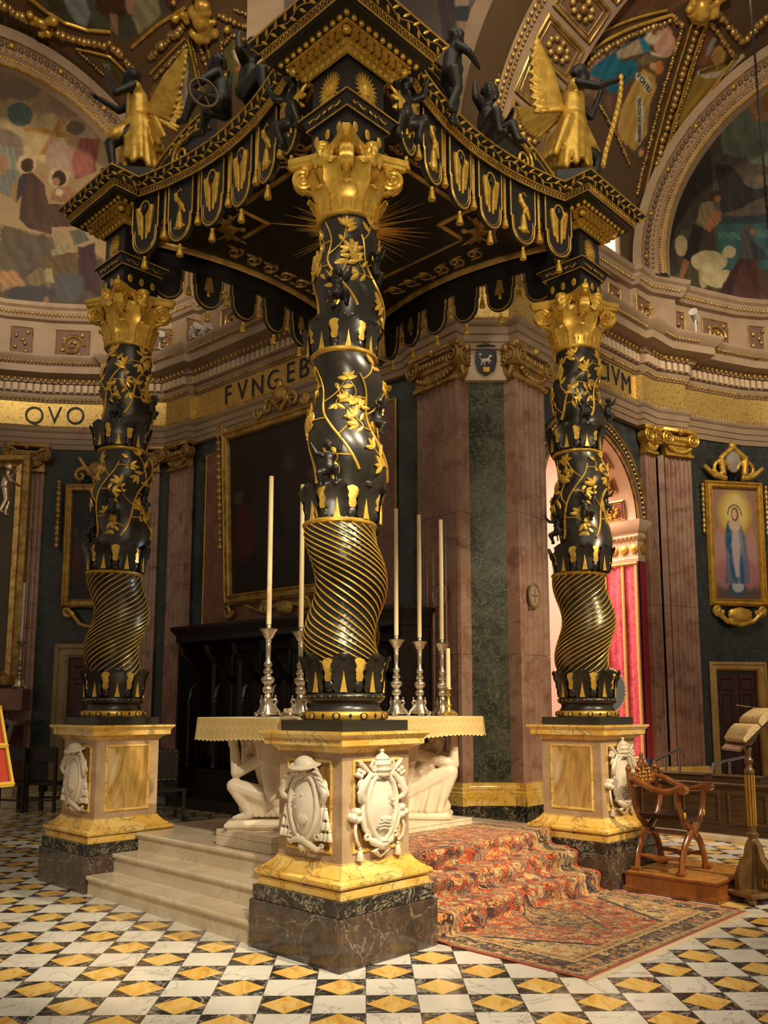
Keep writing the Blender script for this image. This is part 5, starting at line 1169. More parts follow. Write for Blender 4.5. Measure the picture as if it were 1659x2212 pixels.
l=lamp('aisle_lamp','AREA',(*RWp(-.6,-2.6),7.6),(*RWp(-.2,-2.4),0),750,(1,.74,.58),1.6)
# ---------------------------------------------------------------- pier
PPOLY=[(.50,12.43),(1.06,11.75),(1.14,11.86),(1.79,11.86),(1.88,11.75),(2.40,12.35),(2.15,12.85),(.3,12.85)]
pier=MB(); pier.prof([(1.14,11.88),(1.79,11.88),(2.1,12.75),(.4,12.75)],[(0,0),(0,9.6)]); pier=struct('wall_pier',pier,VERDE,label='crossing pier faced with dark green marble between red pilasters')
def pilaster_shaft(parent,a,b,z0,z1,flutes,mat=REDM,dep=.10,seams=(2.4,4.4)):
    """fluted slab from a to b (left to right seen from the nave)"""
    a=np.array(a);b=np.array(b); L=np.linalg.norm(b-a); d=(b-a)/L; nrm=np.array([d[1],-d[0]]); m=MB(); path=[a-nrm*dep,a]
    if flutes:
        mg=.05
        for k in range(flutes):
            w=(L-2*mg)/flutes; x0=mg+k*w
            path+=[a+d*(x0+w*.15),a+d*(x0+w*.25)-nrm*.022,a+d*(x0+w*.5)-nrm*.030,a+d*(x0+w*.75)-nrm*.022,a+d*(x0+w*.85)]
    path+=[b,b-nrm*dep]
    zs=[z0]+[s for s in seams if z0<s<z1]+[z1]
    e=inst('pilaster',None,parent,MX.Identity(4))
    for p,q in zip(zs[:-1],zs[1:]):
        m=MB(); m.prof(path,[(0,p+.003),(0,q-.003)],closed=False); inst('pilaster_block',m.mesh('pilaster_block',mat,30),e,MX.Identity(4))
    return e,a,b,d,nrm
def ionic(parent,a,b,d,nrm,z,h=.5,mat=OLDGOLD,ends=(1,1)):
    L=np.linalg.norm(b-a); m=MB(); c=(a+b)/2; fm=frame((c[0]+nrm[0]*.02,c[1]+nrm[1]*.02,z),(d[0],d[1],0),(0,0,1))
    i=0; w=L/2
    m.box(-w-.02,w+.02,0,.05,-.12,.05); m.box(-w,w,.05,h*.72,-.12,.01); m.box(-w-.02,w+.02,h*.42,h*.75,-.1,.04)
    m.box(-w-.09,w+.09,h*.86,h,-.12,.09,.01)
    for s in (-1,1):
        r=h*.26; spiral(m,(s*(w-.02),h*.60),r,2.3,r*.20,-s,pi/2,.08,z=.085,rise=.02); k=len(m.v); m.lathe([(0,-.09),(r*.95,-.09),(r*.95,.07),(0,.07)],18); m.v[k:]=[(x+s*(w-.02),y+h*.60,zz) for x,y,zz in m.v[k:]]
    n=max(3,int(L/.09))
    for q in range(n): m.ball((-w+.16+(L-.32)*q/(n-1),h*.62,.05),(.03,.055,.03),6,5)
    for q in range(11):
        f=q/10; m.ball(((f-.5)*L*.8,h*.27-h*.17*(1-(2*f-1)**2)+.02,.04),(.045,.045,.045),7,5)
    m.ball((0,h*.88,.09),(.06,.07,.06),8,6)
    m.tf(fm); inst('ionic_capital',m.mesh('ionic_capital',mat,45),parent,MX.Identity(4))
for a,b,fl in (((.50,12.43),(1.06,11.75),6),((1.88,11.75),(2.40,12.35),5)):
    e,a_,b_,d_,n_=pilaster_shaft(pier,a,b,.66,6.34,fl,REDM,.35); ionic(e,a_,b_,d_,n_,6.34,.56)
for a,b in (((1.06,11.75),(1.145,11.87)),((1.785,11.87),(1.88,11.75))):
    e,a_,b_,d_,n_=pilaster_shaft(pier,a,b,.66,6.36,0,REDM,.05,(2.2,3.1,4.5)); ionic(e,a_,b_,d_,n_,6.36,.50)
pb=[(.42,12.62),(.46,12.42),(1.05,11.71),(1.14,11.80),(1.79,11.80),(1.89,11.71),(2.45,12.36),(2.3,12.7)]
m=MB(); m.prof(pb,[(.08,0),(.08,.36),(-.05,.365)],closed=False); obj('pier_plinth',m,PORTORO,pier)
m=MB(); m.prof(pb,[(.06,.36),(.07,.365),(.07,.50),(.05,.51),(.055,.53),(.035,.56),(.045,.585),(.03,.60),(.02,.63),(.02,.66),(-.06,.665)],closed=False); obj('pier_base',m,GIALLO,pier)
m=MB(); m.box(1.16,1.77,11.80,11.9,6.34,6.85); obj('arms_field',m,STONEL,pier)
ca=thing('painted_arms','dark shield with white horse under a bishop hat, between the pier capitals','emblem',(1.465,11.765,6.60))
m=MB(); m.plate([(-.15,.14),(-.10,.17),(0,.185),(.10,.17),(.15,.14),(.155,0),(.12,-.14),(0,-.22),(-.12,-.14),(-.155,0)],.03,.015); m.tf(MX.Rotation(pi/2,4,'X')); obj('shield',m,M('arms_blue_black',(.012,.010,.022),.4),ca)
m=MB(); PW=M('arms_white',(.62,.56,.5),.5)
for p,q,r1,r2 in (((-.05,0),(.03,.01),.028,.024),((.03,.01),(.055,.07),.018,.014),((.055,.075),(.085,.06),.015,.010),((-.05,-.01),(-.08,-.07),.014,.008),((-.02,-.01),(-.03,-.08),.012,.007),((.03,0),(.08,-.01),.011,.006),((.02,-.01),(.06,-.05),.011,.006),((-.07,.01),(-.10,.06),.010,.005)): m.cap2((p[0],-.045,p[1]),(q[0],-.045,q[1]),r1,r2,7)
inst('white_horse',remeshed('white_horse',m,PW,.006,1),ca,MX.Identity(4)); m=MB(); m.ball((-.085,-.045,.09),(.02,.008,.02),8,5); obj('star',m,PW,ca); m=MB(); m.box(-.045,.045,-.05,-.03,-.17,-.10); obj('tower',m,GOLD,ca)
m=MB(); m.lathe([(0,.05),(.05,.045),(.06,.02),(.14,.008),(.14,-.004),(0,-.004)],16); m.tf(MX.Translation((0,-.03,.215))@MX.Scale(.4,4,(0,1,0))); obj('hat',m,BLACKM,ca)
for k,(px_,py_,lb,nn_) in enumerate(((950,1285,'left','left'),(1153,1287,'right','right'))):
    e=[((.50,12.43),(1.06,11.75)),((1.88,11.75),(2.40,12.35))][k]; a=np.array(e[0]);b=np.array(e[1]); d=(b-a)/np.linalg.norm(b-a); nr=np.array([d[1],-d[0],0]); c=hit(px_,py_,nr,nr@np.array([*a,0])+.045)
    t=thing('cross_roundel','oval stone roundel with a cross on the %s pilaster of the green pier'%lb,'roundel',c); t.rotation_euler=frame((0,0,0),(d[0],d[1],0),(0,0,1)).to_euler()
    m=MB(); m.lathe([(0,0),(.115,0),(.115,.012),(0,.016)],24); m.tf(MX.Scale(1.22,4,(0,1,0))); obj('disc',m,M('roundel_stone',(.42,.33,.24),.5),t)
    m=MB(); m.tube([(.135*cos(q),.165*sin(q),.012) for q in np.linspace(0,2*pi,33)[:-1]],.020,7,closed=True); obj('rim',m,M('roundel_rim',(.28,.16,.09),.5),t)
    m=MB(); m.box(-.008,.008,-.085,.085,.012,.022); m.box(-.06,.06,-.006,.010,.012,.022)
    for x,y in ((0,.09),(0,-.09),(.065,0),(-.065,0)): m.ball((x,y,.018),(.016,.016,.006),7,4)
    obj('cross',m,M('cross_brown',(.20,.13,.08),.6),t)
# ---------------------------------------------------------------- wall panels, corner pilasters
def wl(t,z,o=0): return (*LWp(t,o),z)
def vplate(parent,name,mat,fn,t0,t1,z0,z1,o,th=.02):
    m=MB(); A=[fn(t0,z0,o),fn(t1,z0,o),fn(t1,z1,o),fn(t0,z1,o)]; B=[fn(t0,z0,o-th),fn(t1,z0,o-th),fn(t1,z1,o-th),fn(t0,z1,o-th)]; m.add(A+B,[(0,1,2,3),(4,7,6,5),(0,4,5,1),(1,5,6,2),(2,6,7,3),(3,7,4,0)]); return obj(name,m,mat,parent)
vplate(wall_left,'plum_panel',REDM2,wl,2.95,-1.75,2.2,6.45,-.075)
for t_ in (2.97,-1.77):
    m=MB(); m.tube([wl(t_,2.2,-.07),wl(t_,6.47,-.07)],.018,6); obj('gilt_strip',m,GOLD,wall_left)
m=MB(); m.tube([wl(2.97,6.47,-.07),wl(-1.77,6.47,-.07)],.018,6); obj('gilt_strip',m,GOLD,wall_left)
cpA=[((-5.06,16.50),(-4.46,16.54)),(LWp(3.98,.06),LWp(3.36,.06))]
for a,b in cpA:
    e,a_,b_,d_,n_=pilaster_shaft(wall_left,a,b,.5,6.30,6,REDM,.12); ionic(e,a_,b_,d_,n_,6.30,.52)
a,b=(-7.36,16.33),(-6.72,16.47); e,a_,b_,d_,n_=pilaster_shaft(wl_ap,a,b,.5,6.28,6,REDM,.12,(3.2,5.1)); ionic(e,a_,b_,d_,n_,6.28,.56)
for a,b,f in ((RWp(1.42,.02),RWp(1.72,.06),3),((5.06,15.36),(5.16,15.33),0),((5.20,15.38),(5.76,15.60),5)):
    e,a_,b_,d_,n_=pilaster_shaft(wall_right,a,b,.62,6.30,f,REDM,.15,(3.5,)); 
    if f: ionic(e,a_,b_,d_,n_,6.30,.52,GOLD)
m=MB(); m.prof([RWp(1.40,.03),(5.02,15.33),(5.20,15.33),(5.82,15.58)],[(.06,.0),(.06,.42),(.07,.44),(.07,.50),(.05,.54),(.055,.57),(.02,.60),(.02,.64),(-.05,.65)],closed=False); obj('pilaster_base',m,GIALLO,wall_right)
# ---------------------------------------------------------------- entablature
def estruct(name,prof,mat,lab,parent=None):
    m=MB(); m.prof(PENT,prof,closed=False); return struct(name,m,mat,parent,lab)
EA=estruct('trim_1',[(-.25,6.78),(0,6.78),(0,6.88),(.02,6.885),(.02,6.99),(.04,6.995),(.04,7.10),(.055,7.11),(.08,7.15),(.08,7.17),(.02,7.25),(-.1,7.25)],STONE,'moulded stone architrave below the inscription')
EF=estruct('trim_2',[(.0,7.25),(.0,7.73)],BAND,'gold mosaic frieze with dark lettering')
EC=estruct('trim_3',[(0,7.73),(.03,7.74),(.05,7.80),(.07,7.84),(.07,7.90),(.10,7.90),(.10,8.08),(.16,8.09),(.16,8.12),(.22,8.18),(.44,8.20),(.44,8.34),(.47,8.36),(.56,8.46),(.58,8.50),(.58,8.52),(-.2,8.53)],STONE,'stone dentil cornice running round the church')
ET=estruct('trim_4',[(-.08,8.5),(-.08,9.46),(.02,9.48),(.06,9.56),(.09,9.60),(.09,9.66),(.14,9.70),(.16,9.78),(-.3,9.80)],STONE,'stone attic band with gilt relief panels')
def lumps(name,parent,off,z,step,r,mat,sq_=None):
    m=MB()
    for p,d in along([tuple(q) for q in PENT],step,False):
        x,y=p[0]+d[1]*off,p[1]-d[0]*off
        if abs(x)>y*.52: continue
        if sq_: 
            i=len(m.v); m.box(-sq_[0],sq_[0],-sq_[1],sq_[1],-sq_[2],sq_[2]); m.tf(MX.Translation((x,y,z))@MX.Rotation(math.atan2(d[1],d[0]),4,'Z'),i)
        else: m.ball((x,y,z),r,6,4)
    tag(obj(name,m,mat,parent,smooth=60 if not sq_ else 0),kind='stuff')
lumps('leaf_moulding',EA,.05,7.205,.075,(.026,.026,.040),OLDGOLD); lumps('bead_moulding',EC,.05,7.79,.085,(.034,.034,.036),OLDGOLD); lumps('egg_moulding',EC,.20,8.14,.12,(.030,.030,.052),GOLD)
lumps('dentils',EC,.125,7.99,.135,None,STONEL,(.042,.035,.075)); lumps('small_leaf_moulding',EC,.50,8.385,.07,(.024,.024,.03),OLDGOLD); lumps('attic_leaf_moulding',ET,.06,9.58,.075,(.034,.034,.045),OLDGOLD); lumps('attic_bead_moulding',ET,.13,9.72,.06,(.02,.02,.028),OLDGOLD)
# inscription
def letter(ch,px_,py_,n,c,h,ax):
    p=hit(px_,py_,n,c); cu=bpy.data.curves.new('letter','FONT'); cu.body=ch; cu.size=h; cu.extrude=.008; cu.align_x='CENTER'; cu.align_y='CENTER'; cu.offset=-.004
    o=bpy.data.objects.new('letter',cu); COL.objects.link(o); dg=bpy.context.evaluated_depsgraph_get(); me=bpy.data.meshes.new_from_object(o.evaluated_get(dg)); bpy.data.objects.remove(o)
    me.materials.clear(); me.materials.append(INK); inst('letter',me,EF,frame(p,(ax[0],ax[1],0),(0,0,1))@MX.Diagonal((.92,1,1,1)))
for ch,x,y in (('Q',74,899),('V',118,899),('O',163,900)):
    yy=16.5
    for _ in range(3): q=hY(x,y,yy); yy=float(np.interp(q[0],[p[0] for p in PENT[:8]],[p[1] for p in PENT[:8]]))
    g=float(np.interp(q[0]+.1,[p[0] for p in PENT[:8]],[p[1] for p in PENT[:8]]))-yy; a_=np.array([.1,g]); a_/=np.linalg.norm(a_); n_=np.array([a_[1],-a_[0],0]); letter(ch,x,y,n_,n_@np.array([q[0],yy,0])+.016,.52,a_)
nl3=np.array([*NL,0])
for ch,x,y in zip('FVNGEB',(492,523,556,590,627,656),(855,845,836,823,806,796)): letter(ch,x,y,nl3,nl3@np.array([*AL,0])+.012,.52,-DL)
nr3=np.array([*NR,0])
for ch,x,y in zip('CIVM',(1300,1314,1331,1353),(800,806,815,830)): letter(ch,x,y,nr3,nr3@np.array([*AR,0])+.012,.50,DR)
# attic panels
PF=M('attic_panel_red',(.16,.09,.06),.6)
k=0
for p,d in along([tuple(q) for q in PENT],.98,False):
    nx,ny=d[1],-d[0]; x,y=p[0]-nx*.075,p[1]-ny*.075
    if abs(x)>y*.5: continue
    fm=frame((x,y,8.98),(d[0],d[1],0),(0,0,1)); w=.33 if k%2 else .20; k+=1
    m=MB(); m.box(-w,w,-.33,.33,-.004,.006); m.tf(fm); e=obj('attic_panel',m,PF,ET)
    m=MB(); m.tube([(-w,-.33,.012),(w,-.33,.012),(w,.33,.012),(-w,.33,.012)],.018,4,closed=True); m.tf(fm); inst('panel_frame',m.mesh('panel_frame',OLDGOLD),e,MX.Identity(4))
    m=MB()
    if w>.3: spiral(m,(0,0),.23,2.0,.040,1,0,.1,z=.02,rise=.02,n=6)
    for q in range(7): m.ball((w*.6*sin(q*2.3),-.25+.08*q,.03),(.045,.05,.03),6,5)
    m.tf(fm); inst('gilt_relief',m.mesh('gilt_relief',OLDGOLD,60),e,MX.Identity(4))
# ================================================================ VAULTS AND FRESCOES
class Cyl:
    """barrel vault: wall line P0 + along d, across e, axis at s=c, height z0, radius r"""
    def __init__(s,P0,d,e,c,z0,r): s.P0=np.array([*P0,0.]); s.d=np.array([*d,0.]); s.e=np.array([*e,0.]); s.c,s.z0,s.r=c,z0,r
    def pt(s,k,th,o=0):
        r=s.r-o; return s.P0+s.d*k+s.e*(s.c-r*np.cos(th))+np.array([0,0,s.z0+r*np.sin(th)])
    def px(s,x,y):
        D=ray(x,y); O=EYE-s.P0; a0=O@s.e-s.c; a1=D@s.e; b0=O[2]-s.z0; b1=D[2]
        A=a1*a1+b1*b1; B=2*(a0*a1+b0*b1); C=a0*a0+b0*b0-s.r**2; q=B*B-4*A*C
        t=(-B+math.sqrt(max(q,0)))/(2*A); p=O+D*t; return float(p@s.d),float(math.atan2(p[2]-s.z0,s.c-p@s.e))
class Wall:
    """vertical curved wall above a plan path"""
    def __init__(s,path,off=0): 
        P=np.array(path); s.P=P; s.S=np.concatenate([[0],np.cumsum(np.linalg.norm(np.diff(P,axis=0),axis=1))]); s.off=off
    def pt(s,k,z,o=0):
        x=np.interp(k,s.S,s.P[:,0]); y=np.interp(k,s.S,s.P[:,1]); i=min(len(s.P)-2,max(0,int(np.searchsorted(s.S,k)-1))); d=(s.P[i+1]-s.P[i]); d=d/np.linalg.norm(d)
        return np.array([x+d[1]*(o+s.off),y-d[0]*(o+s.off),z])
    def px(s,x,y):
        best=None
        for i in range(len(s.P)-1):
            d=s.P[i+1]-s.P[i]; L=np.linalg.norm(d); d=d/L; n=np.array([d[1],-d[0],0]); p0=np.array([*s.P[i],0])+n*s.off
            p=hit(x,y,n,n@p0); k=(p-p0)[:2]@d
            if (-1e-6<=k<=L+1e-6) or (i==0 and k<0) or (i==len(s.P)-2 and k>L): best=(s.S[i]+k,p[2]) if best is None else best
        return best if best else (0,0)
def pip(A,B,poly):
    ins=np.zeros(A.shape,bool); n=len(poly)
    for i in range(n):
        (x0,y0),(x1,y1)=poly[i],poly[i-1]
        c=((y0>B)!=(y1>B)); ins^=c&(A<(x1-x0)*(B-y0)/(y1-y0+1e-12)+x0)
    return ins
def fbm(A,B,q):
    v=0; 
    for k,(f,w) in enumerate(((2.1,1),(4.7,.6),(9.3,.4),(19,.25),(41,.15))): v=v+w*np.sin(f*A+1.7*np.sin(f*.7*B+q+k))*np.sin(f*B*1.1+1.3*np.sin(f*.8*A+q*2+k))
    return v/1.6
def fresco(name,parent,surf,a0,a1,b0,b1,na,nb,base,strokes,keep=None,o=0,mat=None,jit=1.0):
    aa=np.linspace(a0,a1,na); bb=np.linspace(b0,b1,nb); P=np.zeros((na,nb,3))
    for i,a in enumerate(aa):
        if isinstance(surf,Cyl):
            P[i]=surf.P0+surf.d*a+np.outer(surf.c-(surf.r-o)*np.cos(bb),surf.e)+np.outer(surf.z0+(surf.r-o)*np.sin(bb),(0,0,1))
        else:
            p=surf.pt(a,0,o); P[i,:,0]=p[0]; P[i,:,1]=p[1]; P[i,:,2]=bb
    A,B=np.meshgrid(aa,bb,indexing='ij'); sc=2.0 if isinstance(surf,Cyl) else 1
    bs=np.array(lin(base)); col=np.array(np.broadcast_to(bs,A.shape+(3,)))*(1+.10*fbm(A,B*sc,1)[...,None])
    for q,st in enumerate(strokes):
        c,kind,g=st[0],st[1],st[2]; c=np.array(lin(c)); w=(st[3] if len(st)>3 else .02)*jit
        if kind=='p': g=[surf.px(x,y) for x,y in g]; lo=np.min(g,0); hi=np.max(g,0)
        else:
            x,y,rx,ry=g; c0=surf.px(x,y); cx=surf.px(x+rx,y); cy=surf.px(x,y-ry)
            M2=np.array([[cx[0]-c0[0],cy[0]-c0[0]],[cx[1]-c0[1],cy[1]-c0[1]]]); I2=np.linalg.inv(M2); e=np.abs(M2).sum(1); lo=np.array(c0)-e; hi=np.array(c0)+e
        mg=w*1.6+.03; i0,i1=np.searchsorted(aa,[lo[0]-mg,hi[0]+mg]); j0,j1=np.searchsorted(bb,[lo[1]-mg,hi[1]+mg])
        if i1-i0<2 or j1-j0<2: continue
        As,Bs=A[i0:i1,j0:j1],B[i0:i1,j0:j1]; m=0; f1=fbm(As*2.5,Bs*sc*2.5,q+3); f2=fbm(Bs*sc*2.5,As*2.5,q+9)
        for jx,jy in ((-1,-.6),(1,-.6),(0,1)):
            Aw=As+w*f1+jx*w*.45; Bw=Bs+(w*f2+jy*w*.45)/sc
            if kind=='p': m=m+pip(Aw,Bw,g)
            else: U=Aw-c0[0]; Vv=Bw-c0[1]; m=m+(((I2[0,0]*U+I2[0,1]*Vv)**2+(I2[1,0]*U+I2[1,1]*Vv)**2)<1)
        m=(m/3.)[...,None]; ang=q*1.7; L1=hi-lo
        tex=1+.16*fbm(As*5+q,Bs*sc*3,q)+.17*np.sin(((As-lo[0])/L1[0]*(5+q%4)+(Bs-lo[1])/L1[1]*(2+q%3))*3.1+2.2*f1)*(1 if kind=='p' else .45)
        col[i0:i1,j0:j1]=col[i0:i1,j0:j1]*(1-m)+m*c*tex[...,None]
    me=gridmesh(name,P,mat or FRESCO); paint(me,np.clip(col,0,1).reshape(-1,3)); 
    return inst(name,me,parent)
def gild(name,parent,surf,pts,r,mat=None,o=.02,sub=10,lump=None,flat=1):
    """moulding laid on a surface along a pixel polyline"""
    ab=[surf.px(x,y) for x,y in pts]; P=[]
    for (a,b),(c,d) in zip(ab[:-1],ab[1:]):
        for i in range(sub): P.append(surf.pt(a+(c-a)*i/sub,b+(d-b)*i/sub,o))
    P.append(surf.pt(*ab[-1],o)); m=MB()
    if lump:
        P=np.array(P); S=np.concatenate([[0],np.cumsum(np.linalg.norm(np.diff(P,axis=0),axis=1))]); n=max(3,int(S[-1]/lump)); rr=random.Random(len(P))
        for i in range(n):
            p=[np.interp((i+.5)*S[-1]/n,S,P[:,k]) for k in range(3)]; q=r*rr.uniform(.8,1.25); m.ball([x+rr.uniform(-.25,.25)*r for x in p],(q,q,q*rr.uniform(.8,1.2)),6,4)
        return tag(obj(name,m,mat or OLDGOLD,parent,smooth=60),kind='stuff')
    m.tube(P,r,5); return obj(name,m,mat or GOLD,parent,smooth=60)
def arch_pt(P0,e,d,c,z0,R_,dep,a): 
    return np.array([P0[0]+e[0]*(c-R_*cos(a))+d[0]*dep,P0[1]+e[1]*(c-R_*cos(a))+d[1]*dep,z0+R_*sin(a)])
def arch_path(P0,e,d,c,z0,R_,dep,zb,n=40,a1=pi*.62):
    return [np.array([P0[0]+e[0]*(c-R_)+d[0]*dep,P0[1]+e[1]*(c-R_)+d[1]*dep,zb])]+[arch_pt(P0,e,d,c,z0,R_,dep,a) for a in np.linspace(0,a1,n)]
def arch_ring(name,P0,e,d,c,z0,zb,prof,mat,lab,a1=pi*.62):
    rows=[arch_path(P0,e,d,c,z0,R_,dep,zb,40,a1) for R_,dep in prof]; m=MB(); k=len(rows[0])
    m.add([p for r in rows for p in r],[(i*k+j,i*k+j+1,(i+1)*k+j+1,(i+1)*k+j) for i in range(len(rows)-1) for j in range(k-1)]); return struct(name,m,mat,None,lab)
def ring_line(parent,nm,P0,e,d,c,z0,zb,R_,dep,r,mat,lump=None,a1=pi*.62):
    P=arch_path(P0,e,d,c,z0,R_,dep,zb,40,a1); m=MB()
    if lump:
        P=np.array(P); S=np.concatenate([[0],np.cumsum(np.linalg.norm(np.diff(P,axis=0),axis=1))]); n=int(S[-1]/lump)
        for i in range(n): m.ball([np.interp((i+.5)*S[-1]/n,S,P[:,k]) for k in range(3)],r,6,4)
        tag(obj(nm,m,mat,parent,smooth=60),kind='stuff')
    else: m.tube(P,r,6); obj(nm,m,mat,parent,smooth=60)
eR=(.72,-.69); dRv=(.69,.72); eLv=(-.653,-.757); dLv=(-.757,.653)
DKST=M('deep_umber_stone',(.16,.095,.05),.6)
# ---- right arch
pR=(4.86,15.36)
ar=arch_ring('trim_5',pR,eR,dRv,2.95,10.1,9.75,[(2.47,.30),(2.46,.12),(2.52,.06),(2.58,.06),(2.60,.0),(2.70,.0),(2.72,.05),(2.84,.05),(2.86,-.02),(3.04,-.06),(3.06,.3),(3.4,.3)],STONE,'moulded arch before the right apse fresco')
for R_,dep,r,mt,l in ((2.47,.10,.022,GOLD,None),(2.54,.05,.030,OLDGOLD,.055),(2.64,-.01,.030,OLDGOLD,.09),(2.79,.04,.055,DKST,.11),(2.79,.0,.045,GOLD,.75),(2.86,-.03,.012,OLDGOLD,None)):
    ring_line(ar,'arch_beads' if l else 'gilt_line',pR,eR,dRv,2.95,10.1,9.75,R_,dep,r,mt,l)
# ---- left arch
pL=(-4.30,16.52)
al=arch_ring('trim_6',pL,eLv,dLv,2.9,10.37,9.75,[(2.73,.30),(2.72,.10),(2.78,.05),(2.86,.05),(2.88,.0),(2.98,.0),(3.0,.05),(3.12,.05),(3.14,-.02),(3.34,-.06),(3.36,.3),(3.7,.3)],STONE,'moulded arch before the left apse fresco')
for R_,dep,r,mt,l in ((2.73,.08,.022,GOLD,None),(2.81,.04,.028,GOLD,.06),(2.92,-.01,.034,OLDGOLD,.13),(3.06,.04,.058,DKST,.12),(3.06,.0,.055,GOLD,.85),(3.14,-.03,.012,OLDGOLD,None)):
    ring_line(al,'arch_beads' if l else 'gilt_line',pL,eLv,dLv,2.9,10.37,9.75,R_,dep,r,mt,l)
# ---- lunette frescoes
WL=Wall(APL,-.02); WR=Wall(APR,-.02)
FL=struct('wall_fresco_left',(lambda m:(ribbon(m,[(x,y+.3) for x,y in APL],9.6,15.8,.2),m)[1])(MB()),STONE,label='wall carrying the heavenly crowd fresco')
fresco('fresco',FL,WL,WL.S[0]+1.0,WL.S[-1],9.6,15.6,330,300,'9A7F5C',[
 ('B59C70','e',(70,230,120,90),.1),('C0A678','e',(80,290,70,60),.1),('A98B68','e',(160,200,90,60),.1),('8A705A','e',(20,180,70,40),.08),('8E7468','e',(10,320,45,40),.06),
 ('57493A','p',[(0,485),(90,505),(120,515),(118,560),(90,590),(60,600),(-10,590)],.06),('4A3C30','p',[(-10,600),(120,560),(230,560),(230,690),(-10,690)],.08),
 ('5C6E66','e',(43,247,27,27)),('B9894A','p',[(50,272),(178,285),(182,302),(50,283)]),('B08048','p',[(125,258),(143,262),(103,335),(84,335)]),
 ('A5866E','e',(95,225,28,22),.04),('9B7B68','e',(140,232,34,26),.05),('A78A74','e',(185,285,26,26),.04),('A5816A','e',(118,312,18,16)),('A98C78','e',(130,350,32,42),.04),('84483F','p',[(172,300),(215,300),(208,372),(165,388),(160,340)],.03),('9A5A50','e',(178,352,24,30),.03),('6A5848','e',(165,275,22,15),.03),
 ('8C8A7A','p',[(0,310),(30,318),(42,350),(40,395),(0,400)]),('6A6E68','p',[(0,360),(38,370),(45,410),(20,425),(0,415)],.03),('A3785A','e',(8,355,10,22)),
 ('C5AA80','e',(58,355,21,22)),('4A2F1E','e',(60,357,15,16)),('3E2A1C','e',(57,362,10,11)),('4A3024','p',[(46,375),(70,372),(95,398),(104,440),(112,480),(112,508),(60,492),(42,470)]),('3A2E38','p',[(46,378),(60,374),(58,400),(36,438),(26,425)]),('8A6A48','p',[(28,395),(40,385),(36,435),(20,425)]),('9A704E','e',(92,384,6,9)),
 ('B79B74','e',(126,385,22,22)),('2E2018','e',(128,386,15,17)),('946A48','e',(121,393,8,9)),('8C6444','p',[(108,418),(125,402),(152,402),(168,420),(150,440),(108,432)]),('B0A080','e',(128,416,9,8)),('4A3424','p',[(105,440),(160,440),(170,490),(110,490)]),
 ('8E7A5A','e',(127,515,13,15)),('5A4628','p',[(85,560),(112,545),(168,545),(168,602),(115,606)]),('8A7E5C','p',[(112,540),(140,522),(155,535),(140,548),(112,552)]),('6A5A38','p',[(55,600),(85,575),(112,600),(105,640),(60,625)]),('8F845E','p',[(98,580),(112,580),(118,612),(100,610)]),('585848','p',[(148,500),(180,496),(195,520),(160,532)]),('3A2026','p',[(165,535),(205,525),(215,640),(175,625)],.03),('4E4A4E','e',(148,620,32,34),.05),('393234','e',(70,635,52,22),.05),('8A6244','e',(100,655,7,14)),('9C7248','p',[(0,585),(40,585),(50,615),(0,630)],.05)])
FR=struct('wall_fresco_right',(lambda m:(ribbon(m,[(x,y+.3) for x,y in APR],9.6,15.8,.2),m)[1])(MB()),STONE,label='wall carrying the shore and sheep fresco')
fresco('fresco',FR,WR,0,WR.S[-1]-1.0,9.55,15.6,330,300,'54483E',[
 ('6C7862','p',[(1555,250),(1670,150),(1670,360),(1600,350),(1560,330)],.05),('A87648','p',[(1612,205),(1670,160),(1670,262),(1625,262)],.04),('9A6A44','e',(1650,215,40,25),.05),('5C4F44','p',[(1540,330),(1600,340),(1670,362),(1670,460),(1555,470)],.05),('3A2F25','p',[(1430,650),(1438,480),(1480,400),(1535,320),(1542,480),(1552,560),(1548,650)]),('6B6156','e',(1640,400,40,24),.05),
 ('35585A','p',[(1548,470),(1670,466),(1670,590),(1550,585)]),('497069','p',[(1550,500),(1670,494),(1670,510),(1550,516)],.02),('2C3B3C','p',[(1550,466),(1670,458),(1670,476),(1550,482)],.02),('46402A','p',[(1430,650),(1440,600),(1500,575),(1670,580),(1670,670),(1430,670)],.04),
 ('302C2B','p',[(1545,352),(1575,356),(1600,380),(1612,402),(1640,408),(1670,395),(1670,420),(1630,432),(1600,452),(1558,462)]),('8A6A52','e',(1642,388,12,8)),
 ('4B3F2C','p',[(1470,500),(1510,480),(1520,600),(1470,600)],.04),('7C6A4A','p',[(1512,440),(1538,434),(1548,455),(1545,480),(1530,500),(1504,482)]),('96643E','p',[(1545,455),(1557,458),(1558,475),(1532,502),(1522,490)]),('3A281B','e',(1545,423,11,12)),('8C5C3A','e',(1550,430,7,8)),('1D1A19','p',[(1496,484),(1520,490),(1512,540),(1500,572),(1476,560)]),('8A5C3C','p',[(1478,558),(1490,566),(1474,605),(1466,600)]),
 ('A89872','e',(1472,530,14,22)),('B0A07A','e',(1532,565,40,24)),('BCAC86','e',(1575,545,16,13)),('9C8C66','e',(1520,598,10,24)),('C0B08A','e',(1530,580,14,14)),('B8A880','e',(1560,602,46,20)),('4A4A48','p',[(1602,492),(1612,484),(1622,486),(1630,500),(1625,562),(1597,562)]),('96684A','e',(1626,502,5,9)),('33353A','p',[(1620,515),(1650,540),(1659,560),(1630,562)]),('4C2A28','p',[(1596,558),(1632,558),(1665,645),(1545,645)]),('3A2224','p',[(1596,560),(1606,560),(1575,645),(1550,645)])])
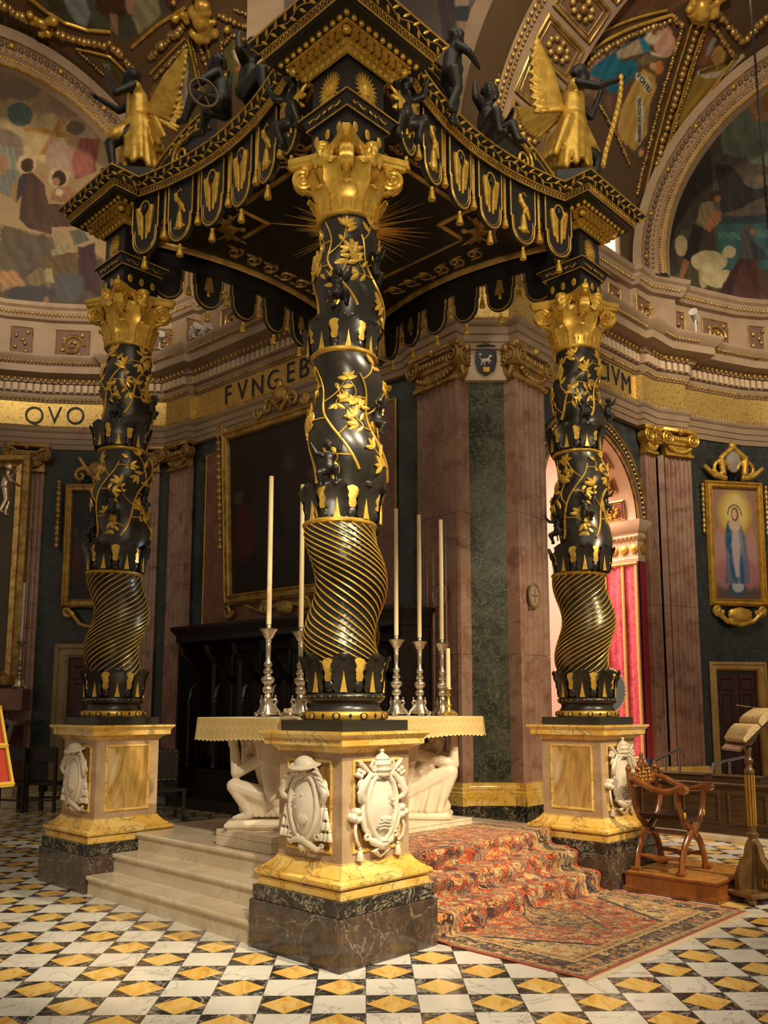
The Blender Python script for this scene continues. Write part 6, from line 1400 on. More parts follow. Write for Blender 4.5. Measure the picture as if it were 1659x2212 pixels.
# ---- barrel vaults
CR=Cyl((4.7,15.2),(.69,.72),(.72,-.69),2.9,10.1,3.04); CL=Cyl((-4.16,16.38),(-.757,.653),(-.653,-.757),2.9,10.4,3.36)
VR=struct('ceiling_vault_right',(lambda m:(m.grid(lambda u,v:CR.pt(-5.2+5.75*u,-.25+2.6*v,-.12),30,24),m)[1])(MB()),STONE,label='painted barrel vault of the right arm')
P1=[(1196,190),(1240,138),(1300,92),(1360,62),(1410,45),(1452,32),(1462,44),(1474,52),(1462,92),(1440,165),(1418,245),(1398,325),(1378,405),(1362,360),(1332,285),(1290,222)]
fresco('fresco',VR,CR,-5.0,.50,-.22,1.95,330,260,'55402A',[
 ('64452E','p',[(1205,150),(1235,70),(1290,-20),(1520,-20),(1450,22),(1330,62),(1240,112)]),('8E4C22','p',[(1275,-10),(1362,-10),(1352,25),(1300,55),(1258,88),(1262,45)]),('A86A3C','e',(1290,25,16,22),.04),('5E3A26','e',(1400,8,30,12),.04),
 ('55402B','p',P1),('7A5E48','p',[(1230,200),(1262,140),(1330,92),(1345,120),(1300,160),(1290,215)],.04),('A57E66','p',[(1262,135),(1340,84),(1385,62),(1378,76),(1325,105),(1270,150)],.03),('8C8674','p',[(1272,112),(1330,100),(1328,106),(1290,120)],.01),
 ('B8946E','e',(1425,76,28,25)),('C59A84','e',(1438,92,22,32)),('15627A','p',[(1268,162),(1285,140),(1330,108),(1384,76),(1388,84),(1352,110),(1340,128),(1355,132),(1372,124),(1381,140),(1374,160),(1350,182),(1335,203),(1318,198),(1296,172)]),('1E7890','p',[(1384,78),(1403,86),(1402,108),(1388,116),(1381,110)]),('A8947A','p',[(1332,108),(1378,84),(1384,96),(1388,114),(1350,126),(1334,120)]),('CDBEA6','e',(1408,78,16,14)),('B98A68','e',(1414,70,9,9)),('D8CCB8','e',(1402,66,8,12)),('75654A','p',[(1378,130),(1402,112),(1426,124),(1392,142)]),('C9BDA2','p',[(1402,110),(1425,116),(1430,124),(1408,118)],.01),
 ('6A4A3C','p',[(1300,205),(1345,205),(1352,260),(1340,290),(1312,240)],.03),('B58F48','p',[(1388,150),(1416,162),(1420,185),(1408,212),(1396,290),(1372,325),(1350,310),(1336,285),(1340,240),(1360,195)]),('BB7648','e',(1424,146,11,14)),('CF9E78','e',(1412,142,8,9)),('C4BCA2','p',[(1375,154),(1398,164),(1408,184),(1403,203),(1392,198),(1390,182),(1372,166)],.008),('C4BCA2','p',[(1374,205),(1386,208),(1394,250),(1388,290),(1384,312),(1372,302),(1378,262)],.008),('C08E6A','e',(1384,330,6,8)),
 ('4E3826','p',[(1530,38),(1590,118),(1552,172),(1500,242),(1455,315),(1428,368),(1440,300),(1462,210),(1490,130)]),('7C4A32','p',[(1528,58),(1548,92),(1532,140),(1508,140)],.03),('8A8B84','p',[(1540,78),(1549,84),(1530,122),(1524,118)]),('987C2E','p',[(1512,148),(1560,132),(1578,148),(1540,192),(1492,252),(1452,308),(1470,232),(1490,190)]),('B29048','e',(1554,118,15,19)),('A87E50','e',(1550,122,11,14)),('BDB79E','p',[(1506,150),(1520,160),(1560,152),(1606,114),(1610,122),(1570,163),(1525,170),(1508,162)],.008),('8A6A3A','p',[(1450,280),(1470,262),(1462,300),(1448,320)])],jit=1.0)
for pts,r,l in (([(1200,182),(1240,134),(1300,88),(1360,58),(1410,41),(1452,28)],.028,None),([(1250,150),(1310,100),(1380,66),(1450,40)],.045,.07),([(1453,28),(1462,44),(1474,52)],.05,.06),([(1474,52),(1462,92),(1440,165),(1418,245),(1398,325),(1374,420)],.034,.05),([(1496,42),(1476,105),(1450,190),(1424,280),(1404,360),(1388,440)],.022,None),([(1508,48),(1488,110),(1462,195),(1436,285),(1412,380),(1402,450)],.055,.10),([(1527,40),(1502,110),(1475,200),(1447,290),(1424,370)],.024,None),([(1532,36),(1508,110),(1480,200),(1452,290),(1430,362)],.030,.05),([(1534,44),(1560,80),(1588,120)],.045,.06),([(1545,20),(1580,58),(1606,88),(1620,75),(1659,30)],.06,.08),([(1592,116),(1552,172),(1500,244),(1455,318)],.022,None),([(1205,150),(1240,105),(1300,64),(1370,36),(1440,18)],.020,None),([(1290,222),(1330,290),(1358,356)],.03,.05)):
    gild('gilt_moulding' if not l else 'gilt_garland',VR,CR,pts,r,GOLD if not l else OLDGOLD,.03,10,l)
m=MB(); rr=random.Random(8); a_,b_=CR.px(1512,14)
for k in range(26): m.ball(CR.pt(a_+rr.gauss(0,.16),b_+rr.gauss(0,.05),.06+rr.uniform(0,.06)),rr.uniform(.05,.11),8,5)
m.ball(CR.pt(a_,b_,.12),.14,12,8); inst('vault_boss',remeshed('vault_boss',m,GOLD,.03,1),VR)
# scroll lettering on the painted banners
def banner(txt,surf,p,q,h,parent):
    a=surf.px(*p); b=surf.px(*q); A=surf.pt(*a,.012); B=surf.pt(*b,.012); x=(B-A); L=np.linalg.norm(x); x=x/L; n=(EYE-A); n=n-x*(n@x)
    C=surf.pt(a[0],a[1]+.05,.012)-A; y=np.cross(surf.d,[0,0,1]) if False else None
    T1=surf.pt(a[0]+.05,a[1],.012)-A; T2=surf.pt(a[0],a[1]+.05,.012)-A; N=np.cross(T1,T2); N=N/np.linalg.norm(N); N=N if N@n>0 else -N; y=np.cross(N,x)
    cu=bpy.data.curves.new('t','FONT'); cu.body=txt; cu.size=h; cu.align_x='CENTER'; cu.align_y='CENTER'; cu.extrude=.002
    o=bpy.data.objects.new('t',cu); COL.objects.link(o); dg=bpy.context.evaluated_depsgraph_get(); me=bpy.data.meshes.new_from_object(o.evaluated_get(dg)); bpy.data.objects.remove(o); me.materials.clear(); me.materials.append(INK)
    w=max(v.co.x for v in me.vertices)*2; inst('scroll_lettering',me,parent,frame((A+B)/2,x,y)@MX.Diagonal((L*.95/w,1,1,1)))
banner('V CH FILI',CR,(1376,158),(1404,196),.11,VR); banner('QVO DIE RVI ARBEM IN',CR,(1380,208),(1380,308),.10,VR); banner('SOMNIA QVAE VIDI',CR,(1510,158),(1600,121),.09,VR)
# coffered transverse arch beside the pier
m=MB(); TA=[[(1077,181),(1106,72),(1146,-20)],[(1153,275),(1214,127),(1290,40)]]
CA=Cyl((1.62,12.02),(.69,.72),(.72,-.69),3.1,9.9,3.1)
ta=struct('ceiling_arch_coffered',(lambda m:(m.grid(lambda u,v:CA.pt(-.05+1.55*u,-.15+1.75*v,0),10,28),m)[1])(MB()),STONE,label='coffered arch springing from the green pier')
for k in range(8):
    t0=-.02+.205*k; c0=t0+.0925
    m=MB(); q=lambda u,v,o:CA.pt(.82+.50*u,c0+.078*v,o)
    m.add([q(-1,-1,.01),q(1,-1,.01),q(1,1,.01),q(-1,1,.01)],[(0,1,2,3)]); c=obj('coffer',m,DKST,ta)
    m=MB(); m.tube([q(-1,-1,.03),q(1,-1,.03),q(1,1,.03),q(-1,1,.03)],.035,4,closed=True); m.tube([q(-.8,-.8,.03),q(.8,-.8,.03),q(.8,.8,.03),q(-.8,.8,.03)],.018,4,closed=True); inst('coffer_frame',m.mesh('coffer_frame',OLDGOLD),c)
    m=MB()
    for j in range(9): m.ball(q(.48*cos(j*2*pi/9),.48*sin(j*2*pi/9),.04),.055,6,4)
    m.ball(q(0,0,.07),.07,8,5); inst('rosette',m.mesh('rosette',OLDGOLD,60),c)
for kk,l,r in ((.02,.10,.035),(.13,.07,.025)):
    m=MB(); 
    for j in range(int(1.75*3.1/l)): m.ball(CA.pt(kk,-.15+j*l/3.1,.02),(r,r,r*1.3),6,4)
    tag(obj('arch_beads',m,OLDGOLD,ta,smooth=60),kind='stuff')
# pendentive fresco over the pier
WP=Wall([(-2.2,12.35),(1.9,12.30)],0)
PD=struct('wall_pendentive',(lambda m:(ribbon(m,[(-2.2,12.40),(2.0,12.34)],9.7,15.2,.2),m)[1])(MB()),STONE,label='fresco wall above the green pier')
fresco('fresco',PD,WP,.6,4.1,10.6,14.9,170,200,'5E5350',[('3C3236','p',[(940,-20),(985,-20),(982,90),(960,95)]),('6C5F58','p',[(995,104),(1075,104),(1075,180),(990,180)]),('2B3038','p',[(980,12),(1016,12),(1015,46),(985,46)]),('9C8470','p',[(978,-20),(1016,-20),(1012,14),(984,14)]),('94705C','p',[(986,46),(1014,46),(1010,92),(998,92)]),('A08A6C','e',(1032,35,18,26)),('A8564C','p',[(1050,-20),(1088,-20),(1080,40),(1064,92),(1044,88)]),('2C4A54','p',[(1082,30),(1112,12),(1108,84),(1070,86)]),('BD8E7C','e',(1086,22,18,14)),('B07E66','p',[(1052,86),(1064,86),(1060,106),(1050,106)]),('B07E66','p',[(1078,84),(1090,84),(1092,135),(1080,135)]),('5C3C40','p',[(1008,140),(1040,124),(1066,122),(1078,180),(1004,180)],.03),('4A5258','e',(1020,95,24,12))])
m=MB(); b0=hY(1008,232,12.1); b1=hY(1072,172,12.1); m.box(b0[0],b1[0],12.02,12.4,b0[2]-.6,b1[2]); pb_=obj('bracket_block',m,STONE,PD)
m=MB(); 
for z in (b1[2],b1[2]-.10): m.tube([(b0[0]-.03,12.0,z),(b1[0]+.03,12.0,z)],.028,5)
for x in (b0[0]+.03,b1[0]-.03): m.tube([(x,12.0,b0[2]-.3),(x,12.0,b1[2]-.12)],.022,5)
inst('gilt_edge',m.mesh('gilt_edge',GOLD),pb_)
# ---- left vault
VL=struct('ceiling_vault_left',(lambda m:(m.grid(lambda u,v:CL.pt(-6.0+6.5*u,-.25+2.7*v,-.12),30,24),m)[1])(MB()),STONE,label='painted barrel vault of the left arm')
fresco('fresco',VL,CL,-5.9,.45,-.22,2.15,360,260,'62492F',[
 ('4C4C42','p',[(62,-30),(420,-30),(395,5),(330,52),(275,88),(248,76),(238,64),(188,60),(140,46),(100,22)]),('3C3A30','p',[(80,-30),(150,-30),(150,25),(110,25)],.03),('84908E','p',[(128,-30),(172,-30),(194,30),(190,60),(165,50),(146,22)]),('48291C','p',[(205,-30),(282,-30),(276,20),(255,47),(244,25),(230,40),(205,20)]),('A07E60','p',[(234,26),(250,30),(253,76),(240,66)]),('A88068','e',(283,8,12,22)),('928A6A','p',[(290,-30),(342,-30),(346,30),(300,74),(288,40)]),('5E2C30','p',[(344,-30),(420,-30),(392,6),(362,28)]),
 ('5A4C28','p',[(164,102),(238,120),(276,158),(258,190),(232,166)]),('8A8A7C','p',[(218,130),(226,140),(236,138),(238,148),(228,150)],.01),
 ('5C5126','p',[(334,168),(404,94),(446,246),(430,262),(378,268),(338,228)]),('AEA096','p',[(398,116),(408,140),(404,190),(413,225),(396,236),(372,226),(364,190),(376,150)]),('93877C','p',[(380,160),(396,150),(400,215),(380,215)],.02),('8C6C3C','e',(348,205,24,22)),('A27850','e',(346,210,15,17)),('8A7050','p',[(338,228),(366,220),(400,248),(420,262),(340,262)]),('96989A','p',[(377,246),(408,222),(414,236),(390,257)],.008),
 ('6C6434','p',[(478,92),(490,90),(503,74),(540,84),(600,118),(590,180),(560,218),(500,192),(486,140)]),('DCCCA0','e',(520,116,18,18)),('6E4C30','e',(526,116,12,13)),('B88A64','e',(521,118,6,9)),('C07A66','p',[(534,120),(570,126),(590,146),(560,202),(546,162),(503,152),(530,142)]),('3E7048','p',[(553,124),(578,136),(571,160),(560,178),(551,146)]),('A8B0A8','p',[(535,100),(550,106),(556,118),(542,116)])])
for pts,r,l in (([(-5,2),(50,34),(100,56),(150,80),(200,90),(238,94),(265,122),(292,152)],.075,.09),([(62,-8),(100,22),(140,46),(188,62),(240,66)],.03,None),([(285,100),(340,52),(400,14)],.028,None),([(322,124),(365,82),(402,52)],.075,.09),([(334,168),(370,130),(404,94)],.040,.055),([(325,158),(365,115),(400,80)],.02,None),([(407,84),(425,160),(444,248)],.03,None),([(413,82),(432,160),(450,246)],.024,.04),([(428,76),(446,140),(462,195)],.05,.08),([(442,75),(456,130),(468,190)],.028,None),([(478,92),(490,90),(503,74),(540,86)],.045,.06),([(478,92),(486,140),(492,172)],.04,.055),([(164,104),(200,136),(232,166)],.03,.05),([(164,102),(238,120),(276,158)],.025,None),([(470,30),(520,52),(570,75)],.05,.07),([(505,18),(560,40),(600,55)],.03,.05)):
    gild('gilt_moulding' if not l else 'gilt_garland',VL,CL,pts,r,GOLD if not l else OLDGOLD,.03,10,l)
m=MB(); a_,b_=CL.px(440,35)
for k in range(30): m.ball(CL.pt(a_+rr.gauss(0,.18),b_+rr.gauss(0,.06),.06+rr.uniform(0,.08)),rr.uniform(.05,.12),8,5)
m.ball(CL.pt(a_,b_,.14),.16,12,8); inst('vault_boss',remeshed('vault_boss',m,GOLD,.03,1),VL)
m=MB(); a_,b_=CL.px(85,40)
for k in range(14): m.ball(CL.pt(a_+rr.gauss(0,.12),b_+rr.gauss(0,.04),.06+rr.uniform(0,.06)),rr.uniform(.05,.10),8,5)
inst('shell_ornament',remeshed('shell_ornament',m,GOLD,.03,1),VL)
# ---- clerestory window in the right arm
wp=hit(1302,480,(*NR,0),np.array([*NR,0])@np.array([*AR,0])-.15)
tW=(np.array(wp[:2])-AR)@DR
m=MB(); A=[(*RWp(tW-.34,-.09),9.75),(*RWp(tW+.30,-.09),9.75)]+[(*RWp(tW-.02+.32*cos(a),-.09),11.0+.32*sin(a)) for a in np.linspace(0,pi,9)]; m.add(A,[tuple(range(len(A)))]); win=struct('window_1',m,M('lit_window_glass',(.9,.75,.6),.3,emis=((1,.82,.62),1.2)),None,'bright arched clerestory window over the right arch')
m=MB(); m.tube([(*RWp(tW-.36,-.06),9.75)]+[(*RWp(tW-.02-.36*cos(a),-.06),11.0+.36*sin(a)) for a in np.linspace(0,pi,12)]+[(*RWp(tW+.33,-.06),9.75)],.05,6); obj('window_frame',m,STONE,win)
# ================================================================ PICTURES
def pic(name,label,cat,c,xd,tilt,w,h,fw,canvas,mat=OLDGOLD,orn=True):
    """framed picture; c centre, xd horizontal direction left->right"""
    fm=frame(c,(xd[0],xd[1],0),(0,0,1))@MX.Rotation(tilt,4,'X'); t=thing(name,label,cat,(0,0,0)); t.matrix_world=fm
    m=MB(); m.prof([(-w,-h),(w,-h),(w,h),(-w,h)],[(0,-.06),(0,.03),(-.25*fw,.07),(-.4*fw,.07),(-.45*fw,.045),(-.7*fw,.05),(-.78*fw,.07),(-.92*fw,.05),(-fw,.01),(-fw,-.06)],cap=False); obj('picture_frame',m,mat,t,smooth=30)
    m=MB(); m.tube([(-w+fw*.33,-h+fw*.33,.072),(w-fw*.33,-h+fw*.33,.072),(w-fw*.33,h-fw*.33,.072),(-w+fw*.33,h-fw*.33,.072)],.010,5,closed=True); m.tube([(-w+fw*.85,-h+fw*.85,.068),(w-fw*.85,-h+fw*.85,.068),(w-fw*.85,h-fw*.85,.068),(-w+fw*.85,h-fw*.85,.068)],.010,5,closed=True); obj('gilt_edge',m,GOLDB,t)
    na,nb=90,150; P=np.zeros((na,nb,3)); X=np.linspace(-w+fw,w-fw,na); Y=np.linspace(-h+fw,h-fw,nb); P[:,:,0]=X[:,None]; P[:,:,1]=Y[None,:]; P[:,:,2]=.0
    A,B=np.meshgrid(X/(w-fw),Y/(h-fw),indexing='ij'); me=gridmesh('canvas',P,PAINTM); paint(me,np.clip(canvas(A,B),0,1).reshape(-1,3)); inst('canvas',me,t,MX.Identity(4))
    return t
def scrolls(t,nm,spec,mat=GOLD,vox=.02):
    m=MB()
    for k in spec:
        if k[0]=='s': i=len(m.v); spiral(m,(k[1],k[2]),k[3],1.4,k[4],k[5],k[6],.1,z=.03,rise=.03)
        elif k[0]=='b': m.ball((k[1],k[2],.04),k[3],8,6)
        else: m.tube([(x,y,.04) for x,y in k[1]],k[2],6)
    return inst(nm,remeshed(nm,m,mat,vox,1),t,MX.Identity(4))
C_=lambda h:np.array(lin(h))
def blend(col,c,m): return col*(1-m[...,None])+np.array(lin(c))*m[...,None]
def soft(d,w=.06): return np.clip(.5-d/w,0,1)
def ell(A,B,x,y,rx,ry): return np.sqrt(((A-x)/rx)**2+((B-y)/ry)**2)-1
def cv_dark(A,B):
    c=np.broadcast_to(C_('1A1310'),A.shape+(3,))*(1+.3*fbm(A*2,B*2,1)[...,None])
    for x,y,rx,ry,h in ((-.75,-.25,.2,.35,'4A1A14'),(-.82,.22,.09,.09,'4E3828'),(-.4,-.1,.2,.45,'2C1F1A'),(.1,.15,.18,.5,'2E1A16'),(.1,.5,.11,.10,'3E2C22'),(.55,-.05,.2,.5,'3A1612'),(.55,.3,.1,.1,'48362A'),(-.2,-.55,.3,.15,'2A2018')): c=blend(c,h,.8*soft(ell(A+.05*fbm(A*3,B*3,2),B,x,y,rx,ry),.5))
    return c
def cv_lady(A,B):
    c=np.broadcast_to(C_('9A7466'),A.shape+(3,))*(1+.08*fbm(A*2,B*3,1)[...,None])
    c=blend(c,'C7A74A',soft(ell(A,B,.02,.55,.72,.42),.35)); c=blend(c,'D8C27A',soft(ell(A,B,.05,.55,.48,.32),.4)); c=blend(c,'5A4640',soft(B+.74+.08*fbm(A*3,B,3),.2))
    for s in (-1,1): c=blend(c,'B08480',soft(ell(A,B,s*.66,-.15,.28,.42),.3)); c=blend(c,'A46A70',soft(ell(A,B,s*.55,-.55,.35,.25),.4)); c=blend(c,'B08058',soft(ell(A,B,s*.66,.24,.15,.09),.2))
    c=blend(c,'3A4A66',soft(ell(A,B,0,-.83,.42,.14),.3)); c=blend(c,'A8A8B4',soft(ell(A,B,.03,-.77,.26,.11),.2))
    c=blend(c,'C2A2A0',soft(ell(A,B,0,-.12,.36,.52),.2)); fold=np.sin(A*16+B*5+2*fbm(A*2,B*2,5))
    r=.52-.16*np.abs(B+.2)-.1*(B>.2); body=soft(np.abs(A+.04*np.sin(B*4))-np.clip(.46-.10*B-.5*np.clip(B-.12,0,1),.05,.6),.08)*((B<.42)&(B>-.72)); c=blend(c,'24618A',body*(.8+.2*fold)); c=blend(c,'173F5E',body*np.clip(fold,0,1)*.6)
    inner=soft(np.abs(A-.02)-np.clip(.20-.25*(B+.1)*(B>0)-.22*np.clip(-B-.0,0,1),.03,.3),.08)*((B<.25)&(B>-.6)); c=blend(c,'BFA9B0',inner*.9)
    c=blend(c,'C9AE94',soft(ell(A,B,0,.34,.26,.12),.2)); c=blend(c,'7A5032',soft(ell(A,B,.02,.53,.17,.13),.15)); c=blend(c,'D8A888',soft(ell(A,B,.0,.53,.11,.09),.15))
    for k in range(16): a=pi*k/15; c=blend(c,'3A3448',soft(ell(A,B,.01+.30*cos(a),.53+.17*sin(a),.03,.016),.3))
    c=blend(c,'D5C690',soft(ell(A,B,.1,.83,.14,.06),.4)); return c
cc=(np.array(LWp(.62,.06)))
t=pic('dark_altarpiece','large dark oil painting in a gilt rococo frame above the choir stall','painting',(cc[0],cc[1],5.12),-DL,.05,1.62,1.62,.20,cv_dark)
scrolls(t,'crest',[('b',0,1.95,(.17,.16,.08)),('s',-.3,1.78,.16,.05,1,0),('s',.3,1.78,.16,.05,-1,pi),('s',-.62,1.74,.12,.04,-1,0),('s',.62,1.74,.12,.04,1,pi),('t',[(-.2,1.85),(0,1.66),(.2,1.85)],.05),('b',0,2.12,(.07,.10,.06))],OLDGOLD)
scrolls(t,'apron',[('s',-.5,-1.75,.14,.05,1,0),('s',.5,-1.75,.14,.05,-1,pi),('b',0,-1.78,(.22,.14,.07)),('s',-1.5,-1.72,.15,.05,-1,0),('s',1.5,-1.72,.15,.05,1,0),('t',[(-1.0,-1.66),(-.6,-1.80),(0,-1.68),(.6,-1.80),(1.0,-1.66)],.04)],OLDGOLD)
for s in (-1,1):
    scrolls(t,'side_garland',[('b',s*1.70,1.55-.13*k,(.07,.06,.05)) for k in range(17)]+[('s',s*1.62,1.66,.14,.05,s,0)],OLDGOLD)
lc=hY(1589,1174,16.02)
t=pic('lady_in_blue_painting','gilt framed painting of a lady in a blue mantle, right apse','painting',lc,(.985,.17),.02,.60,1.20,.135,cv_lady,GOLD)
scrolls(t,'crest',[('s',-.27,1.42,.20,.05,1,0),('s',.27,1.42,.20,.05,-1,pi),('t',[(-.22,1.32),(-.25,1.65),(0,1.86),(.25,1.65),(.22,1.32)],.07),('t',[(-.62,1.48),(-.40,1.30),(-.15,1.25)],.05),('t',[(.62,1.48),(.40,1.30),(.15,1.25)],.05),('b',0,1.90,(.09,.07,.05))],GOLD,.016)
m=MB(); m.lathe([(0,0),(.16,0),(.15,.03),(0,.06)],20); m.tf(MX.Translation((0,1.58,.03))@MX.Scale(1.35,4,(0,1,0))); obj('oval_medallion',m,M('grey_medallion',(.30,.27,.24),.4),t)
scrolls(t,'shell_apron',[('s',-.45,-1.28,.12,.045,-1,0),('s',.45,-1.28,.12,.045,1,pi),('b',0,-1.38,(.26,.17,.07)),('t',[(-.5,-1.3),(-.25,-1.5),(0,-1.56),(.25,-1.5),(.5,-1.3)],.05)]+[('t',[(0,-1.5),(.25*sin(a),-1.33+.1*cos(a))],.03) for a in np.linspace(-1.3,1.3,7)],GOLD,.016)
for s in (-1,1): scrolls(t,'side_garland',[('b',s*.66,1.1-.10*k,(.045,.05,.04)) for k in range(10)],OLDGOLD)
lc=hY(190,1178,16.45)
t=pic('dim_picture','tall gilt framed dark picture behind the left column','painting',(lc[0]+.12,lc[1],lc[2]),(1,.02),.02,.60,1.22,.16,cv_dark)
scrolls(t,'crest',[('s',-.3,1.38,.16,.05,1,0),('s',.3,1.38,.16,.05,-1,pi),('b',0,1.5,(.18,.18,.07)),('t',[(-.35,1.75),(-.15,1.45),(0,1.3)],.05),('t',[(.35,1.75),(.15,1.45),(0,1.3)],.05)],OLDGOLD); scrolls(t,'apron',[('s',-.45,-1.30,.12,.04,-1,0),('s',.45,-1.30,.12,.04,1,pi),('t',[(-.45,-1.25),(-.2,-1.55),(0,-1.6),(.2,-1.55),(.45,-1.25)],.05)],OLDGOLD)
scrolls(t,'side_garland',[('b',-.72,1.25-.115*k,(.06,.055,.045)) for k in range(12)],OLDGOLD)
# ---------------------------------------------------------------- doors
def door(n,lab,c,xd,w,h,fw,ztop,mat):
    fm=frame((c[0],c[1],0),(xd[0],xd[1],0),(0,0,1)); d=inst('door_%d'%n,None,None,fm); tag(d,lab,'door',kind='structure')
    m=MB(); m.prof([(-w-fw,0),(-w-fw,h+fw),(w+fw,h+fw),(w+fw,0)][::-1],[(0,-.05),(0,.10),(-fw*.3,.12),(-fw*.35,.09),(-fw*.8,.10),(-fw,.06),(-fw,-.05)],closed=False); obj('door_frame',m,mat,d)
    m=MB(); m.box(-w,w,0,h,-.05,.0); lf=obj('door_leaf',m,M('dark_red_door_wood',(.05,.012,.008),.4),d)
    for x in (-.5,.5):
        for y,hh in ((h*.16,.11),(h*.42,.12),(h*.70,.13),(h*.90,.055)):
            m=MB(); m.prof([(x*w-w*.36,y-hh*h),(x*w+w*.36,y-hh*h),(x*w+w*.36,y+hh*h),(x*w-w*.36,y+hh*h)],[(0,0),(0,.018),(-.03,.03),(-.06,.012),(-.06,0)],cap=False); inst('door_panel',m.mesh('door_panel',lf.data.materials[0]),lf,MX.Identity(4))
DM=M('ochre_door_marble',(.52,.34,.10),.3,0,var=((.38,.22,.06),4,5))
c=hY(1597,1600,16.05); door(1,'dark red panelled door in an ochre marble frame, right apse',c,(.985,.17),.42,2.36,.16,2.5,DM)
c=hY(190,1600,16.42); door(2,'dark doorway in an ochre marble frame behind the left column',c,(1,.02),.42,2.62,.26,2.9,M('dull_ochre_marble',(.30,.22,.11),.4,0,var=((.2,.14,.06),4,5)))
# ================================================================ FURNITURE
def build_stall():
    t=thing('choir_stall','nearly black carved oak choir stall along the left wall','choir stall'); t.matrix_world=frame((*LWp(0,-.08),0),(-DL[0],-DL[1],0),(0,0,1))@MX.Rotation(-pi/2,4,'X')   # x right, y into wall, z up
    x0,x1=-2.62,2.55
    m=MB(); m.box(x0,x1,-.06,0,0,3.0); obj('back_board',m,DWOOD,t)
    m=MB(); m.prof([(x0,-.80),(x1,-.80),(x1,0),(x0,0)],[(0,2.80),(.02,2.82),(.02,2.92),(.06,2.98),(.10,3.03),(.10,3.08),(-.2,3.10)]); obj('canopy_cornice',m,DWOOD,t)
    
    for x in (x0,x1-.06): m=MB(); m.box(x,x+.06,-.78,0,0,2.85,.01); obj('end_panel',m,DWOOD,t)
    m=MB(); m.box(x0,x1,-.95,0,0,.18,.01); obj('floor_step',m,DWOOD,t); m=MB(); m.box(x0,x1,-.52,-.05,.56,.62,.01); obj('bench_seat',m,DWOOD,t); m=MB(); m.box(x0,x1,-.50,-.46,.18,.56); obj('seat_front',m,DWOOD,t)
    n=7
    for k in range(n):
        a=x0+(x1-x0)*k/n+.06; b=x0+(x1-x0)*(k+1)/n-.06
        m=MB(); m.prof([(a,.78),(b,.78),(b,2.66),(a,2.66)],[(0,0),(0,.02),(-.04,.045),(-.07,.03),(-.10,.008),(-.10,0)],cap=False); m.tf(MX.Translation((0,-.06,0))@MX.Rotation(pi/2,4,'X')); obj('back_panel',m,DWOOD,t)
    for k in range(n+1):
        x=x0+.05+(x1-x0-.10)*k/n; m=MB(); m.lathe([(.03,.62),(.05,.66),(.035,.72),(.045,1.0),(.03,1.4),(.045,1.75),(.05,1.8),(.03,1.84)],10,c=(x,-.55)); obj('colonnette',m,DWOOD,t)
        m=MB(); m.tube([(x,-.12,2.1),(x,-.35,2.25),(x,-.55,2.48),(x,-.72,2.60),(x,-.76,2.72),(x,-.66,2.74),(x,-.64,2.66)],[.05,.06,.06,.055,.05,.045,.03],8); m.tube([(x,-.55,1.84),(x,-.52,2.0),(x,-.30,2.2)],.04,7); obj('scroll_console',m,DWOOD,t)
        m=MB(); m.box(x-.03,x+.03,-.58,-.05,.62,1.02,.01); obj('stall_divider',m,DWOOD,t)
build_stall()
def pew():
    o=np.array([3.54,11.79]); d=np.array([.685,-.729]); b=np.array([.729,.685])
    fm=frame((o[0]-d[0]*1.2,o[1]-d[1]*1.2,0),(d[0],d[1],0),(b[0],b[1],0))
    t=thing('marble_kerb','long low white marble kerb under the pew fronts','kerb'); t.matrix_world=fm; m=MB(); m.box(0,6,0,2.6,0,.075,.006); obj('kerb_slab',m,STEPM,t)
    t=thing('choir_pew','long brown panelled pew front with raised desks, right background','pew'); t.matrix_world=fm@MX.Translation((0,.16,.075))
    m=MB(); m.box(.3,5.9,0,.05,0,.60); obj('front_board',m,PEW,t); m=MB(); m.box(.26,5.92,-.03,.36,.60,.635,.006); obj('top_shelf',m,PEW,t); m=MB(); m.box(.28,5.9,-.02,.04,0,.07,.004); obj('skirting',m,PEW,t)
    for k in range(9):
        a=.40+.61*k; m=MB(); m.prof([(a,.12),(a+.53,.12),(a+.53,.54),(a,.54)],[(0,0),(0,.012),(-.03,.028),(-.05,.010),(-.05,0)],cap=False); m.tf(MX.Rotation(pi/2,4,'X')); obj('front_panel',m,PEW,t,smooth=30)
    for a,w in ((.75,.42),(1.27,.62),(2.0,.62),(2.95,.62),(3.7,.62),(4.5,.62)):
        m=MB(); m.prof([(a,.12),(a+w,.12),(a+w,.34),(a,.34)],[(0,.635),(0,.70),(.012,.705),(.012,.72),(0,.728)]); obj('kneeler_desk',m,PEW,t)
    for s in range(2):
        t2=thing('rear_pew','brown pew bench standing %s the panelled pew front'%('just behind' if s==0 else 'two rows behind'),'pew'); t2.matrix_world=fm@MX.Translation((0,1.0+.8*s,.075)); m=MB(); m.box(.4,5.8,0,.045,0,.60); obj('bench_back',m,PEW,t2); m=MB(); m.box(.4,5.8,-.40,0,.38,.42); obj('bench_seat',m,PEW,t2)
pew()
def rail(lb,x0,y0,x1,y1,Yd,g):
    t=thing('handrail',lb,'handrail',(0,0,0),0,'steel handrails'); a=hY(x0,y0,Yd); b=hY(x1,y1,Yd+.5); 
    m=MB(); m.tube([(a[0]-.0,a[1],.10),(a[0],a[1],a[2]-.10),(a[0]+.03,a[1]+.02,a[2]),(b[0],b[1],b[2])],.022,8); obj('top_rail',m,STEEL,t)
    for f in (.45,.95):
        p=a+(b-a)*f; m=MB(); m.tube([(p[0],p[1],p[2]-.01),(p[0],p[1],.10)],.018,8); obj('post',m,STEEL,t)
rail('tubular steel handrail left of the corner pilaster bases',1410,1645,1470,1615,13.6,0); rail('tubular steel handrail in front of the dark red door',1538,1650,1620,1632,13.2,1)
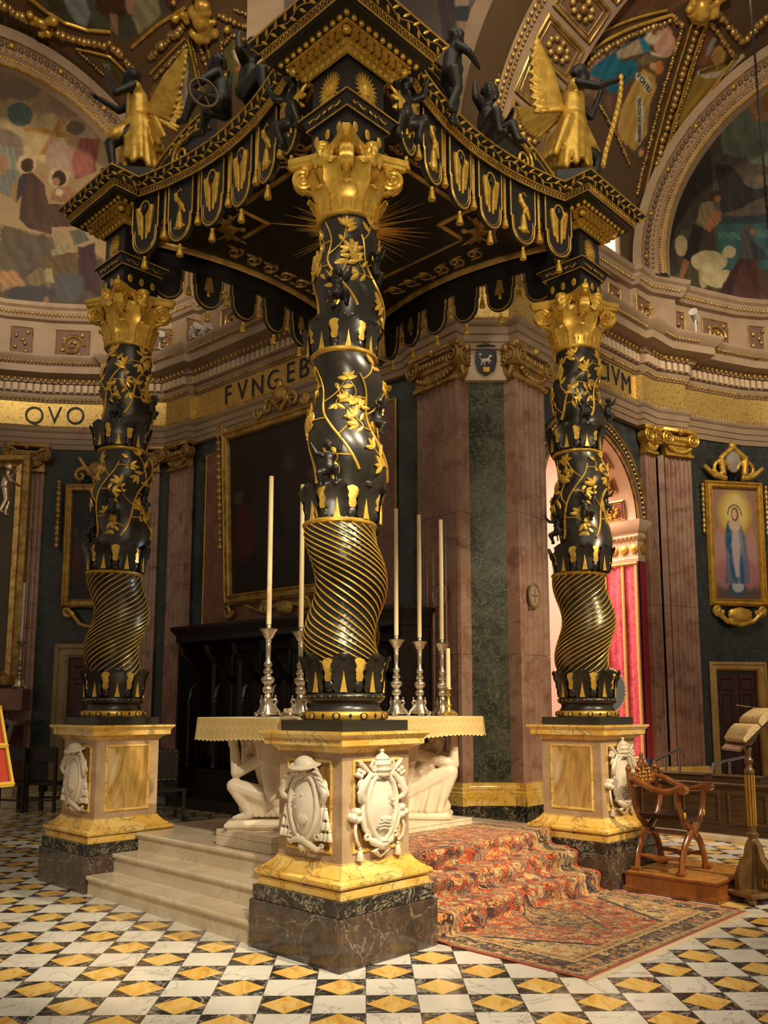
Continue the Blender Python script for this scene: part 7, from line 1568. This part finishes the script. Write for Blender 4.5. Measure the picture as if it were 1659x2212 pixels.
b=hY(1394,1655,12.35); t=thing('blue_microphone','small blue microphone on a black stand among the pews','microphone',(b[0],b[1],.075)); m=MB(); m.tube([(0,0,0),(0,0,b[2]-.15)],.008,6); m.lathe([(0,0),(.10,0),(.10,.015),(0,.02)],14); obj('stand',m,BLACKM,t); m=MB(); m.tube([(0,0,b[2]-.16),(.03,0,b[2]-.06),(.05,0,b[2]+.04)],[.014,.02,.026],8); obj('microphone_head',m,M('blue_foam',(.03,.08,.25),.7),t)
b=hY(1312,1492,13.6); t=thing('oval_framed_panel','blue grey oval panel with a beaded cream rim behind the right column','panel',(b[0],b[1],.0)); m=MB(); m.lathe([(0,0),(.27,0),(.27,.02),(0,.03)],28); fm=MX.Translation((0,0,b[2]))@MX.Rotation(pi/2,4,'X')@MX.Scale(1.25,4,(0,1,0)); m.tf(fm); obj('panel_disc',m,M('blue_grey_panel',(.16,.20,.24),.4),t)
m=MB()
for k in range(40): m.ball((.28*cos(k*pi/20),.35*sin(k*pi/20),.02),.022,6,4)
m.tf(MX.Translation((0,0,b[2]))@MX.Rotation(pi/2,4,'X')); tag(obj('beaded_rim',m,WHITEM,t,smooth=60),kind='stuff'); m=MB(); m.tube([(0,.03,b[2]-.33),(0,.03,.01)],.02,8); m.lathe([(0,0),(.16,0),(.16,.02),(.03,.05),(0,.05)],16); obj('stand',m,WOOD,t)
def chair(lb,loc,rz,mat,stud=False):
    t=thing('studded_chair' if stud else 'dark_chair',lb,'chair',loc,rz,None if stud else 'dark wooden chairs by the left wall'); w=.24
    for x in (-w,w):
        for y,h in ((-.22,.44),(.22,1.02)): m=MB(); m.box(x-.022,x+.022,y-.022,y+.022,0,h,.004); obj('leg',m,mat,t)
    m=MB(); m.box(-w-.03,w+.03,-.25,.24,.43,.475,.008); obj('seat',m,mat,t); m=MB(); m.box(-w,w,.20,.24,.56 if stud else .80,1.04,.008); obj('backrest',m,mat,t)
    for y in (-.22,.22): m=MB(); m.box(-w,w,y-.012,y+.012,.18,.21); obj('stretcher',m,mat,t)
    if stud:
        m=MB()
        for k in range(7): 
            for x in (-w+.02,w-.02): m.ball((x,.195,.58+.07*k),.010,6,4)
        for k in range(6): m.ball((-w+.06+.075*k,.195,.58),.010,6,4); m.ball((-w+.06+.075*k,.195,1.01),.010,6,4)
        tag(obj('brass_nails',m,BRASS,t),kind='stuff')
b=hZ(352,1772,.0); chair('black brass studded chair between the left pedestal and the altar',(b[0],b[1],0),.5,BLACKM,True)
BRK=M('dark_chair_wood',(.022,.013,.009),.4)
for x,rz,lb in ((46,2.8,'left of two dark wooden chairs before the left apse wall'),(104,3.0,'right of two dark wooden chairs before the left apse wall')):
    b=hY(x,1690,14.3); chair(lb,(b[0],b[1],0.0),rz,BRK)
# side altar at far left
t=thing('side_altar','dim side altar cut off by the left edge, with grey cloth','altar',(-7.35,16.0,0)); 
for n,b_,mt in (('altar_step',(-1.0,1.35,-1.3,.2,0,.14),STEPM),('altar_step',(-1.0,.95,-.95,.2,.14,.28),STEPM),('altar_block',(-.8,.62,-.45,.2,.28,1.35),REDM2),('altar_shelf',(-.85,.72,-.2,.2,1.62,2.02),REDM2)):
    m=MB(); m.box(*b_,.008); obj(n,m,mt,t)
m=MB(); m.box(-.86,.80,-.55,.1,1.35,1.44,.01); obj('altar_mensa',m,REDM2,t)
m=MB(); m.box(-.8,.60,-.58,-.5,.95,1.46,.01); m.tube([(.60,-.54,1.44),(.72,-.55,1.38),(.62,-.56,1.0),(.66,-.56,.55)],[.05,.05,.05,.05],6); obj('grey_cloth',m,M('lavender_grey_linen',(.22,.18,.20),.9),t)
m=MB(); m.prof([(-1.3,2.1),(.46,2.1),(.46,6.55),(-1.3,6.55)],[(0,-.05),(0,.08),(-.10,.12),(-.16,.06),(-.24,.10),(-.30,.0),(-.30,-.05)],cap=False); m.tf(MX.Translation((0,.25,0))@MX.Rotation(pi/2,4,'X')); obj('reredos_frame',m,OLDGOLD,t)
m=MB(); m.box(-1.0,.18,.22,.26,2.4,6.3); obj('reredos_canvas',m,M('dim_brown_canvas',(.10,.075,.05),.6),t)
b=np.array([-6.72,15.85,2.02]); st=thing('side_candlestick','dull silver candlestick on the side altar shelf at far left','candlestick',b); inst('stem',CSM[0],st,MX.Diagonal((1,1,1.15,1))); inst('tripod_body',CSM[1],st,MX.Diagonal((1.2,1.2,1.15,1)))
for q in range(3): inst('scroll_foot',CSM[2],st,None,(0,0,0),q*2*pi/3)
candle_thing('side_candle','slim white candle on the side altar at far left',b+np.array([0,0,.92]),1.05,.028,M('white_wax',(.6,.55,.48),.5))
CS=PUT_STAND.copy(); CS.materials.clear(); CS.materials.append(M('pale_gilt_silver',(.75,.60,.45),.25,.9)); b=hY(10,1055,15.55); o=inst('gilded_cherub',CS,None,None,tuple(b),.6,1.15); tag(o,'shiny pale gilt cherub fixed to the reredos frame at the left edge','statue')
# red banner at left edge
b=hY(6,1700,6.9); t=thing('red_banner','red processional banner with yellow braid cut off by the left edge','banner',(b[0]-.25,b[1],0)); nn,kk=24,20; P=np.zeros((nn,kk,3))
for i in range(nn):
    for j in range(kk):
        f=j/(kk-1); z=1.05+.62*f; r=(.30-.13*f); a=2*pi*i/(nn-1); P[i,j]=(r*cos(a)*(1+.05*sin(6*a)),r*sin(a)*.5*(1+.05*sin(6*a)),z)
Bk=P.copy(); Bk[...,:2]*=.98; inst('banner_cloth',gridmesh('banner_cloth',P,M('red_banner_cloth',(.5,.05,.02),.8),True,Bk),t)
YB=M('yellow_banner_braid',(.75,.48,.05),.6)
for z,r in ((1.06,.30),(1.36,.24),(1.66,.172)):
    m=MB(); m.tube([(r*cos(a)*(1+.05*sin(6*a))*1.01,r*sin(a)*.5*(1+.05*sin(6*a))*1.02,z) for a in np.linspace(0,2*pi,49)[:-1]],.022,5,closed=True); obj('yellow_braid',m,YB,t)
for k in range(6):
    a=k*pi/3+.2; m=MB(); m.tube([((.30-.13*f)*cos(a)*(1+.05*sin(6*a))*1.015,(.30-.13*f)*sin(a)*.5*1.03*(1+.05*sin(6*a)),1.05+.62*f) for f in (0,.5,1)],.018,5); obj('yellow_stripe',m,YB,t)
m=MB(); m.tube([(0,0,.0),(0,0,1.78)],.02,8); m.lathe([(0,0),(.18,0),(.18,.03),(0,.05)],16); obj('banner_pole',m,BRASS,t)
# spotlights on the cornice
SPW=M('white_lamp_housing',(.55,.5,.45),.4)
for x,y,rz,lb in ((418,735,-.9,'white cornice spotlight below the left canopy valance, left of two'),(440,718,-.6,'white cornice spotlight below the left canopy valance, right of two'),(345,738,-1.2,'white cornice spotlight beside the left column capital'),(1502,690,-2.2,'pale spotlight before the right attic panel')):
    Yd=15.3 if x>1000 else (15.3 if x>400 else 15.8); p=hY(x,y,Yd); t=thing('cornice_spotlight',lb,'spotlight',(p[0],p[1],8.53),rz,'cornice spotlights'); h=max(.12,p[2]-8.53)
    m=MB(); m.tube([(0,0,0),(0,0,h)],.02,6); m.box(-.08,.08,-.06,.06,0,.02); obj('bracket',m,SPW,t); m=MB(); m.lathe([(0,-.13),(.055,-.13),(.07,-.05),(.07,.12),(.085,.13),(.085,.15),(0,.14)],14); m.tf(MX.Translation((0,0,h+.05))@MX.Rotation(pi/2-.35,4,'Y')); obj('lamp_housing',m,SPW,t)
# hanging rope
a=hY(1614,-90,8.6); b=hY(1672,640,8.9); t=thing('hanging_cable','thin dark twisted cable hanging at the top right','cable'); m=MB(); pts=[a+(b-a)*f+np.array([.006*sin(f*160),.006*cos(f*160),0]) for f in np.linspace(0,1,161)]; m.tube(pts,.009,5); m.tube([2*(a+(b-a)*f)-q for f,q in zip(np.linspace(0,1,161),pts)],.009,5); obj('twisted_strand',m,BLACKM,t)
